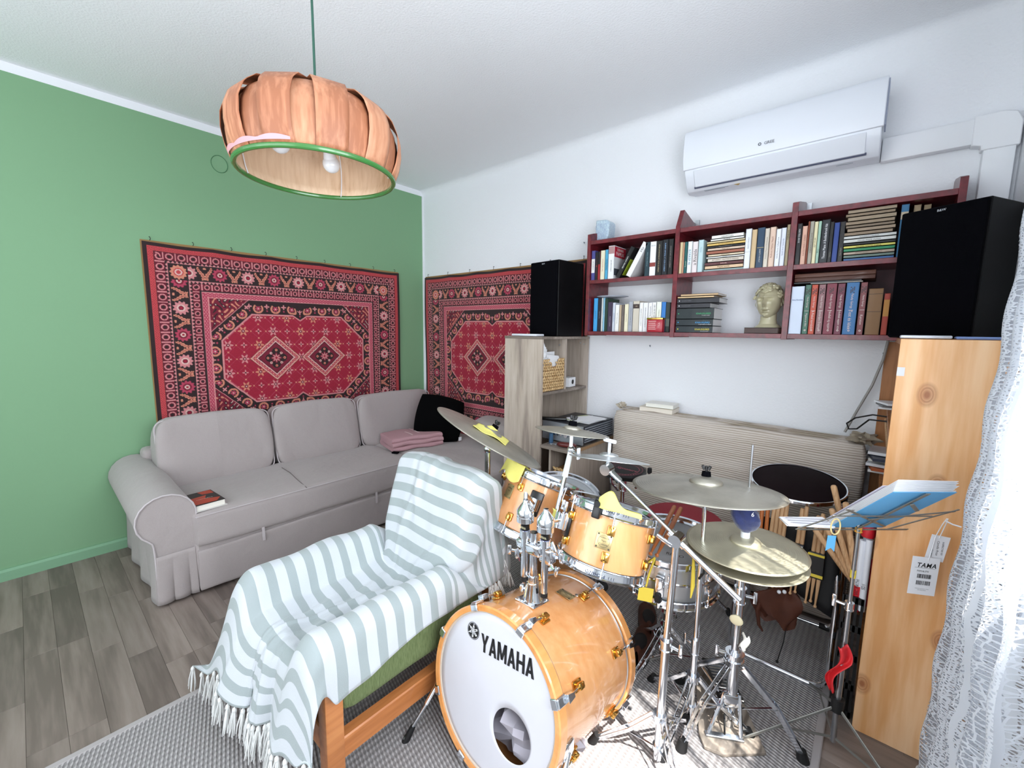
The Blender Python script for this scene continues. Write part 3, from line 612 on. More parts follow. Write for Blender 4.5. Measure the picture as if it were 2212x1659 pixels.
row([((2.003,2.028,1.857,1.6772),'4A4A8C','purple book with a white band, first book from the left on the upper shelf',dict(txt='SZIRMOK',tc='8A8A9A',band=[(.25,.72,'E5E2DE')],fh=.009)),
((2.030,2.048,1.846,1.6772),'17141A','thin black book with red lines beside the purple book, upper left bay',dict(txt='86',tc='C04038',band=[(.1,.85,'231418')],fh=.008)),
((2.049,2.065,1.848,1.6772),'A02028','thin red and black book left of the cream one, upper left bay',dict(band=[(.55,1,'16121A')])),
((2.067,2.096,1.852,1.6772),'E8E2C6','cream paperback with red title, upper left bay',dict(txt='Ezer hajnal könnye',tc='B04A3A',fh=.009)),
((2.098,2.117,1.854,1.6772),'4FA8CF','thin sky blue book right of the cream paperback, upper left bay',dict(txt='Fekete Ferenc',tc='18324A',fh=.008)),
((2.119,2.158,1.873,1.6772),'ECEDEF','thick white book showing part of its red front cover, upper left bay',dict(txt='A PIROS HAJÚ NŐ',tc='303038',band=[(.76,.98,'B08888')],extra=pamuk,fh=.010,pos=-.1)),
((2.352,2.380,1.867,1.6772),'1F3A44','dark teal book just right of the two leaning books, upper left bay',dict(txt='A könyv neve rózsa',tc='7FA0A8',fh=.009)),
((2.381,2.416,1.866,1.6772),'F0F0F0','white book with a small red picture low on its spine, upper left bay',dict(txt='ECO',tc='707078',dr='h',pos=.38,fh=.008,band=[(.27,.39,'8A3A34')])),
((2.417,2.452,1.866,1.6772),'121212','black book with gold title right of the white one with a red picture',dict(txt='UMBERTO ECO | A FOUCAULT-INGA',tc='C0B088',fh=.009)),
((2.453,2.484,1.869,1.6772),'10141C','black book with blue title, second from the right in the upper left bay',dict(txt='UMBERTO ECO | A TEGNAP SZIGETE',tc='8FB4DC',fh=.009)),
((2.486,2.512,1.868,1.6772),'0E0E10','black book with grey title, rightmost in the upper left bay',dict(txt='UMBERTO ECO | BAUDOLINO',tc='9A9490',fh=.008))],G1)
book(2.170,2.196,1.868,1.6775,'0F0F12','black book with a white cover and green stripe leaning to the right, upper left bay',txt='PÉNTEK KÖNYV',tc='E8E8E8',tilt=.50,fh=.009,group=G1,extra=lambda t,tf:(lambda b:(tf(b),b.build('cover_stripe',cmat('9AAE2C'),t,smooth=False)))(MB().b2((2.1945,-.22,1.70),(2.1952,-.1,1.80))))
book(2.235,2.266,1.885,1.6775,'F1F0F0','thick white book lettered Ho leaning against the dark teal book',txt='Ho',tc='55555C',tilt=.50,fh=.016,pos=.3,group=G1)
row([((2.012,2.040,1.569,1.3604),'3FA0DC','bright blue paperback, first from the left on the lower shelf',dict(txt='Utas és holdvilág',tc='1A3050',fh=.007)),
((2.041,2.066,1.568,1.3604),'141A2C','midnight blue book beside the bright blue paperback, lower left bay',dict(txt='Az öreg halász',tc='9098A8',fh=.007)),
((2.067,2.078,1.569,1.3604),'DADBD8','thin white booklet right of the midnight blue book, lower left bay'),
((2.079,2.091,1.569,1.3604),'8CBED8','thin pale blue booklet, lower left bay',dict(txt='Versek',tc='D8E8F0',fh=.006)),
((2.092,2.111,1.566,1.3604),'1F3B2C','dark green book, lower left bay'),
((2.112,2.144,1.541,1.3604),'3D3048','aubergine purple book, lower left bay',dict(txt='MÁRTA NAPLÓ',tc='B8A8B8',fh=.008,pos=-.15)),
((2.145,2.163,1.537,1.3604),'C8CEDA','grey-blue book with a blue title right of the purple one, lower left bay',dict(txt='Európa könyvtár',tc='3858A0',fh=.007)),
((2.164,2.190,1.524,1.3604),'F0EEEA','short white book with a thin grey title, lower left bay',dict(txt='Esterházy Péter novellák',tc='707070',fh=.006)),
((2.191,2.204,1.522,1.3604),'C3AD90','thin tan booklet, lower left bay'),
((2.205,2.223,1.522,1.3604),'6A5F58','brown-grey book with worn title, lower left bay',dict(txt='Hajnóczy',tc='A09488',fh=.006)),
((2.225,2.250,1.526,1.3604),'EAE2C4','cream book with small title, middle of the lower left bay',dict(txt='Tandori Dezső',tc='8A7A50',fh=.006)),
((2.251,2.277,1.540,1.3604),'A9ACB4','light grey book with dark title, lower left bay',dict(txt='OTTLIK: ISKOLA A HATÁRON',tc='303848',fh=.007)),
((2.279,2.319,1.542,1.3604),'CFC6B6','wide beige linen book with a brown title patch',dict(band=[(.76,.90,'3A2824')],txt='1M',tc='C0B090',dr='h',pos=.33,fh=.008)),
((2.320,2.342,1.532,1.3604),'F2F2F2','white book titled in black right of the wide beige book',dict(txt='írj könyvet A KALAPOS KERTÉSZ',tc='202028',fh=.008)),
((2.343,2.372,1.531,1.3604),'EDEDF0','second white book from the wide beige book, lower left bay',dict(txt='írj könyvet AZOK MAGYAROK',tc='282830',fh=.008)),
((2.374,2.397,1.530,1.3604),'F0F0F2','white book behind the left edge of the red tin',dict(txt='VILÁGOSSÁG',tc='303038',fh=.009,pos=.2)),
((2.398,2.420,1.531,1.3604),'F4F4F4','white book with bold black title behind the middle of the red tin',dict(txt='NEM ÉRTED NEV',tc='101018',fh=.010,pos=.2)),
((2.423,2.451,1.533,1.3604),'E9EDE0','pale greenish white book behind the right part of the red tin',dict(txt='Tl. szombaton',tc='607060',fh=.006,pos=.1)),
((2.452,2.477,1.531,1.3604),'2E78C4','royal blue book behind the right edge of the red tin'),
((2.478,2.502,1.528,1.3604),'26332F','dark grey-green book with a pale figure, last in the lower left bay',dict(band=[(.2,.45,'5F6A60')]))],G2,y=-.205)
tn=thing('tea_tin','small red tin box with gilt lid standing in front of the books','tin',(2.432,-.222,1.3604))
MB().b2((2.386,-.246,1.3605),(2.478,-.208,1.432),.004).build('tin_body',cmat('A81E30',.3),tn); MB().b2((2.384,-.2475,1.430),(2.480,-.2068,1.442),.003).build('tin_lid',M['gold'],tn)
l=MB(); 
for k in range(5): l.b2((2.395,-.2466,1.375+.011*k),(2.440-.003*(k%2),-.246,1.380+.011*k))
l.text('TEA',(2.458,-.2466,1.40),(0,0,1),(-1,0,0),.012,.03); l.build('tin_print',cmat('D8A0A0'),tn,smooth=False)
pt=thing('picture_plate','oval glossy plate lying on top of the books, lower left bay','plate',(2.10,-.14,1.570))
MB().lathe((2.105,-.14,1.5705),(0,0,1),[(.001,.0),(.07,.001),(.098,.008),(.1,.010),(.095,.010),(.068,.004),(.001,.003)],40).build('plate_dish',cmat('C8CEDC',.15),pt); MB().lathe((2.105,-.14,1.5755),(0,0,1),[(.0005,0),(.06,0)],32).build('plate_print',cmat('8090A8',.3),pt,smooth=False)
# middle bay, upper shelf
G3='books standing on the upper shelf, middle bay'
row([((2.549,2.564,1.843,1.6772),'DCC9A0','tan paperback, first from the left in the upper middle bay'),
((2.565,2.573,1.841,1.6772),'E0A888','thin peach booklet, upper middle bay'),
((2.574,2.590,1.842,1.6772),'0F5A5A','teal green book with a light pattern, upper middle bay',dict(txt='Kassák',tc='9AB8A0',fh=.008,pos=-.2)),
((2.591,2.614,1.842,1.6772),'EDF2F4','white book with a large blue title ending in 90',dict(txt='KÖRKÉP 90',tc='2A7898',dr='tb',fh=.014)),
((2.616,2.643,1.838,1.6772),'E6DCDC','pale pink-grey book with a large dark title ending in rivalda',dict(txt='a Rivalda',tc='2C2428',dr='bt',fh=.016)),
((2.645,2.671,1.843,1.6772),'BFD8DC','pale blue book left of the lying stack, upper middle bay',dict(txt='Körkép',tc='7FA0B8',fh=.008,pos=.2)),
((2.867,2.893,1.868,1.6772),'E8EAF0','tall white book directly right of the lying stack, upper middle bay',dict(txt='BARTIS MIHÁLY',tc='707480',fh=.007,pos=.15,band=[(.42,.425,'707480')])),
((2.895,2.917,1.861,1.6772),'D2B68C','plain tan book, upper middle bay'),
((2.919,2.950,1.866,1.6772),'24405A','slate blue book with a gold line, upper middle bay',dict(txt='BABITS MIHÁLY',tc='C8C8C0',dr='tb',fh=.008,pos=-.2,band=[(.50,.51,'C8B070')])),
((2.951,2.970,1.859,1.6772),'D9CFC0','beige book with a brown title, upper middle bay',dict(txt='Francesco Petrarca Daloskönyve',tc='6A5A48',fh=.007)),
((2.972,2.996,1.862,1.6772),'E2C4B0','pinkish beige book with a script title, upper middle bay',dict(txt='Radnóti Miklós: Napló',tc='8A5A48',fh=.010)),
((2.998,3.018,1.850,1.6772),'EDEFF5','white book, third from the right upright of the middle bay',dict(txt='Kálnoky Márton: Csillagok most',tc='686870',fh=.007)),
((3.019,3.038,1.852,1.6772),'E2E6F2','bluish white book, second from the right upright of the middle bay',dict(txt='Füredi: Amor Sanktóriája',tc='586080',fh=.007)),
((3.040,3.053,1.864,1.6772),'A89878','thin khaki book with dark capitals at the right end of the middle bay',dict(txt='GENEZIS',tc='403828',fh=.008,pos=.25))],G3)
def flatbook(x0,x1,z0,z1,hexc,label,txt=None,tc='202020',group=None,y=-.238,dep=.14,jit=0,fh=None,al=0,page=None,name='book'):
    h=z1-z0-.0008; t=thing(name,label,'book',((x0+x1)/2,y+dep/2,z0),group); th=min(.0018,h*.2)
    c=MB(); c.b2((x0,y,z0),(x1,y+.003,z0+h)); c.b2((x0,y,z0),(x1,y+dep,z0+th)); c.b2((x0,y,z0+h-th),(x1,y+dep,z0+h)); c.build('cover',cmat(hexc),t,smooth=False)
    MB().b2((x0+.002,y+.003,z0+th),(x1-.002,y+dep-.003,z0+h-th)).build('page_block',cmat(page) if page else M['page'],t,smooth=False)
    if txt: MB().text(txt,((x0+x1)/2+al*(x1-x0),y-.0008,z0+h/2),(1,0,0),(0,0,1),fh or min(h*.5,.008),(x1-x0)*.75).build('spine_lettering',cmat(tc),t,smooth=False)
    return t
G4='books lying in a stack, upper middle bay'
zs=1.6775
for (h,c,lab,tx,tc,dx0,dx1) in [(.012,'93A8A8','grey-blue book at the bottom of the lying stack',None,None,0,.008),(.018,'DDBC98','peach book with small black title, second from the bottom of the lying stack','Magyar költők','403020',.006,0),
 (.017,'5A2A2A','maroon and pale pink book, third from the bottom of the lying stack','Jolanda','D8B0A8',.004,0),(.019,'D8CEC0','beige book with brown capitals, fourth from the bottom of the lying stack','JEVTUSENKO - RAKÉTÁK ÉS SZEKEREK','604838',.018,0),
 (.009,'ECECEA','thin white book, fifth from the bottom of the lying stack','kortárs','909090',.01,.003),(.012,'DCCBB0','cream book below the rust brown book in the lying stack','Füst Milán','A08868',.018,0),(.017,'A0604A','rust brown book in the middle of the lying stack',None,None,.008,0),
 (.014,'D4BCA8','pinkish beige book above the rust brown one in the lying stack','Nagy Lajos','907058',.014,.002),(.010,'26262C','thin black book in the upper half of the lying stack','Galgóczi Erzsébet novellái','A0A0A0',.010,0),
 (.014,'DCB868','mustard yellow book in the upper half of the lying stack','Európa zsebkönyvek','806020',.010,.004),(.010,'E2CFA4','pale yellow book above the mustard yellow one',None,None,.008,.0),(.011,'EEEEE8','thin white book under the topmost book of the lying stack','Moldova','606060',.026,-.006),(.018,'F2F2EC','white book titled in heavy black letters on top of the lying stack','SZESZFŐZÉS','181818',.03,-.008)]:
    flatbook(2.676+dx0,2.862+dx1,zs,zs+h,c,lab,tx,tc or '202020',G4,y=-.232,fh=min(h*.55,.010)); zs+=h
# middle bay, lower shelf
G5='books lying in a stack, lower middle bay'
for (z0,z1,x0,x1,c,lab,tx,tc) in [(1.3604,1.397,2.550,2.742,'101E24','black book with yellow lettering at the bottom of the stack, lower middle bay','KNAUSGÅRD','E6D840'),(1.397,1.433,2.550,2.742,'101E24','black book with bright blue lettering in the lower middle stack','KNAUSGÅRD','38A0DC'),(1.433,1.491,2.550,2.744,'0F1F22','thick black book with green lettering in the lower middle stack','KNAUSGÅRD','3CB070'),
 (1.491,1.517,2.550,2.722,'22222A','thin charcoal book directly above the green-lettered one','','B0B0B0'),(1.517,1.544,2.550,2.765,'1C1C24','wider charcoal book near the top of the lower middle stack','','B0B0B0'),(1.544,1.555,2.552,2.738,'D8B88C','tan book lying second from the top in the lower middle bay','',''),(1.555,1.567,2.568,2.758,'CFAE84','tan book on top of the stack in the lower middle bay','','')]:
    t=flatbook(x0,x1,z0,z1,c,lab,None,group=G5,dep=.16,page='E2E2E2')
    if tx:
        w=z1-z0; MB().text(tx,(x1-.052,-.2388,z0+w*.52),(1,0,0),(0,0,1),.0115,.084).build('spine_lettering',cmat(tc),t,smooth=False)
        MB().text('Karl Ove',(x1-.036,-.2388,z0+w*.52+.011),(1,0,0),(0,0,1),.0055,.05).build('spine_lettering',cmat('3A5A5A'),t,smooth=False)
        MB().text({'E6D840':'Az őszintén életútja','38A0DC':'A harmadik birodalom','3CB070':'Az éjszaka iskolája'}[tc],(x1-.04,-.2388,z0+w*.52-.011),(1,0,0),(0,0,1),.005,.07).build('spine_lettering',cmat('D0D0D0'),t,smooth=False)
        MB().lathe((x0+.012,-.2388,z0+w*.5),(0,-1,0),[(.0003,0),(.003,0)],12).build('spine_mark',cmat(tc),t,smooth=False)
    elif c[0] in '12': 
        MB().text('Az amerikai irodalom',(x0+.05,-.2388,(z0+z1)/2),(1,0,0),(0,0,1),.004,.07).build('spine_lettering',cmat('8A8A90'),t,smooth=False)
        MB().lathe((x0+.012,-.2388,(z0+z1)/2),(0,-1,0),[(.0003,0),(.003,0)],12).build('spine_mark',cmat('E0E0E0'),t,smooth=False)
flatbook(2.890,3.035,1.3604,1.390,'3E241C','thick dark brown book lying under the ceramic head',None,dep=.17,y=-.225)
# ceramic head bust: one continuous surface sculpted from a sphere, with curls
def bust():
    t=thing('ceramic_head','glazed cream ceramic head of a curly-haired young man on a dark book','bust',(2.972,-.14,1.3905))
    c=Vector((2.974,-.145,1.515)); rot=Matrix.Rotation(-.12,3,'Z')  # faces -y, turned to the left of the picture
    def fn(u,v):
        th=2*PI*u; ph=-PI/2+PI*v
        x=math.cos(ph)*math.cos(th); y=math.cos(ph)*math.sin(th); z=math.sin(ph)   # -y is the face
        rx,ry,rz=.058,.068,.083
        f=max(0,-y)
        jaw=1-.30*max(0,-z)**1.3*(.6+.4*abs(x)); px=x*rx*jaw; pz=z*rz; py=y*ry*(1-.12*max(0,-z))
        g=lambda a,b,s1,s2:math.exp(-((x-a)/s1)**2-((z-b)/s2)**2)
        if y<0:
            py-=.026*g(0,-.14,.11,.16)+.014*g(0,.10,.09,.28)      # nose
            py-=.011*g(-.3,.30,.30,.07)+.011*g(.3,.30,.30,.07)    # brow
            py+=.022*(g(-.32,.15,.17,.085)+g(.32,.15,.17,.085))   # eye sockets
            py-=.012*(g(-.32,.135,.095,.045)+g(.32,.135,.095,.045))
            py-=.013*g(0,-.44,.20,.045)+.012*g(0,-.57,.17,.05)    # lips
            py+=.010*g(0,-.505,.26,.022)+.006*g(0,-.67,.2,.04)
            py-=.016*g(0,-.82,.25,.11)                            # chin
            py-=.008*(g(-.50,-.10,.16,.16)+g(.50,-.10,.16,.16))
        return c+rot@Vector((px,py,pz))
    m=MB(); m.grid(fn,96,84)
    m.build('face',M['bust'],t,ang=80)
    nk=MB(); nk.lathe(c+rot@Vector((0,.012,-.125)),(0,0,1),[(.0,0),(.062,0),(.058,.006),(.043,.018),(.037,.04),(.036,.07),(.04,.09),(.03,.11)],28); nk.build('neck',M['bust'],t)
    hr=MB(); rnd=random.Random(5)
    for k in range(85):
        az=rnd.uniform(-PI,PI); el=rnd.uniform(-.15,1.45)
        fx=math.sin(az); fy=-math.cos(az)
        if abs(az)<1.15 and el<.55: el=rnd.uniform(.58,1.4)
        if abs(az)<1.6 and el<.1: continue
        d=Vector((math.cos(el)*fx*.060,math.cos(el)*fy*.070,math.sin(el)*.086)); p=c+rot@d; n=(rot@d).normalized()
        a,b,_=frame(n); s=rnd.choice((-1,1)); r0=rnd.uniform(.010,.015)
        hr.tube([p+a*(r0*(1-q*.11)*math.cos(s*q*.75))+b*(r0*(1-q*.11)*math.sin(s*q*.75))+n*(.001+.0009*q) for q in range(9)],[.0045+.003*math.sin(PI*q/8) for q in range(9)],6)
    hr.build('curly_hair',M['bust'],t,kind='stuff')
    for s in (-1,1): 
        MB().tube([c+rot@Vector((s*.057,.002+.010*math.sin(a)*.9,.002+.018*math.cos(a))) for a in [k*.55 for k in range(9)]],.004,7).build('ear',M['bust'],t)
bust()
# right bay, upper
G6='books standing on the upper shelf, right bay'
row([((3.081,3.099,1.862,1.6772),'131214','black book with white lettering top and bottom, first in the upper right bay',dict(txt='KERTÉSZ ÁKOS',tc='D8D8D8',dr='tb',fh=.008,pos=.2)),
((3.101,3.120,1.848,1.6772),'DDAE98','salmon pink book, upper right bay',dict(txt='SÜKÖSD MIHÁLY: SZABAD',tc='804838',fh=.007)),
((3.121,3.128,1.866,1.6772),'9A4A2C','very thin rust brown book, upper right bay'),
((3.129,3.144,1.865,1.6772),'A8A294','thin stone grey book with worn lettering, upper right bay',dict(txt='FORRADALOM ÉS TITOK',tc='605848',fh=.007)),
((3.145,3.159,1.861,1.6772),'E8DEB4','pale yellow paperback, upper right bay',dict(txt='mit ér a fű?',tc='504830',dr='tb',fh=.007)),
((3.160,3.171,1.861,1.6772),'A8CCB8','thin mint green book, upper right bay',dict(txt='Petri',tc='406050',fh=.006,pos=-.2)),
((3.173,3.202,1.865,1.6772),'161A20','thick black book with a bold two-line white title, upper right bay',dict(txt='Thomas Mann: A Buddenbrook ház',tc='E8E8EC',fh=.010)),
((3.203,3.216,1.852,1.6772),'0D0D0F','plain narrow black book just left of the cobalt blue book',dict(txt='Sándor',tc='787870',fh=.006,pos=-.3)),
((3.218,3.237,1.846,1.6772),'1E3F8C','cobalt blue book, upper right bay'),
((3.239,3.256,1.847,1.6772),'1A1818','black-brown book next to the lying stack, upper right bay',dict(txt='Szabó Magda',tc='8A8478',fh=.006,pos=-.25))],G6)
G7='books lying in a stack, upper right bay'; zs=1.6775
for i,(h,c,lab,tx,tc) in enumerate([(.012,'2C5C94','blue book at the bottom of the right-hand stack',None,None),(.013,'64786E','grey-green mottled book, second from the bottom of the right-hand stack',None,None),(.014,'A89684','taupe book titled in brown, third from the bottom of the right-hand stack','SZILÁGYI GYÖRGY: Hanyas vagyok','403830'),(.014,'1E8458','emerald green book in the right-hand stack',None,None),(.012,'D6CC60','yellow book above the emerald green one','MINDEN MADÁR ÉNEKEL','505020'),
   (.011,'141414','thin black book above the yellow one in the right-hand stack',None,None),(.016,'D0D2CE','light grey book right above the thin black one in the right-hand stack','OSCAR WILDE VILÁGA','404040'),(.014,'CDCFCC','upper one of two light grey books in the right-hand stack','ROUSSEAU VILÁGA','505050')]):
    flatbook(3.261-i*.001,3.425,zs,zs+h,c,lab,tx,tc or '202020',G7,y=-.236,fh=.0065); zs+=h
for i,h in enumerate((.015,.016,.013,.016,.018,.014,.016)):
    if zs+h>1.892: break
    dx=[0,.012,.006,.004,.010,.002,.008][i]
    flatbook(3.252+dx,3.412+dx*.6,zs,zs+h,['8A7660','94806A','7C6A56','8E7A62','96846C','88745C','9A8870'][i],['lowest of the worn brown paperbacks on the right-hand stack','second lowest worn brown paperback on the right-hand stack','third lowest worn brown paperback on the right-hand stack','middle worn brown paperback of the right-hand stack','worn brown paperback two below the top of the right-hand stack','worn brown paperback just below the top of the right-hand stack','topmost worn brown paperback of the right-hand stack'][i],None,None,G7,y=-.236,page='8E7E66'); zs+=h
book(3.432,3.456,1.885,1.6772,'2A6A94','blue book with a face on its spine peeping out above the big speaker',band=[(.72,.86,'B8A890')],y=-.236)
book(3.470,3.492,1.885,1.6772,'B09A78','beige book behind the top of the big speaker, left one',y=-.2)
book(3.500,3.522,1.883,1.6772,'A89270','beige book behind the top of the big speaker, right one',y=-.19)
# right bay, lower
G8='books standing on the lower shelf, right bay'
row([((3.081,3.131,1.579,1.3604),'CFDAEC','thick pale blue-white book, first on the lower right shelf',dict(txt='Anna Karenina',tc='4A6890',dr='h',pos=.22,fh=.012))],G8)
FL=[((3.134,3.156,1.584),'3F6A58','dark green','Pegazus az élen','first'),((3.158,3.181,1.583),'C04A30','orange-red','A Pokol tornácán','second'),((3.185,3.210,1.583),'8E6266','dusty rose','Rotterdami Erasmus','third'),((3.213,3.250,1.585),'7A2438','crimson','Pokolbéli víg napjaim','fourth'),((3.253,3.279,1.583),'6A1E38','wine purple','Pokolbéli napjaim után','fifth'),((3.283,3.327,1.585),'2468A0','wide azure blue','Test és lélek','sixth'),((3.332,3.354,1.583),'7C3C40','brownish pink','Karoton','seventh')]
for (a,c,cn,tt,o_) in FL:
    def ex(t,tf,a=a,tt=tt):
        x0,x1,zt=a; cx=(x0+x1)/2
        l=MB(); l.text('Faludy György',(cx,-.2393,1.505),(0,0,-1),(1,0,0),min(.010,(x1-x0)*.35),.065)
        l.text(tt,(cx,-.2393,1.425),(0,0,-1),(1,0,0),min(.012,(x1-x0)*.4),.085); l.b2((cx-.008,-.2392,1.4655),(cx+.008,-.239,1.467)); l.lathe((cx,-.2392,1.378),(0,-1,0),[(.002,0),(.004,0)],10); l.build('spine_lettering',cmat('D6C6C0'),t,smooth=False)
        k=MB(); 
        for i in range(5):
            for j in range(3):
                if (i*3+j*5)%4!=1: k.b2((cx-.008+j*.0055,-.2393,1.540+i*.0055),(cx-.004+j*.0055,-.239,1.544+i*.0055))
        k.build('spine_emblem',cmat('2A1A1C'),t,smooth=False)
    book(a[0],a[1],a[2],1.3604,c,'%s hardback, %s of the seven matching hardbacks, lower right bay'%(cn,o_),extra=ex,group=G8)
row([((3.360,3.408,1.555,1.3604),'7A5428','brown cardboard-bound volume with black lines, lower right bay',dict(band=[(.5,.508,'201408'),(.88,.888,'201408')])),((3.412,3.432,1.533,1.3604),'A03018','red volume with a yellow label beside the big speaker',dict(band=[(.45,.85,'B07828')]))],G8)
bx=thing('wooden_case','flat dark brown wooden case lying on top of the books, lower right bay','case',(3.23,-.14,1.6))
MB().b2((3.085,-.225,1.600),(3.375,-.06,1.617),.002).build('case_base',cmat('4A2210'),bx); MB().b2((3.085,-.225,1.618),(3.375,-.06,1.636),.002).build('case_lid',cmat('54280F'),bx)
flatbook(3.150,3.335,1.588,1.592,'C8C4BC','thin pale magazine directly under the dark wooden case',y=-.23,name='magazine'); flatbook(3.085,3.33,1.592,1.599,'2C2C30','thin black folder under the dark wooden case',y=-.228,name='folder')
# patterned vase on top
vs_=thing('patterned_vase','pale blue and lilac patterned rectangular vase on the left end of the bookshelf top','vase',(2.02,-.13,1.9165))
MB().prism([(1.985,1.9165),(2.055,1.9165),(2.075,1.95),(2.08,2.03),(2.06,2.05),(1.985,2.055)],(0,-.175,0),(1,0,0),(0,0,1),(0,.09,0)).build('vase_body',mat('pale_crackle_glaze','C9DCE2',.4,var=(120,'9FB4CC'),bump=(90,.4,.002)),vs_,bevel=.008)
zg=MB()
for k in range(9): zg.tube([(1.99+.0085*k+.004*math.sin(j*1.7+k),-.1762,1.925+.013*j) for j in range(9)],.0011,4)
zg.build('raised_pattern',cmat('A9B8D0',.5),vs_)
# ---------------- loudspeakers ----------------
def speaker(name,label,corner,rz,w,h,d,badge):
    """corner = front left bottom; depth axis rotated by rz"""
    c=Vector(corner); R=Matrix.Rotation(rz,3,'Z'); X=R@Vector((1,0,0)); Y=R@Vector((0,1,0))
    t=thing(name,label,'speaker',c+X*w/2+Y*d/2)
    MB().box(c+X*w/2+Y*(d/2+.008)+Vector((0,0,h/2)),(w,d-.016,h),R,.003,1).build('cabinet',mat('black_ash_veneer','060608',.5,spec=.2,bump=(80,.1,.001)),t)
    MB().box(c+X*w/2+Y*.008+Vector((0,0,h/2)),(w-.006,.016,h-.006),R,.006,2).build('grille',M['blackf'],t)
    b=MB().text(badge,c+X*w*.5-Y*.0008+Vector((0,0,h-.018)),X,(0,0,1),.008); b.build('badge_lettering',cmat('C8CCD4',.3),t,smooth=False)
    return t
speaker('bookshelf_speaker','smaller-looking black loudspeaker standing on the grey oak shelf unit',(1.615,-.365,1.326),-.10,.235,.478,.27,'B&W')
speaker('bookshelf_speaker','large black loudspeaker on the pine bookcase beside the lace curtain',(3.431,-.345,1.351),-.5,.25,.478,.235,'B&W')
# ---------------- grey oak shelf unit with desk ----------------
un=thing('shelf_unit','tall grey oak laminate shelf unit with open shelves in the corner beside the hung carpet','shelf',(1.72,-.28,0))
UX0,UX1,UY0,UY1,UH=1.572,1.872,-.56,-.012,1.324
MB().b2((UX0,UY0,0),(UX1,UY0+.018,UH-.016),.0008,1).build('side_panel',M['oak'],un)
MB().b2((UX0,UY1-.018,0),(UX1,UY1,UH-.016),.0008,1).build('side_panel',M['oak'],un)
MB().b2((UX0-.002,UY0-.002,UH-.016),(UX1+.002,UY1,UH),.0008,1).build('top_board',M['oakd'],un)
MB().b2((UX0,UY0+.018,.962),(UX1-.002,UY1-.018,.98)).build('shelf_board',M['oakd'],un)
MB().b2((UX0,-.30,.98),(UX1-.004,-.284,UH-.016)).build('divider',M['oak'],un)
MB().b2((UX0+.02,-.30,0),(UX0+.036,UY1-.018,.962)).build('back_panel',M['oak'],un)
MB().b2((UX0,UY0+.018,.98),(UX0+.008,UY1-.018,UH-.016)).build('back_panel',M['oak'],un)
MB().b2((UX0,UY0+.018,.05),(UX1-.004,UY1-.018,.068)).build('shelf_board',M['oakd'],un)
for y,z in ((-.33,1.27),(-.03,1.27),(-.08,1.28)): MB().ell((UX1-.03,y-.0,z),.005,n=8).build('shelf_pin',M['steel'],un)
dk=thing('desk','small grey oak desk top with side panel attached beside the shelf unit','desk',(2.0,-.34,0))
DZ=.657
MB().prism([(1.874,-.56),(2.098,-.56),(2.104,-.15),(2.104,-.014),(1.874,-.014)],(0,0,DZ-.018),(1,0,0),(0,1,0),(0,0,.018)).build('desk_top',M['oakd'],dk,bevel=.0008)
MB().b2((2.098,-.559,DZ-.0185),(2.1045,-.02,DZ+.0004)).build('raw_edge',M['chipboard'],dk)
MB().b2((2.072,-.53,0),(2.09,-.03,DZ-.018)).build('leg_panel',M['oak'],dk)
MB().b2((1.90,-.50,0),(1.915,-.30,DZ-.018)).build('inner_panel',M['oak'],dk)
MB().b2((1.915,-.10,.1),(2.072,-.085,DZ-.018)).build('modesty_panel',M['oak'],dk)
# wicker basket: horizontal braided rows of real strands
bk=thing('wicker_basket','woven water-hyacinth basket with a cut-out handle holding papers on the shelf unit','basket',(1.76,-.40,.981))
def braidwall(p0,p1,z0,z1,rows,name,notch=False):
    p0=Vector(p0);p1=Vector(p1);L=(p1-p0).length;d=(p1-p0).normalized(); nrm=Vector((d.y,-d.x,0))
    m=MB(); rh=(z1-z0)/rows; n=max(5,int(L/.021))
    for r in range(rows):
        z=z0+rh*(r+.5)
        for k in range(n):
            s=(k+.5)/n; 
            if notch and r>=rows-3 and abs(s-.5)<.17-.03*(rows-1-r): continue
            c=p0+d*(L*s)+Vector((0,0,z)); sg=1 if r%2 else -1
            R=Matrix((d,nrm,Vector((0,0,1)))).transposed()@Matrix.Rotation(sg*.55,3,'Y')
            m.ell(c+nrm*.002,(L/n*.68,.006,rh*.40),R,8)
    return m
bx0,bx1,by0,by1=1.62,1.862,-.535,-.305
m=braidwall((bx1,by0,0),(bx1,by1,0),.983,1.185,11,'x',True); m.build('braided_side',M['wicker'],bk)
m=braidwall((bx0,by0,0),(bx1,by0,0),.983,1.185,11,'x'); m.build('braided_side',M['wicker'],bk)
m=braidwall((bx1,by1,0),(bx0,by1,0),.983,1.185,11,'x'); m.build('braided_side',M['wicker'],bk)
MB().b2((bx0,by0+.004,.982),(bx1-.006,by1-.004,.988)).build('basket_bottom',M['wicker'],bk)
inn=MB().b2((bx0+.004,by0+.006,.99),(bx1-.008,by0+.010,1.18)); inn.b2((bx0+.004,by1-.010,.99),(bx1-.008,by1-.006,1.18)); inn.b2((bx1-.010,by0+.006,.99),(bx1-.007,by1-.006,1.135)); inn.build('lining',cmat('A88050'),bk)
rr2=random.Random(11)
def crumple(cx,cy,cz,s,seed,stretch=(1,1,1)):
    q=random.Random(seed); ph=[q.uniform(0,6) for _ in range(6)]
    def fn(u,v):
        th=2*PI*u; p=-PI/2+PI*v; r=s*(1+.28*math.sin(5*th+ph[0]+3*p)+.2*math.sin(3*p*2+ph[1]+2*th)+.12*math.sin(11*th+ph[2]*p))
        return Vector((cx+r*stretch[0]*math.cos(p)*math.cos(th),cy+r*stretch[1]*math.cos(p)*math.sin(th),cz+r*stretch[2]*math.sin(p)))
    return MB().grid(fn,26,16)
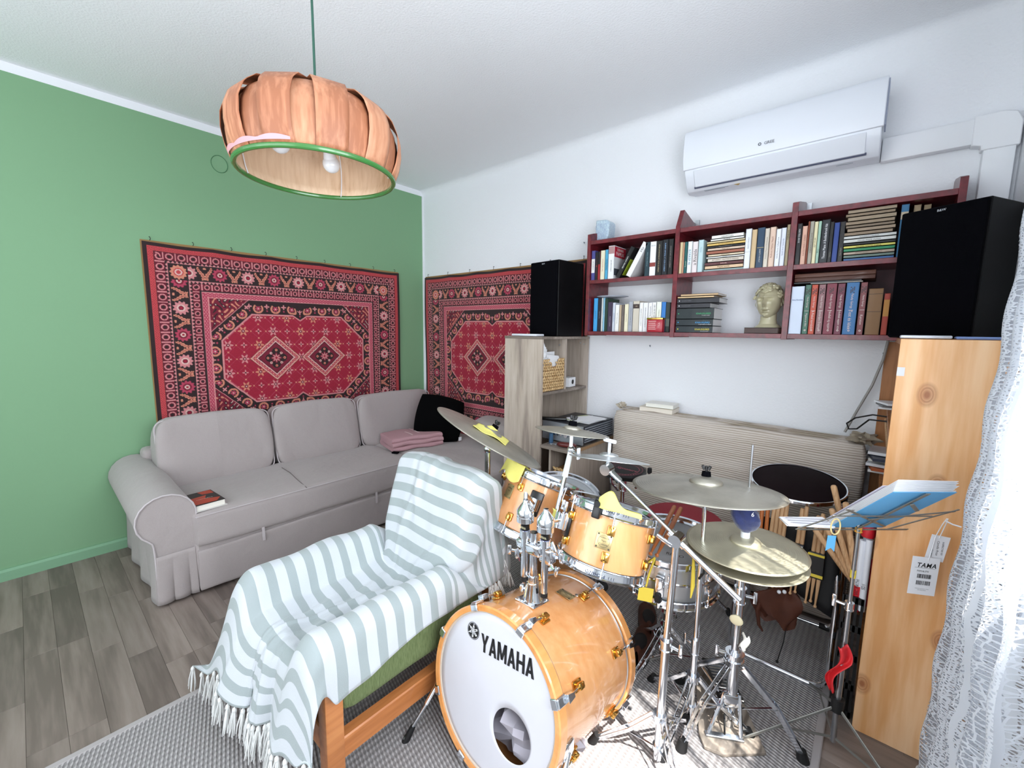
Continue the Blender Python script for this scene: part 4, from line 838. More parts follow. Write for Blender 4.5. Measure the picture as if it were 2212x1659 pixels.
tag(crumple(1.80,-.485,1.225,.034,1,(1,1.1,1.5)).build('crumpled_bag',M['paper'],ang=8),'crumpled white and green plastic bag sticking out of the basket at the left','bag')
pb=thing('paper_bundle','white papers standing in the basket showing through its handle notch','papers',(1.80,-.40,1.0))
for k,(y0,y1,z1,x) in enumerate(((-.47,-.335,1.205,1.835),(-.46,-.34,1.195,1.845),(-.44,-.325,1.225,1.80),(-.49,-.37,1.19,1.825))):
    MB().box((x,(y0+y1)/2,(1.0+z1)/2),(.0012,y1-y0,z1-1.0),Matrix.Rotation(.05*k-.08,3,'X')).build('sheet',M['paper'],pb,smooth=False)
wb_=thing('small_box','small white cardboard box with a black oval label on the shelf right of the basket','box',(1.80,-.17,.981))
MB().box((1.81,-.165,1.013),(.06,.095,.062),Matrix.Rotation(.12,3,'Z'),.001,1).build('carton',M['paper'],wb_)
o=MB().lathe((1.8415,-.160,1.015),(1,.12,0),[(.0005,0),(.016,0)],20); o.build('oval_label',M['ink'],wb_,smooth=False)
tb_=thing('white_gadget','slim white electronic device lying on the left corner of the shelf unit top','device',(1.72,-.50,UH))
MB().box((1.71,-.50,UH+.008),(.215,.075,.014),Matrix.Rotation(-.06,3,'Z'),.005,2).build('casing',M['white'],tb_); MB().ell((1.812,-.52,UH+.010),(.004,.012,.004),n=8).build('lens',M['ink'],tb_)
# hi-fi on desk
hf=thing('hifi_amplifier','silver hi-fi amplifier with a black ribbed case on the small desk','amplifier',(1.98,-.28,DZ))
MB().b2((1.80,-.425,DZ+.012),(2.098,-.05,DZ+.125),.002,1).build('case',mat('charcoal_metal','3A3D44',.4,.5),hf)
MB().b2((1.798,-.436,DZ+.010),(2.100,-.425,DZ+.127),.001,1).build('front_plate',mat('silver_plate','A9AFB6',.35,.7),hf)
rb=MB(); 
for k in range(7): rb.b2((2.098,-.41,DZ+.025+.014*k),(2.104,-.06,DZ+.031+.014*k))
rb.build('cooling_ribs',M['grey'],hf,smooth=False)
for x,r in ((1.90,.009),(1.925,.009),(1.95,.009),(1.985,.015),(2.02,.009)): MB().cyl((x,-.436,DZ+.055),(x,-.450,DZ+.055),r,r*.9,16).build('knob',M['chrome'],hf)
for x in (1.82,2.07): MB().cyl((x,-.41,DZ),(x,-.41,DZ+.012),.012,n=12).build('foot',M['black'],hf)
tag(MB().box((1.85,-.39,DZ+.137),(.045,.17,.016),Matrix.Rotation(-1.0,3,'Z'),.004,2).build('remote_control',M['blackp']),'black remote control lying on the hi-fi amplifier','remote control')
ps=thing('paper_stack','loose white sheets and leaflets spread on top of the hi-fi amplifier','papers',(2.0,-.25,DZ+.127))
for k in range(7): MB().box((2.0+.02*math.sin(k*2.1),-.24+.018*math.cos(k*1.7),DZ+.1275+.0016*k),(.15,.21,.0009),Matrix.Rotation(.25*math.sin(k*1.9)-.25,3,'Z')).build('sheet',M['paper'] if k!=5 else cmat('C4CC9C'),ps,smooth=False)
es=tag(MB().ell((2.03,-.50,DZ+.017),(.062,.027,.016),Matrix.Rotation(.3,3,'Z'),20,.8).build('spectacle_case',mat('wine_leather','5E1F1C',.35,coat=.3)),'wine red oval spectacle case on the small desk in front of the amplifier','case')
kc=thing('key_bunch','tangle of small metal keys and chain on the small desk','keys',(1.93,-.50,DZ))
for k in range(9):
    a=k*.9; MB().tube([(1.93+.022*math.cos(a)+.009*math.cos(q),-.50+.015*math.sin(a*1.3)+.009*math.sin(q),DZ+.003+.001*(k%3)) for q in [j*PI/4 for j in range(8)]],.0015,5,closed=True).build('ring',M['chrome'],kc)
for k in range(3): MB().box((1.915+.02*k,-.515+.008*k,DZ+.004+.002*k),(.04,.009,.002),Matrix.Rotation(.5*k-.3,3,'Z')).build('key',M['steel'],kc)
tag(MB().cyl((1.892,-.47,DZ),(1.892,-.47,DZ+.06),.014,.013,14).build('spray_bottle',cmat('3A5A78',.3)),'small dark blue bottle on the desk against the shelf unit','bottle')
sb=thing('storage_basket','brown woven basket on the floor under the desk','basket',(1.97,-.45,0))
m=braidwall((1.935,-.50,0),(2.06,-.50,0),.01,.52,22,'x'); m.build('braided_side',M['wicker'],sb); MB().b2((1.935,-.49,.0),(2.06,-.30,.50)).build('basket_body',cmat('8A6238'),sb)
# ---------------- sofa ----------------
so=thing('corner_sofa','long beige-grey slipcovered sofa bed with a rolled arm below the red carpet','sofa',(.5,-1.2,0))
def cushion(c,size,R=None,puff=.5,n=18,e=.38,wr=0,seed=0,sag=0):
    q=random.Random(seed); ph=[q.uniform(0,6) for _ in range(8)]
    c=Vector(c); a,b,h=size[0]/2,size[1]/2,size[2]/2
    vs=[];m=MB(); sp=lambda x,k:math.copysign(abs(x)**k,x)
    def fn(u,v):
        th=2*PI*u; p=-PI/2+PI*v
        X=sp(math.cos(th),e)*sp(math.cos(p),e); Y=sp(math.sin(th),e)*sp(math.cos(p),e); Z=sp(math.sin(p),.75)
        k=1+wr*(math.sin(X*7+ph[0]+Y*3)*.5+math.sin(Y*9+ph[1]-X*4)*.5)
        P=Vector((X*a,Y*b,Z*h*k)); 
        if sag: P.z-=sag*(1-X*X)*(1-Y*Y)
        return c+(R@P if R else P)
    return m.grid(fn,4*n,n)
SX=.93
ba=MB().b2((.03,-2.13,.03),(SX-.02,-.03,.30),.01,1); ba.b2((SX-.06,-.86,.03),(1.53,-.03,.30),.01,1); ba.build('base',M['sofa'],so)
def soft(a,b,r,name,wr=.002,seed=0):
    a=Vector(a);b=Vector(b); bm=bmesh.new(); bmesh.ops.create_cube(bm,size=1); s=b-a
    for v in bm.verts: v.co=Vector((v.co.x*s.x,v.co.y*s.y,v.co.z*s.z))
    bmesh.ops.subdivide_edges(bm,edges=list(bm.edges),cuts=14,use_grid_fill=True)
    q=random.Random(seed); ph=[q.uniform(0,6) for _ in range(8)]; hx,hy,hz=s.x/2,s.y/2,s.z/2
    for v in bm.verts:
        x,y,z=v.co; d=[max(0,abs(t)-(h-r)) for t,h in ((x,hx),(y,hy),(z,hz))]; L=math.sqrt(sum(t*t for t in d))
        if L>r*1e-6 and sum(t>0 for t in d)>=2:
            k=r/L if L>r else 1
            x,y,z=[math.copysign((h-r)+t*k,w) if t>0 else w for t,h,w in zip(d,(hx,hy,hz),(x,y,z))]
        n=wr*(math.sin(x*19+ph[0]+y*7)+math.sin(y*23+ph[1]-x*5+z*11)+.6*math.sin(z*31+ph[2]+y*13))
        edge=(1-abs(x)/hx)*(1-abs(y)/hy)*0+1
        v.co=Vector((x+n*.6*(abs(x)>hx*.9),y+n*.6*(abs(y)>hy*.9),z+n*(abs(z)>hz*.7)))
    bm.verts.index_update(); m=MB(); c=(a+b)/2
    m.add([v.co+c for v in bm.verts],[[v.index for v in f.verts] for f in bm.faces]); bm.free(); return m
soft((.30,-2.135,.245),(SX+.005,-.80,.425),.03,'x',.0025,1).build('seat_cushion',M['sofa'],so,ang=60)
soft((.30,-.80,.245),(1.545,-.03,.425),.035,'x',.004,2).build('chaise_cushion',M['sofa'],so,ang=60)
MB().tube([(SX+.004,-2.13,.418),(SX+.006,-1.5,.417),(SX+.004,-.82,.418)],.0028,6).build('piping',M['piping'],so)
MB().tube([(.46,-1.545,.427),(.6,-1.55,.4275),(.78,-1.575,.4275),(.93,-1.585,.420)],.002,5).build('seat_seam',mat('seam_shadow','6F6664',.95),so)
soft((SX-.03,-2.128,.022),(SX-.004,-.83,.236),.008,'x',.002,3).build('storage_drawer',M['sofa'],so,ang=60)
soft((1.50,-.80,.022),(1.535,-.04,.236),.008,'x',.002,4).build('chaise_front',M['sofa'],so,ang=60)
for y in (-1.83,-1.13): MB().box((SX+.002,y,.225),(.004,.014,.075),Matrix.Rotation(-.05,3,'Y')).build('pull_tab',M['piping'],so,smooth=False)
# back cushions, leaning
for i,(y0,y1) in enumerate(((-2.165,-1.538),(-1.53,-.90),(-.895,-.16))):
    L=y1-y0
    R=Matrix.Rotation(-.16,3,'Y'); h=.43
    m=cushion(((.235),(y0+y1)/2,.595),(.20,L,h),R,n=16,e=.20,wr=0,seed=i)
    for v in m.v:
        t=(v.z-.38)/.43; v.z+=.010*math.sin((v.y-y0)/L*PI)*max(0,t); v.x+=.008*math.sin(v.y*23+v.z*9+i)+.02*max(0,1-t)**2; v.x=max(v.x,.028)
    m.build('back_cushion',M['sofa'],so,ang=70)
    pts=[]; 
    for k in range(46):
        a=2*PI*k/46; cy=math.copysign(abs(math.cos(a))**.20,math.cos(a)); cz=math.copysign(abs(math.sin(a))**.20,math.sin(a))
        pl=Vector((.062,cy*(L/2-.006),cz*(h/2-.012))); p=Vector((.235,(y0+y1)/2,.595))+R@pl; t=(p.z-.38)/.43; p.z+=.010*math.sin((p.y-y0)/L*PI)*max(0,t); p.x+=.02*max(0,1-t)**2+.006; pts.append(p)
    MB().tube(pts,.004,6,closed=True).build('piping',M['piping'],so)
MB().b2((.02,-2.2,.05),(.14,-.03,.62),.03,3).build('back_frame',M['sofa'],so)
# rolled arm: scroll cross-section swept front to back
def armsec(x):
    cy,cz,r=-2.232,.432+.028*(.9-x)/.85,.118
    pts=[(-2.130,.02),(-2.128,.25),(-2.122,.36)]
    for k in range(15):
        a=-.15+k*(PI+1.05)/14; pts.append((cy+r*math.cos(a),cz+r*math.sin(a)))
    pts+= [(-2.294,.326),(-2.290,.305),(-2.288,.25),(-2.288,.12),(-2.288,.02)]
    return pts
xs=[.03,.2,.45,.7,.86,.885]; secs=[[Vector((x,p[0],p[1])) for p in armsec(x)] for x in xs]; n=len(secs[0]); m=MB()
vs=[p for s_ in secs for p in s_]; fs=[(i*n+k,i*n+(k+1)%n,(i+1)*n+(k+1)%n,(i+1)*n+k) for i in range(len(xs)-1) for k in range(n)]+[tuple(range(n)),tuple(range((len(xs)-1)*n,len(xs)*n))]
m.add(vs,fs); m.build('rolled_arm',M['sofa'],so,ang=50)
MB().tube([Vector((.888,p.y,p.z)) for p in secs[-1]],.0042,7).build('piping',M['piping'],so)
# pleated skirt of the arm front
pk=MB()
def skirt(u,v):
    y=-2.285+u*.155; z=.015+v*.24; f=.016*(1-v)*(abs(math.sin(u*PI*2.5))**.6); return Vector((.892+f,y-.012*(1-v)*(1-u),z))
pk.grid(skirt,40,10); pk.build('pleated_skirt',M['sofa'],so,solid=.003,ang=70)
sk=MB()
def skirt2(u,v):
    x=.89-u*.84; z=.015+v*.26; f=.010*(1-v)*math.sin(u*19)+.012*(1-v); return Vector((x,-2.284-f,z))
sk.grid(skirt2,50,8); sk.build('side_skirt',M['sofa'],so,solid=.003,ang=70)
cu=thing('lounge_cushion','beige-grey cushion lying at the white-wall end of the chaise','cushion',(1.2,-.17,.425))
m=cushion((1.20,-.16,.54),(.60,.19,.23),Matrix.Rotation(.25,3,'X'),n=12,e=.4,wr=0); m.build('cushion_cover',M['sofa'],cu,ang=70)
bc=thing('black_cushion','square black scatter cushion leaning in the sofa corner','cushion',(.66,-.42,.43))
def pil(u,v,s):
    a=(u-.5)*2;b=(v-.5)*2; k=(1-a*a)*(1-b*b); w=.20*(1-.10*b*b)*a; h=.20*(1-.10*a*a)*b
    return w,h,s*(.005+.07*k**.6)
Rb=Matrix.Rotation(-.55,3,'Z')@Matrix.Rotation(-.35,3,'Y')@Matrix.Rotation(-.25,3,'X')
for s in (1,-1):
    m=MB().grid(lambda u,v:Vector((.66,-.36,.610))+Rb@Vector((pil(u,v,s)[2],pil(u,v,s)[0],pil(u,v,s)[1])),16,16)
    if s==1: mm=m
    else: mm.add(m.v,m.f)
for v in mm.v: v.z=max(v.z,.428)
mm.build('cushion_cover',M['cushb'],bc,ang=80)
MB().b2((.80,-.27,.43),(.803,-.24,.46)).build('care_label',M['paper'],bc,smooth=False)
# folded pink towel
tw=thing('folded_towel','folded dusty pink bath towel with two pale stripes lying on the sofa seat','towel',(.60,-.60,.425))
RT=Matrix.Rotation(-.25,3,'Z'); tc0=Vector((.60,-.60,.428))
def towel_layer(z0,L,W_,off,seed,thick=.020):
    q=random.Random(seed); a=q.uniform(0,6)
    prof=[]; 
    for k in range(9): t=PI/2+PI*k/8; prof.append((-W_/2+math.cos(t)*thick,z0+thick+math.sin(t)*thick))
    for k in range(9): t=-PI/2+PI*k/8; prof.append((W_/2+math.cos(t)*thick,z0+thick+math.sin(t)*thick))
    m=MB(); ny=24; n=len(prof)
    for j in range(ny+1):
        y=-L/2+L*j/ny; e=1-.06*(abs(j/ny-.5)*2)**6
        for (x,z) in prof: m.v.append(tc0+RT@Vector((x+off+.004*math.sin(y*30+a),y,z*e+.003*math.sin(y*25+x*20+a))))
    for j in range(ny):
        for k in range(n): m.f.append((j*n+k,j*n+(k+1)%n,(j+1)*n+(k+1)%n,(j+1)*n+k))
    m.f+=[tuple(range(n)),tuple(range(ny*n,(ny+1)*n))]; return m
for i,(z,W_,off) in enumerate(((.0,.27,0),(.034,.26,.006),(.066,.245,.0))): towel_layer(z,.42,W_,off,i,.018).build('folded_layer',M['pink'],tw,ang=70)
for y in (-.05,.03):
    st=MB().grid(lambda u,v:tc0+RT@Vector((-.115+.235*u,y+.012*v+.03*(u-.5),.1035+.003*math.sin((y)*25+(-.115+.235*u)*20+2))),14,2); st.build('stripe',M['pinkl'],tw)
tag(MB().box((.72,-.835,.432),(.05,.03,.012),Matrix.Rotation(.5,3,'Z'),.003,1).build('black_pouch',M['blackf']),'tiny black thing peeping out under the left end of the folded towel','pouch')
# paperback on the sofa arm end
pbk=thing('paperback','thick paperback with an orange and black cover lying on the sofa seat by the arm','book',(.78,-2.05,.425))
RP=Matrix.Rotation(.07,3,'Z'); cc=Vector((.775,-2.055,.4275))
MB().box(cc+Vector((0,0,.015)),(.205,.125,.026),RP).build('page_block',cmat('E8E4DA'),pbk,smooth=False)
MB().box(cc+Vector((0,0,.029)),(.21,.13,.0015),RP).build('cover',cmat('16100E'),pbk,smooth=False); MB().box(cc+Vector((.004,0,.001)),(.225,.14,.0015),RP).build('back_cover',cmat('D8D4D0'),pbk,smooth=False)
cv=MB(); cv.prism([(-.02,-.06),(.09,-.06),(.095,.03),(.05,.06),(.02,.0),(-.03,.02)],cc+Vector((0,0,.0299)),RP@Vector((1,0,0)),RP@Vector((0,1,0)),(0,0,.0002)); cv.prism([(-.10,.0),(-.05,.01),(-.04,.06),(-.1,.06)],cc+Vector((0,0,.0299)),RP@Vector((1,0,0)),RP@Vector((0,1,0)),(0,0,.0002)); cv.build('cover_picture',cmat('B23A1C'),pbk,smooth=False)
MB().text('CASTANEDA',cc+Vector((.02,0,.0304)),RP@Vector((0,1,0)),RP@Vector((-1,0,0)),.009,.09).build('cover_lettering',cmat('D8C8B8'),pbk,smooth=False)
# ---------------- armchair ----------------
ar=thing('armchair','low beech-framed easy chair upholstered in green chenille, half hidden by a striped throw','armchair',(2.06,-1.8,0))
AX0,AX1=1.775,2.345; YFc,YBc=-2.155,-1.44
for x in (AX0+.005,AX1-.055):
    MB().b2((x,YFc,.0),(x+.05,YFc+.055,.47),.006,2).build('leg',M['beech'],ar)
    MB().b2((x,YBc-.05,.0),(x+.05,YBc,.47),.006,2).build('leg',M['beech'],ar)
    MB().b2((x+.005,YFc+.05,.095),(x+.045,YBc-.045,.165),.004,1).build('side_rail',M['beech'],ar)
MB().b2((AX0+.05,YFc+.008,.12),(AX1-.05,YFc+.04,.20),.004,1).build('front_rail',M['beech'],ar)
for x0,x1 in ((AX0,AX0+.10),(AX1-.10,AX1-.002)):
    soft((x0,YFc+.052,.238),(x1,YBc-.10,.468),.03,'x',.0015,5).build('side_panel',M['olive'],ar,ang=60)
soft((AX0+.10,YFc+.03,.18),(AX1-.10,-1.66,.345),.04,'x',.002,6).build('seat_cushion',M['olive'],ar,ang=60)
m=soft((1.90,-1.665,.20),(2.345,-1.60,.775),.03,'x',.002,7)
for v in m.v:
    k=max(0,(v.z-.35)/.45); v.y+=.07*k
    if v.z<.5: v.x=min(max(v.x,AX0+.10),AX1-.1) 
m.build('backrest',M['olive'],ar,ang=60)
# ---------------- striped throw with fringe ----------------
def interp(tb,u):
    for (a,pa),(b,pb_) in zip(tb,tb[1:]):
        if u<=b:
            k=(u-a)/(b-a) if b>a else 0; return tuple(x+(y-x)*k for x,y in zip(pa,pb_))
    return tb[-1][1]
CS=[(-1,(AX0-.075,.27)),(-.90,(AX0-.035,.40)),(-.83,(AX0-.005,.482)),(-.77,(AX0+.035,.512)),(-.71,(AX0+.085,.500)),(-.64,(AX0+.115,.44)),(-.56,(AX0+.135,.40)),(-.40,(AX0+.20,.384)),(0,(2.06,.378)),(.40,(AX1-.20,.384)),(.56,(AX1-.135,.40)),(.64,(AX1-.115,.44)),(.71,(AX1-.085,.500)),(.77,(AX1-.035,.512)),(.83,(AX1+.004,.485)),(.90,(AX1+.012,.44)),(1,(AX1+.020,.385))]
ss=lambda a,b,x:(lambda t:t*t*(3-2*t))(min(1,max(0,(x-a)/(b-a))))
def throw_pt(u,v):
    U=u*2-1
    x,z=interp(CS,U)
    if v<.16:      # behind the back, hanging
        t=v/.16; w=1; yb=-1.47-.03*t; zb=.46+.36*t; hang=1
    elif v<.20: t=(v-.16)/.04; w=1; a=PI*t; yb=-1.535-.035*(1-math.cos(a))*1.0+.035; zb=.82+.012*math.sin(a); yb=-1.50-.085*t; 
    elif v<.50: t=(v-.20)/.30; yb=-1.585-.115*t**.9; zb=.815-.415*t; w=1-t
    else: w=0; yb=None
    if v<.50:
        aU=abs(U); sg=1 if U>0 else -1
        xl,xr=1.885-.012*(1-w),2.338
        if aU<.52: bx_=(xl+xr)/2+(xr-xl)/2*(U/.52); by_=yb; bz=zb-.012*(aU/.52)**6-.004*math.sin(U*9)
        else:
            k=(aU-.52)/.48; bx_=(xr if sg>0 else xl)+sg*(.014*math.sin(min(1,k*4)*PI/2)+.018*k*(1+math.sin(k*9)))
            by_=yb+(.045+(.055 if sg>0 else .13)*k if k>0 else 0)*min(1,k*5)*(.35 if v<.16 else 1); bz=zb-.02-(.26*k*k+.05*k)*(.6 if v<.16 else 1)*(.6+.8*w)+.0; bz=max(bz,.40 if v>.16 else .44-.2*0)
        if v<.16: by_=max(by_,-1.49)
        s=ss(.10,.42,w) if v>=.20 else 1
        ax_,ay_,az=x,(-1.70 if yb is None else max(-1.70,yb)),z+ (zb-.40)*(1-ss(.45,.62,aU))
        ay_=min(yb,-1.60)
        return Vector((ax_*(1-s)+bx_*s,ay_*(1-s)+by_*s,az*(1-s)+bz*s))
    if v<.86:
        t=(v-.50)/.36; y=-1.70-.455*t
        zz=z-.012*math.sin(PI*t)*(abs(U)<.6)+.004*math.sin(y*40+U*6)*(abs(U)<.6)+.003*math.sin(U*17+y*22)
        if U>.83: zz-= (.0+.075*t*t)*ss(.83,1,U)
        if U<-.83: zz-=.05*t*ss(.83,1,-U)
        return Vector((x,y,zz))
    t=(v-.86)/.14; a=min(1,t/.25)
    drop=ss(.55,.72,abs(U)); L=.215+.10*drop
    yy=-2.155-.035*math.sin(a*PI/2)-.05*t-.02*math.sin(U*11+1.0)*t-.055*t*(1-ss(-.9,.2,U))
    zz=z-.012*(1-math.cos(a*PI/2))-L*max(0,t-.05)
    xx=x+.012*math.sin(U*13)*t
    if U<-.77: xx-= .10*t*ss(.77,1,-U); 
    if U>.77: xx+=.03*t*ss(.77,1,U); zz-=.03*t
    if abs(U)>.83: zz=max(zz, .10 if U<0 else .20)
    return Vector((xx,yy,zz))
def throw():
    nu,nv=120,250
    P=np.array([[tuple(throw_pt(i/nu,j/nv)) for i in range(nu+1)] for j in range(nv+1)])
    for _ in range(5):
        Q=P.copy(); Q[1:-1,1:-1]=(P[1:-1,1:-1]*2+P[:-2,1:-1]+P[2:,1:-1]+P[1:-1,:-2]+P[1:-1,2:])/6
        Q[0,1:-1]=(P[0,:-2]+P[0,2:]+P[0,1:-1])/3; Q[-1,1:-1]=(P[-1,:-2]+P[-1,2:]+P[-1,1:-1])/3; Q[1:-1,0]=(P[:-2,0]+P[2:,0]+P[1:-1,0])/3; Q[1:-1,-1]=(P[:-2,-1]+P[2:,-1]+P[1:-1,-1])/3
        P=Q
    # creases
    J,I=np.meshgrid(np.arange(nv+1)/nv,np.arange(nu+1)/nu,indexing='ij')
    def nrm(P):
        a=np.zeros_like(P);b=np.zeros_like(P); a[:,1:-1]=P[:,2:]-P[:,:-2]; a[:,0]=P[:,1]-P[:,0];a[:,-1]=P[:,-1]-P[:,-2]; b[1:-1]=P[2:]-P[:-2]; b[0]=P[1]-P[0]; b[-1]=P[-1]-P[-2]
        n=np.cross(b,a); return n/np.maximum(1e-9,np.linalg.norm(n,axis=-1,keepdims=True))
    n=nrm(P); n*=np.sign(n[...,2:3].mean()) if n[60:140,40:80,2].mean()<0 else 1
    rs=np.random.RandomState(4); d=np.zeros(P.shape[:2])
    for k in range(40):
        cu,cv_=rs.rand(),rs.rand(); th=rs.normal(PI/2,.55); s1=rs.uniform(.010,.022); s2=rs.uniform(.06,.2); A=rs.uniform(-.004,.009)
        du=(I-cu);dv=(J-cv_)*1.6; q=du*math.sin(th)-dv*math.cos(th)*.6; p=du*math.cos(th)+dv*math.sin(th); d+=A*np.exp(-(q/s1)**2-(p/s2)**2)
    d+=.0012*np.sin(I*60+np.sin(J*12)*3)*np.sin(J*23)
    P=P+n*(d[...,None]+.004)
    C=np.zeros((nv+1,nu+1,3)); W1=np.array(srgb('DADDDE')); G1_=np.array(srgb('A9B1B1'))
    ph=(J*1.62+.004*np.sin(I*20))/ .0985; st=(ph-np.floor(ph))<.45; C[:]=W1; C[st]=G1_
    C*= (1+.05*(rs.rand(nv+1,nu+1,1)-.5))
    return P,C
P,Ccol=throw(); nv_,nu_=P.shape[0]-1,P.shape[1]-1
tb=thing('striped_throw','white and grey-green striped cotton throw with fringe draped over the armchair','blanket',(2.06,-1.8,.3))
m=MB(); m.add([Vector(p) for p in P.reshape(-1,3)],[(j*(nu_+1)+i,j*(nu_+1)+i+1,(j+1)*(nu_+1)+i+1,(j+1)*(nu_+1)+i) for j in range(nv_) for i in range(nu_)])
# finer stripe edges: colour by face corner would blur, so colour attribute sits on a 2x subdivided copy
o=m.build('woven_cloth',vcol('striped_weave',.95,(420,.5,.0015),.3),tb,ang=180,fix=False)
me=o.data; a=me.color_attributes.new('Col','FLOAT_COLOR','CORNER'); 
fc=[]; W1=srgb('C6CBD0'); G1_=srgb('9CA6A7')
for j in range(nv_):
    vv=(j+.5)/nv_; ph=(2.25*vv if vv<.16 else .36+2.9*(vv-.16) if vv<.2 else .475+1.42*(vv-.2) if vv<.5 else .901+1.27*(vv-.5) if vv<.86 else 1.358+2.0*(vv-.86))/.066+.3; 
    base=G1_ if (ph-math.floor(ph))<.48 else W1
    for i in range(nu_): fc.append(base)
arr=np.repeat(np.array(fc),4,axis=0); a.data.foreach_set('color',np.concatenate([arr,np.ones((len(arr),1))],1).astype(np.float32).ravel())
md=o.modifiers.new('s','SOLIDIFY'); md.thickness=.003; md.offset=0
def tassel(p,d,L,seed,parent):
    q=random.Random(seed); p=Vector(p); m=MB(); d=Vector(d).normalized(); a,b,_=frame(d)
    m.ell(p+d*.012,(.007,.007,.010),n=8)
    for k in range(9):
        t=q.uniform(0,6.28); r=q.uniform(.003,.013); l=L*q.uniform(.75,1.1); e=a*math.cos(t)*r+b*math.sin(t)*r; w=q.uniform(-.005,.005)
        m.tube([p,p+d*l*.25+e*.5,p+d*l*.6+e+a*w,p+d*l+e*1.25-a*w],[.0018,.0024,.0022,.0012],5)
    return m.build('tassel',M['blanketw'],parent)
for k in range(34):
    i=int(round(k*nu_/33)); p=Vector(P[nv_,i]); tassel(p,(random.uniform(-.12,.12),-.12,-1),min(.105,max(.05,p.z-.012)),k,tb)
for k in range(10): p=Vector(P[0,int(nu_-k*4)]); tassel(p,(random.uniform(-.1,.2),.1,-1),.09,100+k,tb)
for k in range(6): p=Vector(P[int(nv_*(.14+.035*k)),nu_]); tassel(p,(.15,.1,-1),.07,200+k,tb)
# ---------------- drum building blocks ----------------
def fr(n,ref=(0,0,1)):
    n=Vector(n).normalized(); r=Vector(ref); a=(r-n*r.dot(n))
    if a.length<1e-3: a=Vector((0,1,0))-n*n.y
    a.normalize(); return a,n.cross(a),n      # a: reference side direction
def rad(c,a,b,t,r): return c+a*(r*math.cos(t))+b*(r*math.sin(t))
def lug(t,c,out,ax,m,s=1,name='lug'):
    """small bridge lug on a shell: out = outwards, ax = along the rod"""
    tn=out.cross(ax).normalized(); R=Matrix((tn,out,ax)).transposed()
    mb=MB().box(c+out*.0035*s,(.026*s,.007*s,.034*s),R,.003*s,2); mb.box(c+out*.013*s,(.017*s,.016*s,.022*s),R,.004*s,2); mb.cyl(c+out*.014*s+ax*.010*s,c+out*.014*s+ax*.016*s,.006*s,n=10)
    return mb.build(name,m,t)
def hoop(c,n,R,up_,name,t,m=None,h=.022):
    """triple-flanged metal hoop; up_ = +1 for batter side"""
    u=up_; pr=[(R-.012,.004*u),(R-.001,.006*u),(R+.001,-.006*u),(R+.008,-.009*u),(R+.010,-.006*u),(R+.005,-.003*u),(R+.006,(h-.008)*u),(R+.011,(h-.004)*u),(R+.010,h*u),(R+.002,(h-.003)*u),(R-.002,.008*u)]
    return MB().lathe(c,n,pr,60,closed=True).build(name,m or M['chrome'],t,ang=40)
def tomdrum(t,cb,n,R,h,lugs,ph,shell,lugm,badge=None,bt=0):
    """cb: centre of bottom head, n: towards batter head"""
    cb=Vector(cb); a,b,n=fr(n); ct=cb+n*h; r=R-.010
    MB().lathe(cb,n,[(r,.008),(r,h-.008)],64).build('shell',shell,t)
    MB().lathe(ct,n,[(.0005,.0015),(r-.012,.0015),(r-.004,.001),(r+.002,-.004)],56).build('batter_head',M['headw'],t)
    MB().lathe(cb,n,[(.0005,-.0015),(r-.012,-.0015),(r+.002,.004)],56).build('resonant_head',M['head'],t)
    hoop(ct,n,R-.008,1,'hoop',t); hoop(cb,n,R-.008,-1,'hoop',t)
    for k in range(lugs):
        th=ph+2*PI*k/lugs; o=(a*math.cos(th)+b*math.sin(th)).normalized()
        for s,z in ((1,h-.045),(-1,.045)):
            p=cb+n*z+o*r; lug(t,p,o,n*s,lugm,.9)
            q=p+o*.0125; e=cb+n*(h+.012 if s>0 else -.012)+o*(r+.0125)
            m=MB().cyl(q,e,.0024,n=8); m.cyl(e-n*s*.004,e+n*s*.005,.0045,n=8); m.build('tension_rod',M['chrome'],t)
    return a,b,n,ct
def badge_(t,c,out,up_,w,h,lines,shape='rect'):
    rt_=up_.cross(out).normalized(); R=Matrix((rt_,up_,out)).transposed()
    b=MB().box(c+out*.001,(w,h,.0016),R,.004,2).build('badge',mat('brass_badge','C9B583',.3,.8),t)
    m=MB(); 
    for i,(s,hh) in enumerate(lines): m.text(s,c+out*.0022+up_*(h*.22-i*h*.2),rt_,up_,hh,w*.7)
    m.lathe(c+out*.0021,out,[(w*.36,0),(w*.375,0)],28)
    for sx in (-1,1):
        for sy in (-1,1): m.lathe(c+out*.0023+rt_*sx*w*.4+up_*sy*h*.4,out,[(.0003,0),(w*.06,0)],8)
    ORG[b.name]=ORG[t.name]; m.build('badge_print',cmat('3A3428'),b,smooth=False)
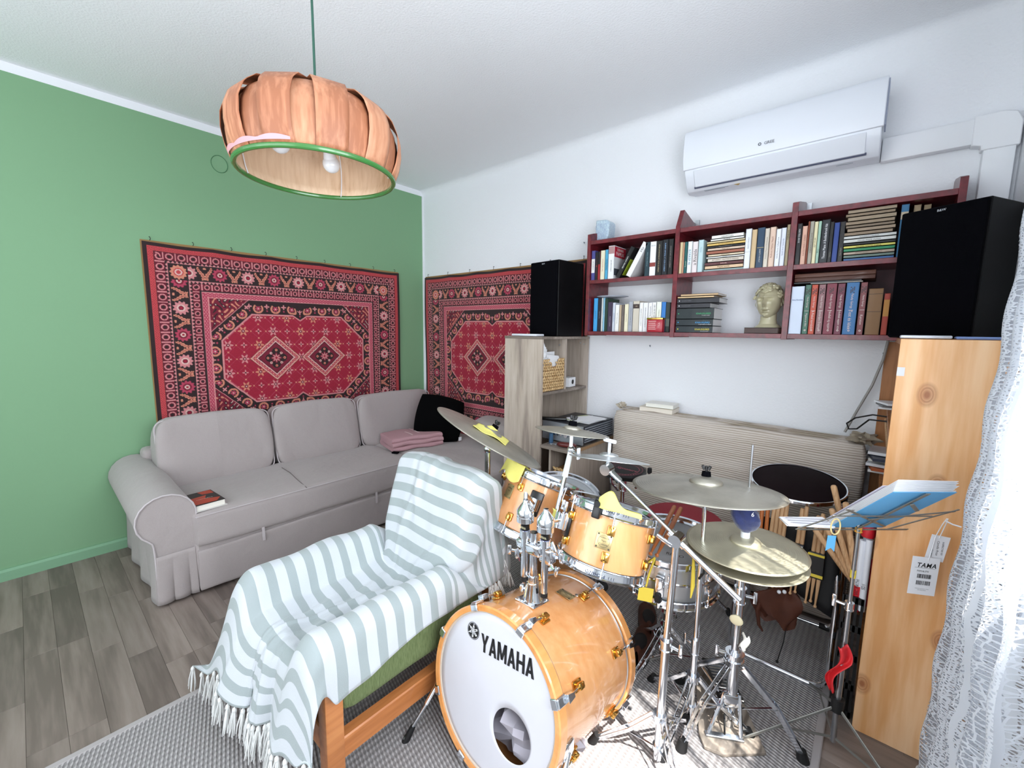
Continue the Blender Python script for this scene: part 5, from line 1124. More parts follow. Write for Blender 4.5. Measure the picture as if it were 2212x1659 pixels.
def tripod(t,c,hub,spread,ang,r=.006,foot=.012,m=None,curve=False,low=.09,flat=True):
    """three double-strip legs: from hub height down to feet, with braces"""
    m=m or M['chrome']; c=Vector((c[0],c[1],0))
    for a in ang:
        d=Vector((math.cos(a),math.sin(a),0)); tn=Vector((-d.y,d.x,0)); f=c+d*spread+Vector((0,0,.022)); h_=c+d*.022+Vector((0,0,hub))
        mid=c+d*spread*.45+Vector((0,0,hub*.60)); mb=MB()
        for s in (-1,1):
            P_=[h_+tn*.009*s,mid+tn*.009*s,f+tn*.006*s]
            for p,q in zip(P_,P_[1:]):
                dd=(q-p).normalized(); nn=dd.cross(tn).normalized(); R=Matrix((tn,nn,dd)).transposed(); mb.box((p+q)/2,(.0022,.013,(q-p).length+.002),R,.0008,1)
        mb.build('leg',m,t)
        b=MB().cyl(f+Vector((0,0,.018))-d*.012,f+d*.008+Vector((0,0,-.021)),foot,foot*1.25,12); o=b.build('rubber_foot',M['black'],t)
        br=c+d*.016+Vector((0,0,low)); e=mid.lerp(f,.12)
        dd=(e-br).normalized(); nn=dd.cross(tn).normalized(); R=Matrix((tn,nn,dd)).transposed()
        MB().box((br+e)/2,(.006,.002,(e-br).length),R).build('brace',m,t)
    MB().cyl(c+Vector((0,0,hub-.012)),c+Vector((0,0,hub+.014)),.021,n=18).build('leg_collar',m,t)
    MB().cyl(c+Vector((0,0,low-.008)),c+Vector((0,0,low+.008)),.017,n=18).build('leg_collar',m,t)
def clampring(t,c,ax=(0,0,1),r=.017,h=.03,wing=None,m=None,name='height_clamp'):
    c=Vector(c); a,b,n=fr(ax,(1,0,0)); mb=MB().cyl(c-n*h/2,c+n*h/2,r,n=18); mb.cyl(c-n*h/2-n*.003,c-n*h/2,r*1.15,n=18); mb.cyl(c+n*h/2,c+n*h/2+n*.003,r*1.15,n=18)
    o=mb.build(name,m or M['chrome'],t)
    if wing is not None:
        w=(a*math.cos(wing)+b*math.sin(wing)); p=c+w*r; mb=MB().cyl(p,p+w*.022,.005,n=10); q=p+w*.022; s=w.cross(n)
        R=Matrix((s,w,n)).transposed(); mb.box(q+w*.006,(.006,.012,.042),R,.003,2); mb.build('wing_bolt',M['chrome'],t)
def cym_mesh(R,bell,bow,n=72):
    pr=[(.006,bow+.010+bell*.0)]
    for k in range(1,9): a=k/8*PI/2; pr.append((bell*math.sin(a)+.006*(1-k/8),bow+.020*(R/.23)*math.cos(a)))
    pr=[(.006,bow+.021*R/.23)]+[(bell*math.sin(k/8*PI/2*1.0)+.006*(1-k/8),bow+.021*(R/.23)*math.cos(k/8*PI/2)) for k in range(1,9)]
    for k in range(1,15): q=k/14; r=bell+(R-bell)*q; pr.append((r,bow*(1-q**1.7)))
    return pr
def cymbal(name,label,c,n,R,m=None,group=None,flip=1,bell=.045,bow=.016,text=None,topper=True,angle=0,sg=1):
    c=Vector(c); a,b,n=fr(n,(1,0,0)); t=thing(name,label,'cymbal',c,group)
    pr=cym_mesh(R,bell,bow); mb=MB().lathe(c,n*flip,pr,84); o=mb.build('bronze_plate',m or M['brass'],t,ang=60,solid=.0016)
    if text:
        X=(a*math.cos(angle)+b*math.sin(angle)); Y=n.cross(X)
        for (s,rr_,hh,dx) in text:
            z=bow*(1-((rr_-bell)/(R-bell))**1.7)+.0022; p=c-Y*rr_*sg+X*dx+n*z; slope=math.atan2(bow*1.2,R-bell)
            Yt=(Y*math.cos(slope)+n*math.sin(slope)*sg).normalized(); MB().text(s,p,X*sg,Yt*sg,hh,.16,slant=.25).build('printed_logo',cmat('2C2C28'),t,smooth=False)
    if topper:
        z=bow+.021*R/.23
        MB().cyl(c+n*(z+.001),c+n*(z+.016),.015,.013,16).build('felt_washer',M['blackf'],t)
        mb=MB().cyl(c+n*(z+.014),c+n*(z+.034),.004,n=8); s=a
        for sg_ in (-1,1): mb.box(c+n*(z+.028)+s*sg_*.009,(.010,.006,.016),Matrix((s,b,n)).transposed()@Matrix.Rotation(.4*sg_,3,'Y'),.002,1)
        mb.build('wing_nut',M['blackp'],t)
    return t
# ---------------- bass drum ----------------
BR,BD=.252,.468; BF=Vector((2.635,-1.80,.276)); BN=Vector((-.003,-.985,.172)).normalized()
bd=thing('bass_drum','natural maple bass drum lying on its side with a white lettered front head','drum',(2.635,-1.57,0))
a,b,n=fr(BN); BB=BF-n*BD; br=BR-.012
MB().lathe(BB,n,[(br,.01),(br,BD-.01)],96).build('shell',M['maple'],bd)
for s,nm in ((BD-.040,'front'),(.002,'back')): MB().lathe(BB,n,[(br-.001,s-.002),(BR-.004,s),(BR,s+.004),(BR,s+.034),(BR-.004,s+.038),(br-.006,s+.036),(br-.008,s+.004)],96,closed=True).build('wooden_hoop',M['hoopw'],bd)
for s in (BD-.044,.044): MB().lathe(BB,n,[(br+.0005,s-.003),(br+.004,s-.002),(br+.004,s+.002),(br+.0005,s+.003)],96,closed=True).build('metal_flesh_hoop',M['steel'],bd)
# front head with port hole, lower right
pc=(.088,-.068); pr_=.070
def headpt(x,y): return BB+n*(BD-.012)+b*x*-1+a*y   # x to picture right
sgnx=1 if (b.x<0) else -1
def hp(x,y,z=0): return BB+n*(BD-.012+z)+Vector((1,0,0))*x+a*y
mb=MB(); NS_=96
vs=[];fs=[]
for ring in range(13):
    q=ring/12
    for k in range(NS_):
        t=2*PI*k/NS_; p0=(pc[0]+pr_*math.cos(t),pc[1]+pr_*math.sin(t)); 
        # ray from hole centre outwards to the rim
        dx,dy=math.cos(t),math.sin(t); B_=pc[0]*dx+pc[1]*dy; Cc=pc[0]**2+pc[1]**2-(br-.012)**2; L=-B_+math.sqrt(B_*B_-Cc)
        r=pr_+(L-pr_)*q; vs.append(hp(pc[0]+r*dx,pc[1]+r*dy))
for ring in range(12):
    for k in range(NS_): fs.append((ring*NS_+k,ring*NS_+(k+1)%NS_,(ring+1)*NS_+(k+1)%NS_,(ring+1)*NS_+k))
mb.add(vs,fs); mb.build('front_head',M['head'],bd,solid=.0008)
MB().lathe(BB+n*(BD-.012),n,[(br-.013,.0),(br-.009,.004),(br-.006,.004),(br-.004,-.006)],96).build('head_collar',mat('clear_collar','C9B9A8',.3),bd)
MB().lathe(BB,n,[(.0005,.008),(br-.01,.008)],64).build('batter_head',M['headw'],bd)
# lettering and emblem
yc=.118; Yd=a
lt=MB(); GL={'Y':(.72,[[(0,1),(.22,1),(.36,.62),(.5,1),(.72,1),(.46,.42),(.46,0),(.26,0),(.26,.42)]]),
'A':(.70,[[(0,0),(.2,0),(.44,1),(.26,1)],[(.70,0),(.50,0),(.26,1),(.44,1)],[(.15,.2),(.55,.2),(.50,.36),(.20,.36)]]),
'M':(.84,[[(0,0),(.19,0),(.19,1),(0,1)],[(.65,0),(.84,0),(.84,1),(.65,1)],[(0,1),(.24,1),(.51,.12),(.34,.12)],[(.84,1),(.60,1),(.33,.12),(.50,.12)]]),
'H':(.70,[[(0,0),(.2,0),(.2,1),(0,1)],[(.5,0),(.7,0),(.7,1),(.5,1)],[(0,.41),(.7,.41),(.7,.59),(0,.59)]])}
xl=-.5*4.70; hL=.044; hY=.053; Xl=(Vector((1,0,0))+Yd*.10).normalized(); Yl=(Yd-Vector((.10,0,0))).normalized(); cl_=hp(.035,yc+.020,.0015)
for ch in 'YAMAHA':
    for poly in GL[ch][1]: lt.prism([((x+xl)*hL,(y-.5)*hY) for x,y in poly],cl_,Xl,Yl,n*.0003)
    xl+=GL[ch][0]+.07
lt.build('brand_lettering',M['ink'],bd,smooth=False)
em=MB(); ec=(-.105,yc+.026)
em.lathe(hp(ec[0],ec[1],.0013),n,[(.0003,0),(.023,0)],40); em.lathe(hp(ec[0],ec[1],.0013),n,[(.0245,0),(.026,0)],40); em.build('brand_emblem',M['ink'],bd,smooth=False)
fk=MB()
for k in range(3):
    th=PI/2+k*PI/3*1.0; d=Vector((1,0,0))*math.cos(th)+Yd*math.sin(th); s=Vector((1,0,0))*-math.sin(th)+Yd*math.cos(th); c0=hp(ec[0],ec[1],.0019); R=Matrix((s,d,n)).transposed()
    for o_ in (-.0022,.0022): fk.box(c0+s*o_,(.0017,.030,.0004),R)
    fk.box(c0+d*.017,(.0022,.010,.0004),R); fk.box(c0-d*.017,(.006,.004,.0004),R)
fk.build('tuning_fork_emblem',cmat('E4E4E8'),bd,smooth=False)
# claws, rods, lugs
rl=random.Random(2)
for k in range(8):
    th=PI/8+.05+k*PI/4; o_=(a*math.cos(th)+b*math.sin(th)).normalized(); tn=n.cross(o_).normalized()
    for s,base in ((1,BD),(-1,0)):
        R=Matrix((tn,o_,n*s)).transposed(); e=BB+n*(base)
        mb=MB().box(e+o_*(BR-.008)+n*s*.0005,(.028,.020,.006),R,.002,1)
        mb.box(e+o_*(BR+.004)-n*s*.018,(.026,.007,.038),R,.003,1); mb.prism([(-.011,0),(.011,0),(.006,.030),(-.006,.030)],e+o_*(BR+.004)-n*s*.034,tn,-n*s,o_*.014); mb.build('claw_hook',M['chrome'],bd,bevel=.001)
        lp_=BB+n*(base-s*.115)+o_*br; 
        lug(bd,lp_,o_,n*s,M['gold'],1.15)
        MB().cyl(e+o_*(BR+.011)-n*s*.03,lp_+o_*.016,.0032,n=8).build('tension_rod',M['chrome'],bd)
# spurs
for sx in (-1,1):
    th=0; s0=BF+n*-.06+Vector((sx*br*.97,0,-.045)); foot=Vector((2.352,-1.905,.014)) if sx<0 else Vector((2.935,-1.94,.014))
    dd=(foot-s0); MB().box(s0+Vector((sx*.006,0,0)),(.018,.05,.055),None,.006,2).build('spur_bracket',M['chrome'],bd)
    MB().cyl(s0+Vector((sx*.01,0,0)),s0+dd*.55,.0085,n=14).build('spur_tube',M['chrome'],bd); MB().cyl(s0+dd*.45,foot,.006,n=12).build('spur_rod',M['steel'],bd)
    MB().cyl(foot-dd.normalized()*.045,foot-Vector((0,0,.012)),.009,.0125,14).build('rubber_tip',M['black'],bd)
top=Vector((0,0,1)); tp=lambda y,off=0:Vector((2.635,y,0))+Vector((0,0,BF.z-( -1.80-y)*.172/.985*-1*-1+ (br)/.985+off))
def topz(y): # height of shell top at given y
    return BF.z+(-1.80-y)*(.172/.985)+br/.985
badge_(bd,Vector((2.66,-1.47,topz(-1.47)))+Vector((.02,0,-.001)),Vector((.08,.17,.98)).normalized(),Vector((0,1,-.17)).normalized(),.058,.04,(('YAMAHA',.006),('Maple',.005)))
MB().ell((2.70,-1.43,topz(-1.43)-.008),(.007,.007,.004),n=10).build('vent_grommet',M['steel'],bd)
cl=tag(crumple(2.695,-1.66,.15,.13,4,(1.0,.85,.62)).build('crumpled_sheet',mat('crumpled_grey_cotton','B9B4BE',.95,var=(9,.15)),ang=30),'crumpled grey-white cotton sheet seen through the port hole of the bass drum','cloth')
for v in cl.data.vertices:
    pass
# ---------------- tom holder on bass drum ----------------
th_=thing('tom_holder','chrome double tom holder with ball joints standing on top of the bass drum','drum hardware',(2.636,-1.60,topz(-1.60)))
z0=topz(-1.60); Bc=Vector((2.636,-1.60,z0))
R=Matrix.Rotation(-.17,3,'X'); MB().box(Bc+Vector((0,0,.002)),(.078,.088,.006),R@Matrix.Rotation(.0,3,'Z'),.006,2).build('mount_plate',M['chrome'],th_)
for sx in (-1,1):
    for sy in (-1,1): MB().cyl(Bc+Vector((sx*.031,sy*.036,-sy*.006+.002)),Bc+Vector((sx*.031,sy*.036,-sy*.006+.009)),.0055,n=10).build('bolt',M['steel'],th_)
MB().lathe(Bc,(0,0,1),[(.0,.004),(.034,.005),(.030,.012),(.024,.045),(.021,.062),(.021,.066),(.019,.068),(.019,.088),(.014,.090),(0.0,.090)],28).build('mount_base',M['chrome'],th_)
MB().box(Bc+Vector((-.036,-.008,.035)),(.012,.022,.028),None,.005,2).build('wing_bolt',M['chrome'],th_); MB().cyl(Bc+Vector((-.02,-.006,.035)),Bc+Vector((-.032,-.008,.035)),.005,n=10).build('bolt',M['chrome'],th_)
MB().cyl(Bc+Vector((0,0,.05)),Bc+Vector((0,0,.235)),.0135,n=20).build('centre_post',M['chrome'],th_)
cz_=z0+.185
cb_=MB().box((2.640,-1.60,cz_),(.070,.045,.040),None,.010,3); cb_.box((2.60,-1.605,cz_+.004),(.045,.036,.034),None,.01,3); cb_.box((2.685,-1.59,cz_-.012),(.05,.038,.055),None,.01,3); cb_.build('clamp_block',M['chrome'],th_)
for p,d in (((2.57,-1.63,cz_-.022),(-1,-.6,.1)),((2.715,-1.61,cz_+.03),(1,-.2,.7)),((2.72,-1.60,cz_-.045),(1,-.3,-.3)),((2.725,-1.585,cz_-.01),(1,0,.1)),((2.60,-1.63,cz_-.02),(-.2,-1,-.1))):
    d=Vector(d).normalized(); p=Vector(p); R=Matrix(fr(d)).transposed(); m_=MB().cyl(p-d*.03,p,.0055,n=10); m_.box(p+d*.008,(.034,.008,.014),R,.004,2); m_.build('wing_bolt',M['chrome'],th_)
for (x,y,zt,zb,lab) in ((2.612,-1.615,cz_+.105,cz_-.115,'a'),(2.682,-1.60,cz_+.090,cz_-.150,'b')):
    MB().cyl((x,y,zb+.012),(x,y,zt),.0115,n=18).build('arm_tube',M['chrome'],th_); MB().cyl((x,y,zb),(x,y,zb+.014),.0118,n=16).build('rubber_cap',M['black'],th_)
    MB().lathe((x,y,zt-.075),(0,0,1),[(.0135,0),(.017,.002),(.017,.026),(.0145,.028)],24).build('memory_collar',M['chrome'],th_)
    MB().lathe((x,y,zt-.046),(0,0,1),[(.0142,0),(.0142,.018)],24).build('black_sleeve',M['blackp'],th_)
    MB().text('YAMAHA',(x,y-.0146,zt-.037),(1,0,0),(0,0,1),.008,.028).build('sleeve_lettering',cmat('D8CFA8'),th_,smooth=False)
    MB().lathe((x,y,zt-.052),(0,0,1),[(.0155,0),(.0155,.005)],24).build('violet_ring',cmat('6868A8'),th_)
    MB().lathe((x,y,zt-.022),(0,0,1),[(.012,-.004),(.024,.0),(.028,.003),(.028,.020),(.0268,.021),(.0268,.023),(.028,.024),(.028,.040),(.024,.046),(.014,.060),(.009,.066),(.008,.074),(0,.075)],32).build('ball_housing',M['chrome'],th_)
def arm(p0,p1,p2,r=.0065): 
    MB().tube([p0,p1,p2],r,12).build('tom_arm',M['chrome'],th_)
# ---------------- rack toms ----------------
NL=Vector((.123,.40,.907)).normalized(); CLt=Vector((2.428,-1.262,.748)); HL=.208; RL=.164
tl=thing('rack_tom','maple rack tom on the left of the bass drum, tilted away, with gold lugs','drum',CLt-NL*HL)
tomdrum(tl,CLt-NL*HL,NL,RL,HL,6,.35,M['maple'],M['gold'])
NRm=Vector((.044,.329,.943)).normalized(); CRb=Vector((2.777,-1.412,.598)); HR=.170; RR=.150
tr_=thing('rack_tom','maple rack tom over the right side of the bass drum, square gold badge in front','drum',CRb)
tomdrum(tr_,CRb,NRm,RR,HR,6,.62,M['maple'],M['gold'])
def on_shell(cb,n,r,h,target):
    n=n.normalized(); c=cb+n*h; o=(Vector(target)-c); o=(o-n*o.dot(n)).normalized(); return c+o*r,o
a_,b_,n_=fr(NRm)
p,o_=on_shell(CRb,NRm,RR-.010,HR*.52,(3.05,-2.05,.8)); badge_(tr_,p,o_,NRm,.048,.048,(('YAMAHA',.005),('Maple',.006),('Custom',.006)))
p2,o2=on_shell(CRb,NRm,RR-.010,HR*.58,(2.60,-1.60,.7))
R=Matrix((NRm.cross(o2),o2,NRm)).transposed(); MB().box(p2+o2*.005,(.05,.010,.095),R,.006,2).build('bracket_plate',M['blackp'],tr_)
mb=MB().cyl(p2+o2*.03-NRm.cross(o2)*.0-NRm*.025,p2+o2*.03+NRm*.025,.022,n=24); mb.box(p2+o2*.018,(.04,.024,.06),R,.008,2); mb.build('tom_bracket',M['chrome'],tr_)
for s in (-1,1): MB().box(p2+o2*.03+NRm*.048+NRm.cross(o2)*s*.014,(.010,.012,.034),R,.004,2).build('wing_bolt',M['chrome'],tr_)
arm(Vector((2.682,-1.60,cz_+.128)),Vector((2.70,-1.585,cz_+.10)),p2+o2*.03)
p3,o3=on_shell(CLt-NL*HL,NL,RL-.010,HL*.62,(2.60,-1.62,.72))
R=Matrix((NL.cross(o3),o3,NL)).transposed(); MB().box(p3+o3*.005,(.05,.010,.09),R,.006,2).build('bracket_plate',M['blackp'],tl); MB().cyl(p3+o3*.028-NL*.022,p3+o3*.028+NL*.022,.020,n=24).build('tom_bracket',M['chrome'],tl)
arm(Vector((2.612,-1.615,cz_+.140)),Vector((2.600,-1.60,cz_+.168)),p3+o3*.03)
p4,o4=on_shell(CLt-NL*HL,NL,RL-.010,HL*.62,(2.25,-1.9,.8)); badge_(tl,p4,o4,NL,.04,.055,(('YAMAHA',.005),('Maple',.005)))
# lettering on the right tom's hoops
for (cc_,up_,sgn) in ((CRb+NRm*(HR+.010),NRm,1),(CRb-NRm*.010,NRm,-1)):
    mb=MB()
    for i,ch in enumerate('((( DYNAHOOP )))'):
        if ch==' ': continue
        th=(i-7.5)*.052; base=(Vector((3.02,-2.10,.6))-cc_); base=(base-NRm*base.dot(NRm)).normalized(); tn=NRm.cross(base); o_=(base*math.cos(th)+tn*math.sin(th)); x=NRm.cross(o_)
        mb.text(ch,cc_+o_*(RR-.0005),x*sgn,up_*sgn,.009,.008)
    mb.build('hoop_lettering',cmat('28304A'),tr_,smooth=False)
# black mute clip on the hoop
cp=CRb+NRm*(HR+.006); base=(Vector((2.86,-2.05,.75))-cp); base=(base-NRm*base.dot(NRm)).normalized()
R=Matrix((NRm.cross(base),base,NRm)).transposed(); mc=thing('hoop_clip','black plastic clip fixed on the upper hoop of the right rack tom','clip',cp+base*RR)
mb=MB().box(cp+base*(RR+.008),(.026,.016,.055),R,.004,2); mb.box(cp+base*(RR-.004)+NRm*.030,(.026,.03,.012),R,.004,2); mb.build('clip_body',M['blackp'],mc); MB().cyl(cp+base*(RR+.016)+NRm*.016,cp+base*(RR+.022)+NRm*.016,.010,n=16).build('clip_knob',M['black'],mc)
def ragg(label,cc_,n_,Rr,th0,th1,base,h=.012,seed=0,over=.05,inn=.06,rnd=.012,name='yellow_cloth',pk=False):
    q=random.Random(seed); f=[q.uniform(0,6) for _ in range(4)]; tn=n_.cross(base)
    def fn(u,v):
        th=th0+(th1-th0)*u; o_=(base*math.cos(th)+tn*math.sin(th)); s=v
        if s<.4: k=s/.4; p=cc_+o_*(Rr-inn*(1-k))+n_*(.006+rnd*math.sin(k*PI/2)*((.25+1.3*math.exp(-((u-.22)/.22)**2)) if pk else (.6+.6*math.sin(u*PI)+.3*math.sin(u*9+f[0]))))
        else: k=(s-.4)/.6; p=cc_+o_*(Rr+.012+.006*k+.004*math.sin(u*13+f[1])*k)+n_*(.006+rnd*(1-k)*((.25+1.3*math.exp(-((u-.22)/.22)**2)) if pk else 1)-over*k*(.75+.25*math.sin(u*7+f[2])))
        return p
    return tag(MB().grid(fn,24,14).build(name,M['yellow'],solid=.0015,ang=60),label,'cloth')
bl=(Vector((2.345,-1.42,.82))-CLt); bl=(bl-NL*bl.dot(NL)).normalized()
ragg('yellow cleaning cloth folded over the left edge of the tilted left rack tom',CLt+NL*.014,NL,RL,-.45,.52,bl,seed=4,over=.062,rnd=.016)
br_=(Vector((3.02,-1.55,.8))-(CRb+NRm*HR)); br_=(br_-NRm*br_.dot(NRm)).normalized()
ragg('yellow cloth bunched over the upper hoop of the right rack tom behind the clip',CRb+NRm*(HR+.014),NRm,RR,-.75,.10,br_,seed=2,over=.006,rnd=.034,inn=.05,pk=True)
# ---------------- floor tom ----------------
ft=thing('floor_tom','maple floor tom with a coated grey head behind the two rack toms','drum',(2.255,-.885,0))
FC=Vector((2.262,-.885,.52)); FN=Vector((.21,-.167,.963)).normalized()
tomdrum(ft,FC-FN*.36,FN,.198,.36,8,.2,M['maple'],M['gold'])
for k in range(3):
    t=2.1*k+.4; p=FC-FN*.2+Vector((math.cos(t)*.205,math.sin(t)*.205,0)); MB().cyl(p,(p.x,p.y,.02),.006,n=10).build('leg',M['chrome'],ft); MB().cyl((p.x,p.y,0),(p.x,p.y,.03),.013,n=12).build('rubber_foot',M['black'],ft)
# ---------------- snare drum on stand ----------------
sd=thing('snare_drum','silver metal snare drum between the right rack tom and the hi-hat','drum',(2.878,-1.045,.42))
SN=Vector((.02,-.07,.997)).normalized(); SBc=Vector((2.878,-1.045,.425)); SH=.14
tomdrum(sd,SBc,SN,.178,SH,8,.1,mat('brushed_aluminium_shell','C4C6C8',.3,.85,bump=(90,.1,.001),stretch=(1,1,12)),M['chrome'])
MB().lathe(SBc+SN*SH/2,SN,[(.168,-.006),(.171,-.003),(.171,.003),(.168,.006)],64).build('shell_bead',M['chrome'],sd)
pt_,po=on_shell(SBc,SN,.170,SH*.45,(3.03,-1.9,.5)); R=Matrix((SN.cross(po),po,SN)).transposed(); MB().box(pt_+po*.010,(.030,.022,.075),R,.006,2).build('snare_strainer',M['chrome'],sd)
a_s,b_s,n_s=fr(SN)
lt=MB(); lt.text('REMO',SBc+SN*(SH+.0028)+Vector((.05,-.095,.0)),Vector((1,.2,0)),Vector((-.2,1,.07)),.016,.07); lt.build('head_lettering',cmat('2C2C30'),sd,smooth=False)
st_=thing('snare_stand','chrome snare stand with basket arms under the silver snare drum','stand',(2.878,-1.045,0))
MB().cyl((2.878,-1.045,.05),(2.878,-1.045,.36),.011,n=16).build('stand_tube',M['chrome'],st_)
for k in range(3):
    t=.7+2.09*k; d=Vector((math.cos(t),math.sin(t),0)); c0=Vector((2.878,-1.045,.34)); MB().tube([c0,c0+d*.09+Vector((0,0,.02)),c0+d*.186+Vector((0,0,.058)),c0+d*.19+Vector((0,0,.10))],.006,10).build('basket_arm',M['chrome'],st_); MB().box(c0+d*.19+Vector((0,0,.095)),(.022,.022,.035),None,.004,1).build('rubber_grip',M['black'],st_)
tripod(st_,(2.878,-1.045),.20,.22,(.3,2.4,4.4))
clampring(st_,(2.878,-1.045,.25),wing=1.0)
# sticks on the snare
def stick(label,p0,p1,r=.0075,m=None,group=None,tip=True,cat='drumstick'):
    p0=Vector(p0);p1=Vector(p1); d=(p1-p0); L=d.length
    pr=[(.0005,0),(r*.75,.0012),(r,.006),(r,L*.68),(r*.45,L-.016),(r*.42,L-.012),(r*.75,L-.008),(r*.8,L-.004),(r*.5,L-.0008),(.0005,L)]
    t=MB().lathe(p0,d,pr,14).build('drumstick',m or M['stick']); return tag(t,label,cat,group)
STK=[(Vector((2.826,-.880,.634)),Vector((2.877,-1.245,.588))),(Vector((2.852,-.878,.634)),Vector((2.898,-1.240,.588)))]
for k,(lab) in enumerate(('left one of the two orange-brown drumsticks lying on the snare drum rim','right one of the two orange-brown drumsticks lying on the snare drum rim')):
    stick(lab,STK[k][0],STK[k][1],.0088,M['sticko'],'orange drumsticks on the snare drum')
# ---------------- yellow tags and tapes ----------------
yt=thing('yellow_tag','square yellow paper tag hanging on a yellow string from the snare drum hoop','tag',(2.89,-1.25,.40))
p=Vector((2.892,-1.238,.580)); MB().tube([p,p+Vector((-.012,-.012,-.06)),p+Vector((-.02,-.014,-.11))],.0035,6).build('string',M['yellowp'],yt); MB().tube([p,p+Vector((-.028,-.012,-.035)),p+Vector((-.055,-.012,-.065))],.003,6).build('string',M['yellowp'],yt)
MB().box(p+Vector((-.02,-.015,-.140)),(.050,.001,.052),Matrix.Rotation(.5,3,'Z')@Matrix.Rotation(.08,3,'Y')).build('paper_square',M['yellowp'],yt,smooth=False)
tag(MB().tube([(3.006,-1.195,.62),(3.012,-1.204,.57),(3.014,-1.206,.51),(3.010,-1.206,.465)],[.003,.006,.007,.002],8).build('yellow_ribbon',M['yellowp']),'bright yellow ribbon hanging down in front of the right side of the snare drum','ribbon')
# ---------------- drum throne ----------------
dt=thing('drum_throne','round wine-red fabric drum throne behind the snare drum','stool',(2.775,-.60,0))
MB().lathe((2.775,-.61,.40),(0,0,1),[(0,0),(.165,.0),(.182,.015),(.186,.04),(.184,.065),(.172,.082),(.15,.088),(0,.092)],48).build('seat',M['redf'],dt); MB().cyl((2.775,-.61,.06),(2.775,-.61,.40),.014,n=14).build('stand_tube',M['chrome'],dt); tripod(dt,(2.775,-.61),.24,.24,(.5,2.6,4.7))
# ---------------- practice pad on stand ----------------
pp=thing('practice_pad','black practice pad with red signature print on a chrome stand before the mattress','pad',(2.455,-.60,0))
PC=Vector((2.46,-.61,.646)); PN=Vector((0,-.06,.998)).normalized()
MB().lathe(PC,PN,[(0,-.022),(.118,-.022),(.124,-.018),(.124,-.002),(.119,.001),(.105,.002),(0,.002)],8).build('pad_body',M['blackp'],pp,ang=30)
MB().lathe(PC,PN,[(0,.0028),(.105,.0028),(.110,.001)],40).build('rubber_surface',M['black'],pp)
ring=MB().lathe(PC,PN,[(.078,.0034),(.080,.0034)],40); ring.lathe(PC,PN,[(.095,.0034),(.0965,.0034)],40)
X=Vector((1,0,0)); Y=PN.cross(X); ring.text('V. Signature',PC+PN*.0036+Y*0,X,Y,.030,.15,slant=.4)
for i,ch in enumerate('AQUARIAN DRUMHEADS'):
    if ch!=' ':
        th=-PI/2+(i-8.5)*.16; o_=X*math.cos(th)+Y*math.sin(th); ring.text(ch,PC+PN*.0036+o_*.088,X*-math.sin(th)+Y*math.cos(th),-o_,.009)
ring.build('red_print',cmat('A85060'),pp,smooth=False)
for k in range(3): t=.5+2.09*k; d=Vector((math.cos(t),math.sin(t),0)); MB().tube([PC+d*.06-PN*.10,PC+d*.125-PN*.04,PC+d*.130+PN*.004],.006,8).build('basket_arm',M['chrome'],pp); MB().box(PC+d*.130+PN*.004,(.02,.02,.03),None,.004,1).build('rubber_grip',M['black'],pp)
MB().cyl((2.46,-.61,.05),(2.46,-.61,.58),.011,n=14).build('stand_tube',M['chrome'],pp); clampring(pp,(2.46,-.61,.56),r=.022,h=.05,wing=-1.2); tripod(pp,(2.46,-.61),.22,.2,(0,2.1,4.2))
# ---------------- cymbals and stands ----------------
CRc=Vector((2.268,-1.425,.935)); CRn=Vector((.305,.394,.867)).normalized()
cymbal('crash_cymbal','steeply tilted crash cymbal above the armchair back, carrying a yellow cloth',CRc,CRn,.236,M['brass'])
cs=thing('cymbal_stand','chrome stand of the tilted crash cymbal, standing behind the armchair','stand',(2.235,-1.40,0))
MB().cyl((2.235,-1.40,.03),(2.235,-1.40,.86),.0125,n=16).build('stand_tube',M['chrome'],cs); MB().ell((2.235,-1.40,.875),.017,n=14).build('tilter',M['chrome'],cs); MB().cyl((2.235,-1.40,.875),CRc+CRn*.045,.005,n=10).build('tilter_rod',M['chrome'],cs)
tripod(cs,(2.235,-1.40),.30,.20,(1.3,3.0,5.6))
base=Vector((.62,-.78,-.05)); base=(base-CRn*base.dot(CRn)).normalized(); tnn=CRn.cross(base)
def cl1(u,v): 
    x=(u-.5)*.145+ .018*(v-.5); y=-.030+.125*v; r=math.hypot(x,y); z=.0185-.010*min(1,(r/.2))+.024*math.exp(-(r/.028)**2)+.003*math.sin(u*9+v*5)
    return CRc+tnn*-x+base*y*1.0+CRn*(z+.006)
tag(MB().grid(cl1,20,16).build('yellow_cloth',M['yellow'],solid=.0015),'yellow cleaning cloth lying around the centre of the tilted crash cymbal','cloth')
# splash with its rod
SPc=Vector((2.655,-1.425,1.020)); SPn=Vector((.01,.171,.985)).normalized()
cymbal('splash_cymbal','small splash cymbal on a thin white-taped rod in the middle of the kit',SPc,SPn,.125,M['brass'],bell=.03,bow=.010)
sp=thing('splash_stand','thin chrome rod wrapped in white tape carrying the small splash cymbal','stand',(2.62,-1.50,.70))
MB().cyl(SPc-Vector((0,0,.001)),SPc-Vector((.002,0,.055)),.006,n=10).build('taped_tip',M['paper'],sp); bq=SPc-Vector((.002,-.002,.062)); MB().ell(bq,.014,n=16).build('ball_joint',M['chrome'],sp)
MB().cyl(bq,bq+Vector((.032,-.012,-.004)),.005,n=10).build('joint_bolt',M['chrome'],sp); MB().box(bq+Vector((.038,-.013,-.004)),(.007,.016,.040),None,.003,2).build('wing_nut',M['white'],sp)
e1=Vector((2.640,-1.50,.700)); d=(e1-bq); MB().cyl(bq,bq+d*.35,.0092,.0102,12).build('white_tape',mat('white_cloth_tape','DFE3DF',.8,bump=(80,.6,.002)),sp); MB().cyl(bq+d*.3,e1+d*.12,.0075,n=12).build('rod',M['chrome'],sp)
yb2=bq+d*.80
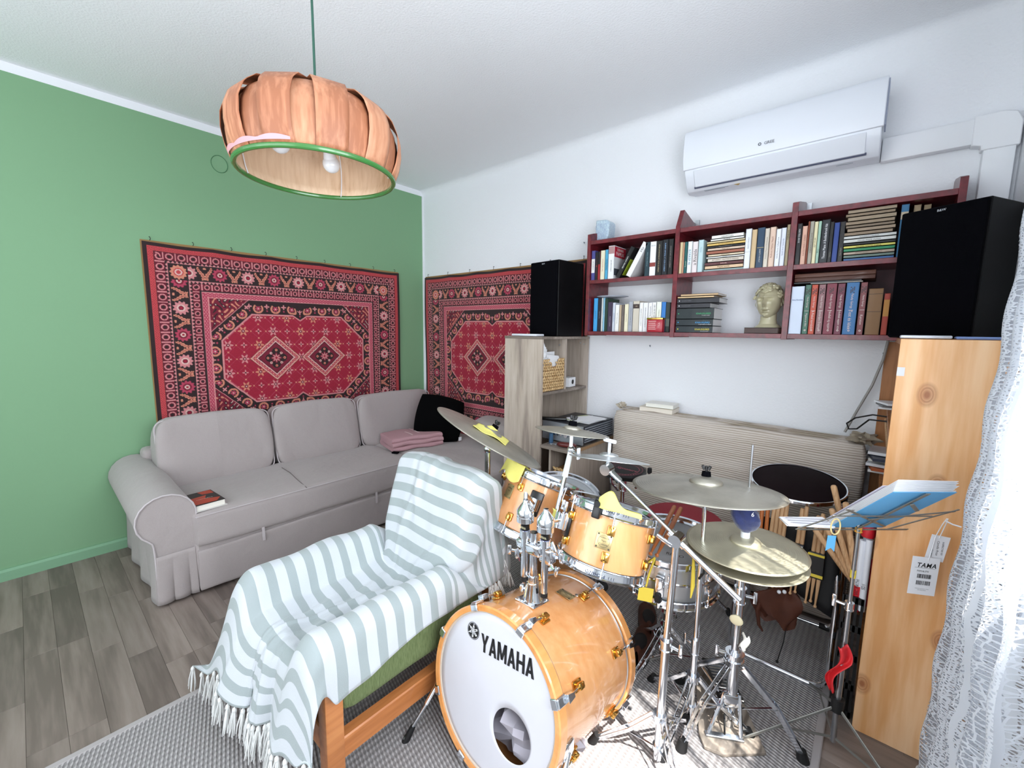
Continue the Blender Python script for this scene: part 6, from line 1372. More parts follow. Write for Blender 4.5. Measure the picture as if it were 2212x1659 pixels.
tag(MB().grid(lambda u,v:yb2+Vector((-.009+.052*u+.004*math.sin(v*6),-.011-.004*math.sin(u*3),.016-.038*v-.012*u-.006*math.sin(u*7+2)*v)),12,8).build('yellow_tape',M['yellow'],solid=.002),'small strip of yellow cloth tied around the rod of the splash cymbal','cloth')
# china / small cymbal on boom
SMc=Vector((2.789,-1.412,.950)); SMn=Vector((-.07,.235,.968)).normalized()
cymbal('bell_cymbal','small pale cymbal with a wing nut at the tip of the boom arm',SMc,SMn,.127,mat('pale_bronze','C4C8C8',.3,.7),bell=.03,bow=.010,topper=False)
ba_=thing('boom_stand','chrome boom cymbal stand in the foreground with a long diagonal arm','stand',(3.015,-1.41,0))
Tt=Vector((3.020,-1.410,.757)); B0=Vector((2.786,-1.408,.917)); B1=Vector((3.196,-1.412,.645))
MB().cyl((3.004,-1.413,.02),(3.008,-1.412,.42),.0128,n=20).build('lower_tube',M['chrome'],ba_)
MB().cyl((3.008,-1.412,.40),Tt,.0105,n=20).build('upper_tube',M['chrome'],ba_)
clampring(ba_,(3.008,-1.412,.415),r=.0165,h=.028,wing=.0)
bd_=(B1-B0).normalized()
MB().cyl(B0,B1,.0055,n=14).build('boom_rod',M['steel'],ba_); MB().cyl(Tt+bd_*.02,B1,.0085,n=16).build('boom_weight_tube',M['chrome'],ba_)
mb=MB().cyl(Tt+Vector((0,.018,.0)),Tt+Vector((0,-.022,0)),.019,n=24); mb.cyl(Tt-bd_*.028,Tt+bd_*.028,.0125,n=20); mb.build('boom_tilter',M['chrome'],ba_)
MB().box(Tt+Vector((-.03,-.02,-.006)),(.05,.008,.012),Matrix.Rotation(.4,3,'Y'),.003,2).build('wing_bolt',M['chrome'],ba_)
mb=MB().ell(B0,(.018,.018,.018),n=16); mb.cyl(B0+Vector((0,-.022,0)),B0+Vector((0,.012,0)),.018,n=20); mb.build('ratchet_tilter',M['chrome'],ba_)
MB().cyl(B0+bd_*.01,B0+bd_*.055,.0105,.009,16).build('boom_ferrule',M['chrome'],ba_)
MB().cyl(B0,SMc+Vector((.002,0,.055)),.005,n=12).build('tilter_rod',M['white'],ba_); MB().cyl(B0+Vector((0,0,.01)),SMc-Vector((0,0,.006)),.009,.007,14).build('sleeve',M['chrome'],ba_)
MB().box(SMc+Vector((.002,0,.062)),(.046,.010,.013),Matrix.Rotation(.05,3,'Y'),.005,2).build('wing_nut',M['white'],ba_)
tripod(ba_,(3.004,-1.413),.165,.20,(3.55,5.5,1.45),low=.06)
# ride
RC=Vector((3.033,-1.207,.857)); RN=Vector((-.06,.104,.993)).normalized()
cymbal('ride_cymbal','big flat ride cymbal over the snare drum with script printed near its centre',RC,RN,.229,M['brass'],bell=.05,bow=.020,text=(('Custom',.095,.016,.0),('Dark Crash',.118,.015,.02)),angle=PI+.6)
rs=thing('cymbal_stand','straight chrome stand of the big ride cymbal, right of the boom stand','stand',(3.035,-1.20,0))
MB().cyl((3.035,-1.203,.02),(3.035,-1.203,.30),.0115,n=18).build('lower_tube',M['chrome'],rs); MB().cyl((3.035,-1.203,.28),(3.035,-1.203,.62),.0095,n=18).build('middle_tube',M['chrome'],rs); MB().cyl((3.035,-1.203,.60),RC-RN*.01,.0065,n=14).build('upper_tube',M['chrome'],rs)
clampring(rs,(3.035,-1.203,.63),r=.0135,h=.045,wing=.2,m=M['blackp']); clampring(rs,(3.035,-1.203,.30),r=.0145,h=.05,wing=2.8); MB().tube([Vector((3.035,-1.203,.60))+Vector((.012,-.012,0)),Vector((3.05,-1.225,.58)),Vector((3.035,-1.215,.55))],.004,8).build('black_hook',M['black'],rs)
tripod(rs,(3.035,-1.203),.18,.19,(2.7,4.6,.4),low=.07)
# hi-hat
HC=Vector((3.145,-1.131,.672)); HN=Vector((-.01,.0,1)).normalized()
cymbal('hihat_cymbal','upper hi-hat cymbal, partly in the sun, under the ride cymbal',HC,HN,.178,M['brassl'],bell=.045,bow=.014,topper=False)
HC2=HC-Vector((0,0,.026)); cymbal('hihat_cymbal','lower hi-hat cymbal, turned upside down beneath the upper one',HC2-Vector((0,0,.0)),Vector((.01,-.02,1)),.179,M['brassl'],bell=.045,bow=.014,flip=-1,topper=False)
hh=thing('hihat_stand','chrome hi-hat stand with ribbed pedal standing on a wooden board','stand',(3.145,-1.131,0))
HX,HY=3.143,-1.133
MB().cyl((HX,HY,.02),(HX,HY,.30),.0175,n=20).build('lower_tube',M['chrome'],hh); MB().cyl((HX,HY,.28),(HX,HY,.60),.0125,n=18).build('upper_tube',M['chrome'],hh); MB().cyl((HX,HY,.55),(HX,HY,1.01),.0033,n=10).build('pull_rod',M['steel'],hh)
clampring(hh,(HX,HY,.50),r=.0165,h=.05,wing=.3); clampring(hh,(HX,HY,.28),r=.026,h=.02,wing=3.4)
MB().lathe((HX,HY,.596),(0,0,1),[(.005,0),(.020,.002),(.026,.010),(.026,.016),(0.004,.018)],20).build('cymbal_seat',M['chrome'],hh)
MB().cyl((HX,HY,.700),(HX,HY,.722),.014,n=18).build('clutch',cmat('D8DCE0'),hh)
MB().ell((HX-.002,HY-.014,.415),(.021,.006,.018),n=14).build('felt_scrap',cmat('D6CBA8'),hh); MB().grid(lambda u,v:Vector((HX+.018+.02*u+.006*math.sin(v*5),HY-.016-.006*math.sin(u*4),.38-.055*v+.01*math.sin(u*6))),8,8).build('tape_scrap',cmat('E2E2DA'),hh,solid=.001)
cz3=.245
for a_ in (.15,2.75,4.05+.2):
    d=Vector((math.cos(a_),math.sin(a_),0)); tn=Vector((-d.y,d.x,0)); h_=Vector((HX,HY,cz3))+d*.03; k_=Vector((HX,HY,0))+d*.13+Vector((0,0,.15)); f_=Vector((HX,HY,.02))+d*.215
    mb=MB()
    for s in (-1,1):
        for p,q in ((h_,k_),(k_,f_)):
            dd=(q-p).normalized(); nn=dd.cross(tn).normalized(); mb.box((p+q)/2+tn*.008*s,(.0025,.016,(q-p).length+.006),Matrix((tn,nn,dd)).transposed(),.0008,1)
    mb.build('leg',M['chrome'],hh); MB().cyl(f_+Vector((0,0,.02))-d*.01,f_+Vector((0,0,-.019)),.015,.019,14).build('rubber_foot',M['black'],hh)
    e=k_; b0=Vector((HX,HY,.09))+d*.02; dd=(e-b0).normalized(); nn=dd.cross(tn).normalized(); MB().box((b0+e)/2,(.007,.002,(e-b0).length),Matrix((tn,nn,dd)).transposed()).build('brace',M['chrome'],hh)
# pedal: heel far, toe plate near camera; radius rods and base frame on the board
PB=.022
MB().box((3.085,-1.02,PB+.060),(.085,.25,.010),Matrix.Rotation(.50,3,'Z')@Matrix.Rotation(-.20,3,'X'),.003,1).build('footboard',M['blackp'],hh)
Rf=Matrix.Rotation(.50,3,'Z')@Matrix.Rotation(-.20,3,'X')
for k in range(11): MB().box(Vector((3.085,-1.02,PB+.067))+Rf@Vector((0,-.11+.021*k,0)),(.066,.006,.004),Rf,.001,1).build('tread_rib',M['chrome'],hh)
fr1=[(3.100,-1.225,PB),(3.190,-1.172,PB)]
for p_,q_ in (((3.100,-1.225,PB),(3.125,-1.150,.14)),((3.190,-1.172,PB),(3.165,-1.125,.14))):
    MB().cyl(p_,q_,.007,n=10).build('frame_post',M['chrome'],hh)
dd=Vector((.09,.053,0)).normalized(); MB().box((3.145,-1.199,PB+.004),(.12,.02,.008),Matrix.Rotation(.53,3,'Z'),.002,1).build('base_plate',M['steel'],hh)
MB().cyl((3.145,-1.196,PB+.006),(3.118,-1.11,.085),.003,n=8).build('linkage_rod',M['black'],hh); MB().box((3.140,-1.14,.12),(.05,.03,.05),Matrix.Rotation(.5,3,'Z'),.008,2).build('frame_casting',M['chrome'],hh)
bo=tag(MB().prism([(3.105,-1.275),(3.16,-1.262),(3.262,-1.165),(3.065,-.855),(2.965,-.93),(3.075,-1.235)],(0,0,.0105),(1,0,0),(0,1,0),(0,0,.011)).build('wooden_board',M['board'],bevel=.0015),'weathered wooden board lying on the rug under the hi-hat pedal','board')
# blue velour sock over the clutch
bsk=thing('blue_sock','dark blue velour cloth bag pulled over the hi-hat rod','cloth bag',(HX,HY,.72))
def sock(u,v):
    th=2*PI*u; prr=[(0,.012),(.12,.026),(.3,.037),(.5,.042),(.68,.037),(.8,.023),(.86,.019),(.93,.030),(1,.026)]
    for (a0,r0),(a1,r1) in zip(prr,prr[1:]):
        if a0<=v<=a1: r=r0+(r1-r0)*(v-a0)/(a1-a0)
    r*=1+.10*math.sin(3*th+1+v*4)+.06*math.sin(7*th+v*9)
    return Vector((HX-.006*v+math.cos(th)*r,HY+math.sin(th)*r*.9,.722+.105*v))
MB().grid(sock,36,26).build('velour_bag',M['navy'],bsk,ang=80); MB().text('6',(HX+.022,HY-.030,.795),(.8,.6,0),(0,0,1),.014).build('printed_digit',cmat('E8E8F0'),bsk,smooth=False)
MB().tube([(HX-.004+.019*math.cos(a),HY+.018*math.sin(a),.812) for a in [2*PI*k/20 for k in range(20)]],.002,6,closed=True).build('pale_string',cmat('CFC8B0'),bsk)
# bass pedal
bp_=thing('bass_pedal','small chrome bass drum pedal with beater behind the bass drum','pedal',(2.68,-1.24,0))
MB().box((2.68,-1.19,.05),(.07,.22,.010),Matrix.Rotation(.25,3,'X'),.003,1).build('footboard',M['steel'],bp_)
for sx in (-1,1): MB().box((2.68+sx*.045,-1.285,.115),(.014,.02,.20),None,.004,1).build('frame_post',M['blackp'],bp_)
MB().cyl((2.63,-1.285,.215),(2.73,-1.285,.215),.007,n=12).build('axle',M['chrome'],bp_); MB().tube([(2.68,-1.285,.215),(2.685,-1.27,.30),(2.69,-1.255,.38)],.0035,8).build('beater_rod',M['black'],bp_); MB().cyl((2.69,-1.27,.38),(2.69,-1.225,.385),.02,.024,16).build('beater_head',M['black'],bp_)
# brown leather shoes
def shoe(label,c,rz,lift=0,name='leather_slipper'):
    c=Vector(c); R=Matrix.Rotation(rz,3,'Z'); t=thing(name,label,'shoe',c,None)
    def fn(u,v):
        th=2*PI*u; y=-.125+.25*v; w=.042*(1-.25*((v-.62)/.5)**2)*math.sin(min(1,max(.02,v*6))*PI/2)*math.sqrt(max(.02,1-((v-.9)/.1)**2)) if v>.9 else .042*(1-.25*((v-.62)/.5)**2)*math.sin(min(1,.25+v*5)*PI/2)
        h=.075-.035*v if v<.5 else .0575-.05*(v-.5); z=max(0,math.sin(th))*h; return c+R@Vector((math.cos(th)*w,y,.012+z))
    MB().grid(fn,24,20).build('leather_upper',M['leather'],t); MB().ell(c+R@Vector((0,0,.008)),(.043,.128,.009),R,20,.8).build('sole',M['black'],t)
    MB().ell(c+R@Vector((0,-.045,.076)),(.028,.055,.006),R,16).build('dark_opening',M['black'],t); return t
shoe('brown leather shoe on the rug behind the bass drum, toe away from the viewer',(2.765,-1.00,.011),.25)
shoe('second brown leather shoe beyond the first one, behind the bass drum',(2.72,-.83,.011),.45)
# ---------------- futon / rolled mattress against the wall ----------------
fu=thing('folded_mattress','long folded mattress in finely striped beige linen standing on edge against the white wall','mattress',(2.79,-.13,0))
m=soft((2.178,-.225,.012),(3.412,-.03,.878),.045,'x',.0035,9)
for v in m.v: v.y-=.02*max(0,1-v.z/.3)
m.build('mattress_body',M['futon'],fu,ang=70)
for k in range(1,4): 
    z=.878-.0; MB().tube([(2.20,-.212+.045*k,.880),(2.8,-.213+.045*k,.8815),(3.40,-.212+.045*k,.876)],.003,5).build('edge_seam',cmat('A89C8A'),fu)
tag(crumple(2.197,-.13,.895,.024,8,(1,1.4,.6)).build('knotted_corner',cmat('C2B8A6'),ang=60),'small knotted cloth corner on the left end of the folded mattress','cloth')
tag(crumple(3.40,-.17,.898,.040,9,(1.25,1.3,.5)).build('bunched_cloth',cmat('9A8E7C'),ang=40),'bunched grey-beige cloth on the right end of the folded mattress','cloth')
for (c,s,rz,z,lab,cc2) in (((2.43,-.10),(.20,.135),.05,.8815,'lower one of the two white books lying on the folded mattress','E6DDD0'),((2.445,-.095),(.165,.12),.08,.9115,'upper one of the two white books lying on the folded mattress','EDEBE2')):
    h=.028 if z<.9 else .022; t=thing('book',lab,'book',(c[0],c[1],z),'books on the mattress'); R=Matrix.Rotation(rz,3,'Z')
    MB().box((c[0],c[1],z+h/2),(s[0]-.004,s[1]-.004,h-.003),R).build('page_block',cmat(cc2),t,smooth=False)
    mb=MB().box((c[0],c[1],z+.0008),(s[0],s[1],.0016),R); mb.box((c[0],c[1],z+h-.0008),(s[0],s[1],.0016),R); mb.build('cover',cmat('D2C8B4' if z<.9 else 'F0EEE6'),t,smooth=False)
# ---------------- round stool with tube frame ----------------
rs_=thing('round_stool','folding stool with a dark maroon round top and chrome tube legs beside the mattress','stool',(3.205,-.50,0))
TC=Vector((3.205,-.525,.735)); TN=Vector((.026,-.16,.987)).normalized()
MB().lathe(TC,TN,[(0,-.012),(.160,-.012),(.168,-.006),(.168,0),(.160,.003),(0,.0035)],56).build('seat_top',M['dkmar'],rs_)
MB().lathe(TC,TN,[(.168,-.010),(.1735,-.006),(.1735,.004),(.170,.008),(.1655,.007),(.1655,-.009)],56,closed=True).build('chrome_rim',M['chrome'],rs_)
def loop(y,x0,x1,ytop,zt=.71):
    pts=[(x0+.05,ytop,zt),(x0,y*.5+ytop*.5,zt*.5+.03)]
    for k in range(6): a=PI+k*PI/10; pts.append((x0+.06+.06*math.cos(a),y,.075+.06*math.sin(a)))
    for k in range(6): a=1.5*PI+k*PI/10; pts.append((x1-.06+.06*math.cos(a),y,.075+.06*math.sin(a)))
    pts+=[(x1,y*.6+ytop*.4,zt*.42+.03),(x1-.02,ytop,zt)]; return pts
MB().tube(loop(-.73,3.045,3.382,-.62),.0105,12).build('leg_loop',M['chrome'],rs_); MB().tube(loop(-.30,3.02,3.382,-.44),.0105,12).build('leg_loop',M['chrome'],rs_)
for x in (3.10,3.34): MB().cyl((x-.02,-.30,.016),(x+.02,-.30,.016),.0135,n=12).build('rubber_sleeve',M['black'],rs_)
MB().cyl((3.045,-.50,.40),(3.38,-.50,.40),.008,n=12).build('cross_bar',M['chrome'],rs_)
MB().tube([(3.05,-.42,.70),(3.20,-.62,.585),(3.30,-.66,.53),(3.33,-.63,.44)],.0045,8).build('black_cable_hook',M['black'],rs_)
# ---------------- stick bag with sticks ----------------
sb_=thing('stick_bag','black stick bag hanging open on the stool, full of pale drumsticks','bag',(3.24,-.66,.30))
MB().grid(lambda u,v:Vector((3.08+.30*u,-.655+.015*math.sin(u*5),.60-.30*v+.03*math.sin(u*4)*v)),12,8).build('bag_panel',M['black'],sb_,solid=.01)
def bundle(x,z,n_,seed,packed,lab):
    for k in range(n_):
        dx=(k-(n_-1)/2)*.0155; dz=[0,.012,-.004,.010][k%4]
        stick('%s'%(lab%['first','second','third','fourth'][k]),(x+dx*.9+.01,-.672,z+.27+dz),(x+dx+.0,-.690,z-.09+dz),.0072,M['stick'],'drumsticks hanging in the stick bag')
    if packed:
        t=thing('stick_sleeve','black printed cardboard sleeve round %s'%packed[0],'packaging',(x,-.69,z+.02))
        MB().box((x+.004,-.684,z+.075),(.0155*n_+.008,.019,.105),None,.003,1).build('sleeve',M['blackp'],t); mb=MB()
        if packed[1]=='y': mb.b2((x-.0155*n_/2,-.695,z+.030),(x+.0155*n_/2+.006,-.6937,z+.042)); mb.b2((x-.0155*n_/2,-.695,z+.115),(x+.0155*n_/2+.006,-.6937,z+.124)); mb.build('yellow_band',M['yellowp'],t,smooth=False)
        else: mb.b2((x-.012,-.695,z+.085),(x+.018,-.6937,z+.122)); mb.build('white_label',M['paper'],t,smooth=False); MB().text('5A',(x+.004,-.6953,z+.052),(1,0,0),(0,0,1),.018,.03).build('sleeve_lettering',cmat('D8D8DC'),t,smooth=False)
bundle(3.165,.42,4,1,None,'%s from the left of the loose drumsticks behind the hi-hat edge')
bundle(3.243,.415,2,2,('the pair of drumsticks with a white label','w'),'%s drumstick from the left in the white-labelled sleeve')
bundle(3.303,.400,3,3,('the three drumsticks with yellow bands','y'),'%s drumstick from the left in the yellow-banded sleeve')
for k in range(3): stick('%s orange drumstick butt sticking out above the hi-hat edge'%['leftmost','middle','rightmost'][k],(3.09+.020*k,-.672,.655+.012*k),(3.095+.02*k,-.690,.38),.0075,M['sticko'],'orange drumsticks in the stick bag')
for k in range(2): tag(MB().ell((3.198+.018*k,-.688,.318+.008*k),.0078,n=12).build('white_bead_tip',M['whitep']),['left one of two small white round stick tips below the hi-hat edge','right one of two small white round stick tips below the hi-hat edge'][k],'stick tip')
# brown leather pouch dangling
lp2=thing('leather_pouch','crumpled brown leather pouch dangling with a thin black cord from the stick bag','pouch',(3.22,-.66,.16))
def pouch(u,v):
    th=2*PI*u; w=.085*math.sin(.35+v*2.1)*(1+.22*math.sin(3*th+v*7)); return Vector((3.205+math.cos(th)*w*.95-.03*v*math.sin(v*3),-.655+math.sin(th)*.022*(1-.4*v)+.006*math.sin(9*u*PI),.33-.16*v-.022*math.sin(th*2+3)*v))
MB().grid(pouch,30,16).build('pouch_body',M['leather'],lp2,ang=80); MB().tube([(3.135,-.66,.26),(3.125,-.665,.19),(3.135,-.665,.13),(3.15,-.66,.105)],[.007,.009,.007,.004],8).build('leather_strap',M['leather'],lp2)
MB().tube([(3.232,-.66,.18),(3.228,-.67,.10),(3.215,-.69,.018)],.0022,6).build('cord',M['black'],lp2); MB().ell((3.215,-.69,.018),.006,n=8).build('cord_bead',M['black'],lp2)
# ---------------- crate with tall marching sticks and mallets ----------------
ct=thing('black_crate','black slotted plastic crate on the floor left of the pine bookcase','crate',(3.44,-.72,0))
for (a0,b0) in (((3.405,-.80,.02),(3.455,-.797,.455)),((3.405,-.62,.02),(3.455,-.617,.455)),((3.402,-.80,.02),(3.405,-.617,.455)),((3.405,-.80,.0),(3.455,-.617,.02))):
    pass
fr_=MB()
for z in (.012,.12,.23,.34,.445): fr_.b2((3.400,-.803,z-.012),(3.457,-.797,z+.012))
for x in (3.403,3.421,3.438,3.454): fr_.b2((x-.004,-.803,0),(x+.004,-.798,.455))
for z in (.012,.12,.23,.34,.445): fr_.b2((3.398,-.803,z-.012),(3.403,-.60,z+.012))
for y in (-.80,-.75,-.70,-.65,-.603): fr_.b2((3.398,y-.004,0),(3.403,y+.004,.455))
fr_.b2((3.40,-.80,0),(3.457,-.60,.01)); fr_.build('slotted_frame',M['black'],ct)
for k,(xa,ya,za,xb,yb_,zb,lab) in enumerate(((3.300,-.81,.665,3.440,-.725,.697,'leftmost thick pale drumstick leaning under the music stand'),(3.318,-.812,.716,3.446,-.73,.670,'second thick pale drumstick leaning under the music stand'),(3.342,-.815,.755,3.450,-.735,.650,'third thick pale drumstick leaning under the music stand'),(3.378,-.82,.790,3.447,-.74,.640,'fourth thick pale drumstick leaning under the music stand'),(3.339,-.80,.835,3.436,-.71,.700,'tall pale drumstick whose tip shows above the left bars of the music stand'))):
    stick(lab,(xa,ya,za),(xb-.0,yb_,zb-.25),.0095,M['stick'],'pale drumsticks leaning under the music stand')
def wstick(x,y,zb,zt,label,c1,c2,frac,txt):
    t=thing('wrapped_drumstick',label,'drumstick',(x,y,zb)); 
    MB().cyl((x,y,zb),(x,y,zb+(zt-zb)*frac),.0105,n=14).build('lower_sleeve',c1,t); MB().cyl((x,y,zb+(zt-zb)*frac),(x,y,zt),.0102,n=14).build('upper_sleeve',c2,t)
    MB().text(txt,(x-.002,y-.0112,zb+(zt-zb)*.35),(0,0,1),(-1,0,0),.009,.12).build('sleeve_lettering',M['ink'],t,smooth=False); return t
wstick(3.436,-.785,.40,.66,'white and red wrapped drumstick standing in the black crate, left one',M['red'],M['white'],.36,'VIC FIRTH')
wstick(3.452,-.79,.41,.67,'white wrapped drumstick standing in the black crate, middle one',M['white'],M['white'],.2,'SD1')
wstick(3.462,-.76,.42,.74,'red wrapped drumstick with pale ends next to the pine panel',M['red'],M['stick'],.55,'VIC FIRTH')
rc=thing('red_bottle','small bright red plastic bottle with a cap under the music stand','bottle',(3.446,-.78,.675))
MB().lathe((3.446,-.78,.675),(0,0,1),[(0,0),(.018,.0),(.020,.008),(.020,.03),(.017,.04),(.017,.055),(.010,.060),(0,.06)],20).build('bottle_body',M['red'],rc); MB().cyl((3.446,-.78,.62),(3.446,-.78,.676),.0125,n=12).build('neck_ring',M['grey'],rc)
# ---------------- pine bookcase ----------------
pb_=thing('pine_bookcase','knotty pine bookcase with its side panel towards the viewer, right of the drum kit','bookcase',(3.61,-.44,0))
PX0,PX1=3.465,3.742
MB().b2((PX0,-.841,0),(PX1,-.823,1.349),.001,1).build('side_panel',M['pine'],pb_)
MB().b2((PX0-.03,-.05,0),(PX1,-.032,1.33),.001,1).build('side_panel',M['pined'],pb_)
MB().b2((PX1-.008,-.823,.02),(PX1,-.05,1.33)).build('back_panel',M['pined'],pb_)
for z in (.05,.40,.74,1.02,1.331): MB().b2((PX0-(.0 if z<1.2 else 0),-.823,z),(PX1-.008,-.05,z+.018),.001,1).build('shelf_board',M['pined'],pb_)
MB().tube([(PX0+.002,-.06,.98),(PX0+.03,-.30,.78)],.006,4).build('diagonal_brace',M['stick'],pb_)
MB().b2((PX0,-.8425,1.235),(PX0+.018,-.8412,1.262),.0).build('chipped_patch',cmat('D8D8DC'),pb_,smooth=False)
for k,(y,z,c) in enumerate(((-.14,.765,'E2E2E2'),(-.16,.782,'B05A30'),(-.15,.797,'D8D8DC'),(-.13,.811,'C8C4BC'),(-.17,.827,'3A4050'),(-.12,.843,'E6E6E8'))):
    tag(MB().box((PX0+.06,y,z),(.20,.14+.02*(k%3),.012),Matrix.Rotation(.15*math.sin(k*2),3,'Z')).build('magazine',cmat(c)),['lowest white magazine of the pile in the pine bookcase','orange-brown magazine near the bottom of the pile in the pine bookcase','pale grey magazine in the middle of the pile in the pine bookcase','beige magazine in the middle of the pile in the pine bookcase','dark blue-grey magazine near the top of the pile in the pine bookcase','white magazine on top of the pile in the pine bookcase'][k],'magazine','magazines piled in the pine bookcase')
for k in range(3): tag(MB().box((PX0+.05,-.12,1.043+.010*k),(.16,.12,.008),Matrix.Rotation(.2*k,3,'Z')).build('paper_pile',M['paper'] if k!=1 else cmat('6A6A6E')),['lowest','middle','topmost'][k]+' thin booklet on the upper shelf of the pine bookcase','booklet','booklets in the pine bookcase')
tag(MB().b2((PX0+.004,-.42,.4185),(PX0+.22,-.055,.73),.008).build('dark_interior_block',M['blackp']),'dark block standing in for the shade on the middle shelf of the pine bookcase','box')  # dark block puts the shade inside the bookcase into colour
tag(MB().tube([(3.50,-.35,1.03),(3.42,-.25,1.02),(3.36,-.13,.98),(3.33,-.10,.945),(3.34,-.10,.92),(3.37,-.13,.93),(3.41,-.2,.99),(3.50,-.33,1.01)],.0035,6).build('black_cable',M['black']),'thin black cable looping out of the pine bookcase in front of the white wall','cable')
tag(MB().tube([(3.442,-.09,1.345),(3.432,-.08,1.25),(3.405,-.06,1.13),(3.36,-.05,1.0),(3.325,-.06,.895)],.0055,6).build('beige_cable',M['cable']),'thick beige cable running down the white wall from the big speaker','cable')
tag(MB().box((3.52,-.815,1.356),(.115,.030,.010),Matrix.Rotation(.06,3,'Z'),.004,2).build('silver_marker',mat('silver_pen','C9CCD4',.3,.3)),'silver marker lying on the front edge of the pine bookcase top','marker')
tag(MB().box((3.655,-.80,1.3545),(.14,.07,.008),Matrix.Rotation(-.03,3,'Z'),.003,1).build('blue_notebook',cmat('6F86B8')),'flat pale blue notebook on top of the pine bookcase right of the silver marker','notebook')
# ---------------- hanging labels ----------------
TX,TY=Vector((.86,.5,0)).normalized(),Vector((0,0,1)); 
tg=thing('hang_tag','white cardboard tag with two bar codes hanging lowest from the music stand','tag',(3.572,-.93,.585))
cT=Vector((3.578,-.935,.655)); nT=Vector((.5,-.86,0)).normalized(); Rt=Matrix((TX,-nT,TY)).transposed()@Matrix.Rotation(.02,3,'Y')
X_=Rt@Vector((1,0,0)); Y_=Rt@Vector((0,0,1)); N_=Rt@Vector((0,-1,0))
MB().box(cT,(.070,.0008,.118),Rt).build('card',M['paper'],tg,smooth=False)
mb=MB(); mb.text('TAMA',cT+N_*.0008+Y_*.034+X_*.004,X_,Y_,.014,.05,slant=.2,bold=.02); mb.text('PWM146-STW',cT+N_*.0008+Y_*.015-X_*.004,X_,Y_,.0055,.03)
q=random.Random(3)
for r_,y in ((0,-.001),(1,-.022)):
    x=-.017
    while x<.018: w=q.choice((.0008,.0014,.002)); mb.prism([(0,0),(w,0),(w,.013),(0,.013)],cT+N_*.0008+X_*x+Y_*(y-.006),X_,Y_,N_*.0001); x+=w+q.choice((.0008,.0015))
mb.prism([(0,0),(.052,0),(.052,.0006),(0,.0006)],cT+N_*.0008-X_*.026+Y_*.025,X_,Y_,N_*.0001)
mb.text('WARNING keep away from children',cT+N_*.0008-Y_*.040,X_,Y_,.0022,.045); mb.text('see instructions',cT+N_*.0008-Y_*.044,X_,Y_,.0022,.03); mb.build('printing',M['ink'],tg,smooth=False)
it=thing('inspected_tag','narrow white inspection tag hanging just above the bar-coded tag','tag',(3.60,-.92,.70))
cI=Vector((3.600,-.915,.742)); MB().box(cI,(.048,.0008,.078),Rt@Matrix.Rotation(.12,3,'Y')).build('card',M['paper'],it,smooth=False)
mb=MB(); mb.text('INSPECTED BY',cI+N_*.001+X_*.012,-Y_,X_,.0045,.05); mb.text('Camilla Price',cI+N_*.001,-Y_,X_,.006,.05,slant=.4); mb.text('TAMA',cI+N_*.001-X_*.014-Y_*.016,-Y_,X_,.006,.03); mb.build('printing',M['ink'],it,smooth=False)
mb=MB().tube([(3.601,-1.0,.862),(3.598,-.96,.83),(3.592,-.925,.78),(3.584,-.932,.705)],.0013,5); mb.tube([(3.603,-1.0,.862),(3.606,-.95,.83),(3.600,-.92,.775)],.0013,5); mb.tube([(3.601,-.99,.852),(3.615,-.985,.845),(3.632,-.985,.843)],.002,5)
mb.build('string',M['paper'],it)
# ---------------- music stand ----------------
ms_=thing('music_stand','grey wire folding music stand holding a blue folder, right of the hi-hat','music stand',(3.42,-1.0,0))
A=Vector((3.350,-1.056,.777));B=Vector((3.474,-.940,.776));D_=Vector((3.479,-1.191,.962)); U=(B-A); V_=(D_-A); un_=U.normalized(); vn=V_.normalized(); nn=un_.cross(vn).normalized()
if nn.z<0: nn=-nn
MB().cyl((3.42,-1.0,.045),(3.42,-1.0,.34),.0085,n=14).build('lower_tube',M['steel'],ms_); MB().cyl((3.42,-1.0,.30),(3.42,-1.0,.52),.0070,n=14).build('middle_tube',M['steel'],ms_); MB().cyl((3.42,-1.0,.50),(3.42,-1.005,.775),.0055,n=14).build('upper_tube',M['steel'],ms_)
clampring(ms_,(3.42,-1.0,.52),r=.0105,h=.02,wing=3.0); clampring(ms_,(3.42,-1.0,.775),r=.009,h=.016,m=cmat('D89838')); MB().cyl((3.42,-1.0,.615),(3.42,-1.0,.640),.0075,n=12).build('yellow_tape',M['yellowp'],ms_)
MB().cyl((3.42,-1.0,.155),(3.42,-1.0,.20),.016,.018,18).build('leg_hub',M['black'],ms_)
steelb=mat('grey_flat_bar','8B8B86',.45,.6)
for a_ in (-.62,1.9,3.75):
    d=Vector((math.cos(a_),math.sin(a_),0)); p=Vector((3.42,-1.0,.165))+d*.015; q_=Vector((3.42,-1.0,.008))+d*.30; tn=Vector((-d.y,d.x,0)); dd=(q_-p).normalized(); n3=dd.cross(tn).normalized()
    MB().box((p+q_)/2,(.004,.010,(q_-p).length),Matrix((tn,n3,dd)).transposed(),.001,1).build('leg',steelb,ms_); MB().ell(q_,(.009,.009,.008),n=10).build('rubber_foot',M['black'],ms_)
    e=p+(q_-p)*.55; s0=Vector((3.42,-1.0,.06)); dd=(e-s0).normalized(); n3=dd.cross(tn).normalized(); MB().box((s0+e)/2,(.003,.008,(e-s0).length),Matrix((tn,n3,dd)).transposed()).build('brace',steelb,ms_)
def bar(p,q_,w=.009,nm='flat_bar'):
    p=Vector(p);q_=Vector(q_); dd=(q_-p).normalized(); s=nn.cross(dd).normalized(); return MB().box((p+q_)/2,(w,.0022,(q_-p).length),Matrix((s,dd.cross(s),dd)).transposed(),.0006,1).build(nm,steelb,ms_)
mid=A+U*.5; off=-nn*.008
bar(mid+off-vn*.01,mid+V_*1.02+off,.012)
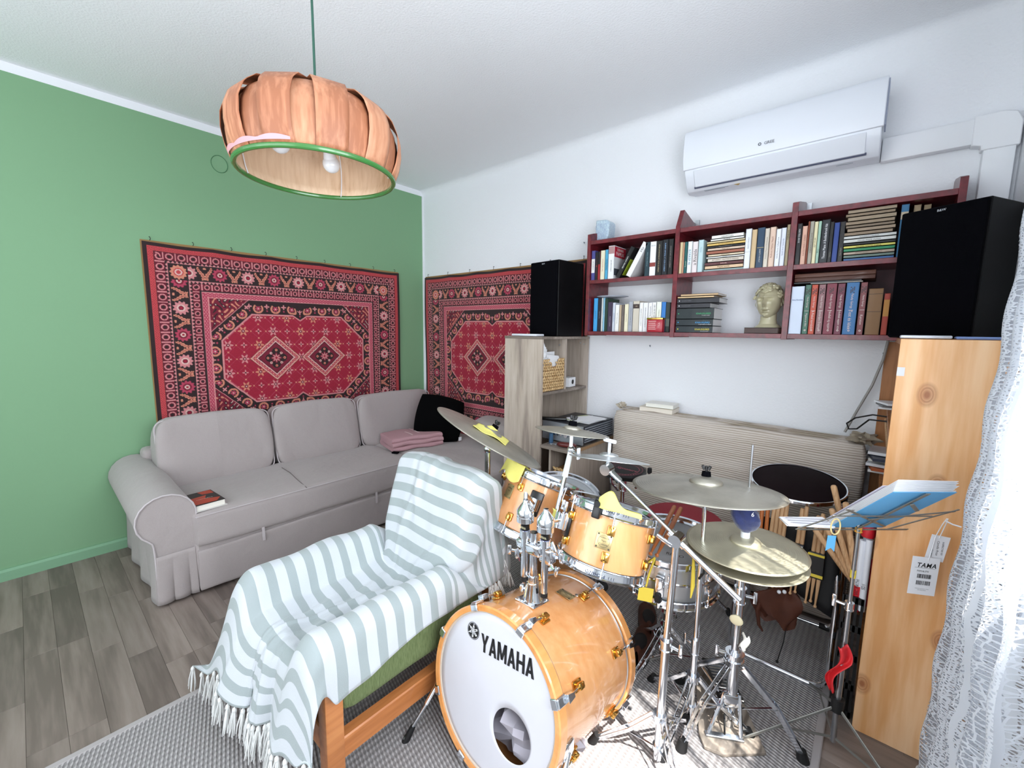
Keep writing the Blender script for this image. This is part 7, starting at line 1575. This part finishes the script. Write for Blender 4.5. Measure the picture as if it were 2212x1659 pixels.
bar(A-U*.55+off,B+U*.45+off,.009); bar(A+V_*.45-U*.42+off*1.3,B+V_*.45+U*.30+off*1.3,.006)
bar(A-U*.35+V_*.62+off,B-U*.1+V_*.10+off,.008); bar(B+U*.05+off,B+U*.55+V_*.62+off,.008); bar(A+U*.3+V_*.35+off*1.4,B+U*.5+V_*.60+off*1.4,.008); bar(mid+V_*.80+off*1.6,mid+V_*.62+U*.32+off*1.6,.010)
bar(A-U*.62+V_*.0+off,A-U*.2+V_*.6+off,.008)
MB().ell(Vector((3.42,-1.005,.79)),(.010,.010,.014),n=12).build('tilt_joint',M['steel'],ms_)
fo=thing('blue_folder','sky blue folder with white sheets standing on the music stand','folder',A)
MB().prism([(0,0),(1.0,0),(1.0,1),(0,1)],A-nn*.002,U,V_,nn*.0015).build('back_cover',M['blue'],fo,smooth=False)
for k in range(9):
    s=.012*k; MB().prism([(0.02+.01*math.sin(k*3),.02),(.98,.02),(.99+.02*math.sin(k*2),1.0+.010*k+.012*math.sin(k*5)),(.0,1.005+.014*k)],A+nn*(.0005+.0022*k),U,V_,nn*.0006).build('sheet',M['paper'],fo,smooth=False)
MB().prism([(-.02,.0),(.30,.0),(.30,.98),(-.04,.95)],A+nn*.021,U,V_,nn*.001).build('sheet',cmat('C8C4D4'),fo,smooth=False)
wh=thing('white_booklet','white booklet lying flat and sunlit at the left end of the music stand ledge','booklet',(3.29,-1.10,.78))
W0=Vector((3.295,-1.085,.783)); RW=Matrix.Rotation(.62,3,'Z')@Matrix.Rotation(.10,3,'X')
for k in range(4): MB().box(W0+Vector((.004*math.sin(k),0,.0016*k)),(.135,.05,.0012),RW@Matrix.Rotation(.03*k,3,'Z')).build('page',M['paper'],wh,smooth=False)
mb=MB(); 
for k in range(3): mb.box(W0+RW@Vector((.004,-.015+.014*k,.0064)),(.115,.0018,.0003),RW)
mb.build('printed_lines',cmat('70708A'),wh,smooth=False)
rb_=A-U*.10+V_*.18+off*2
tag(MB().tube([rb_+Vector((.013*math.cos(a)*.8,.008*math.cos(a),.024*math.sin(a))) for a in [2*PI*k/24 for k in range(24)]],.0022,6,closed=True).build('rubber_band',cmat('D8C48A')),'pale yellow rubber band looped over the left bars of the music stand','rubber band')
bt=thing('blue_bookmark','small light blue swallow-tailed paper tag hanging below the rubber band','tag',rb_-Vector((0,0,.06)))
pB=rb_+Vector((-.006,-.004,-.028)); MB().prism([(-.012,0),(.012,0),(.011,-.050),(.0,-.038),(-.014,-.048)],pB,Vector((.8,.6,0)),Vector((0,0,1)),Vector((.0005,-.0008,0))).build('paper_tag',M['blue'],bt,smooth=False); MB().tube([pB,pB+Vector((.003,0,.02))],.001,4).build('thread',M['navy'],bt)
rd=tag(MB().grid(lambda u,v:Vector((3.405+.035*u*(1-abs(v-.35))-.016*v+.012*math.sin(v*7),-1.018-.012*math.sin(u*5+v*4),.385-.165*v+.012*u)),10,18).build('red_ribbon',mat('red_satin','D02A30',.4),solid=.0015,ang=60),'bright red crumpled ribbon tied to the lower tube of the music stand','ribbon')
# ---------------- lace curtain ----------------
lc=thing('lace_curtain','white open-work lace curtain hanging in folds at the right window','curtain',(3.66,-1.2,.05))
def curt(u,v):
    L=.62; z=2.28-2.215*v; y=-.872-L*u*(1+.12*v); amp=.030+.012*v
    x=3.694-.050*v+amp*math.sin(u*L*58+.6*math.sin(v*3)+.3)*min(1,.10+u*3.5)-.012*math.sin(v*9+u*4)*u+.004*math.sin(v*60)
    if u<.02: y+=.004*math.sin(v*90)
    return Vector((min(x,3.742),y,z))
nu,nv=150,120
m=MB().grid(curt,nu,nv); o=m.build('lace_panel',M['lace'],lc,ang=180,fix=False)
uvl=o.data.uv_layers.new(name='UVMap'); 
uvs=np.zeros((len(o.data.loops),2)); idx=np.zeros(len(o.data.loops),dtype=np.int32); o.data.loops.foreach_get('vertex_index',idx); uvs[:,0]=(idx%(nu+1))/nu*.95; uvs[:,1]=(idx//(nu+1))/nv*2.3; uvl.data.foreach_set('uv',uvs.ravel())
hm=MB().tube([curt(0,k/60)+Vector((0,.004,0)) for k in range(61)],[.0045+.0012*math.sin(k*2.2) for k in range(61)],6); hm.tube([curt(k/80,1)+Vector((0,0,-.004)) for k in range(81)],.004,6); hm.build('hem',M['blanketw'],lc)
cr=thing('curtain_rail','white curtain rail above the window','curtain rail',(3.68,-1.7,2.30)); MB().cyl((3.68,-.80,2.305),(3.68,-2.6,2.305),.012,n=14).build('rail',M['white'],cr)
for k in range(2): MB().box((3.72,-.85-1.7*k,2.305),(.08,.02,.02)).build('bracket',M['white'],cr)
# cable on floor behind the toms
tag(MB().tube([(2.40,-1.15,.012),(2.45,-1.05,.04),(2.36,-.98,.06),(2.30,-1.08,.03),(2.42,-1.16,.014),(2.60,-1.06,.012),(2.75,-1.12,.012),(2.90,-.9,.012)],.004,6).build('grey_cable',M['cable']),'coiled thin grey cable on the rug behind the bass drum','cable')
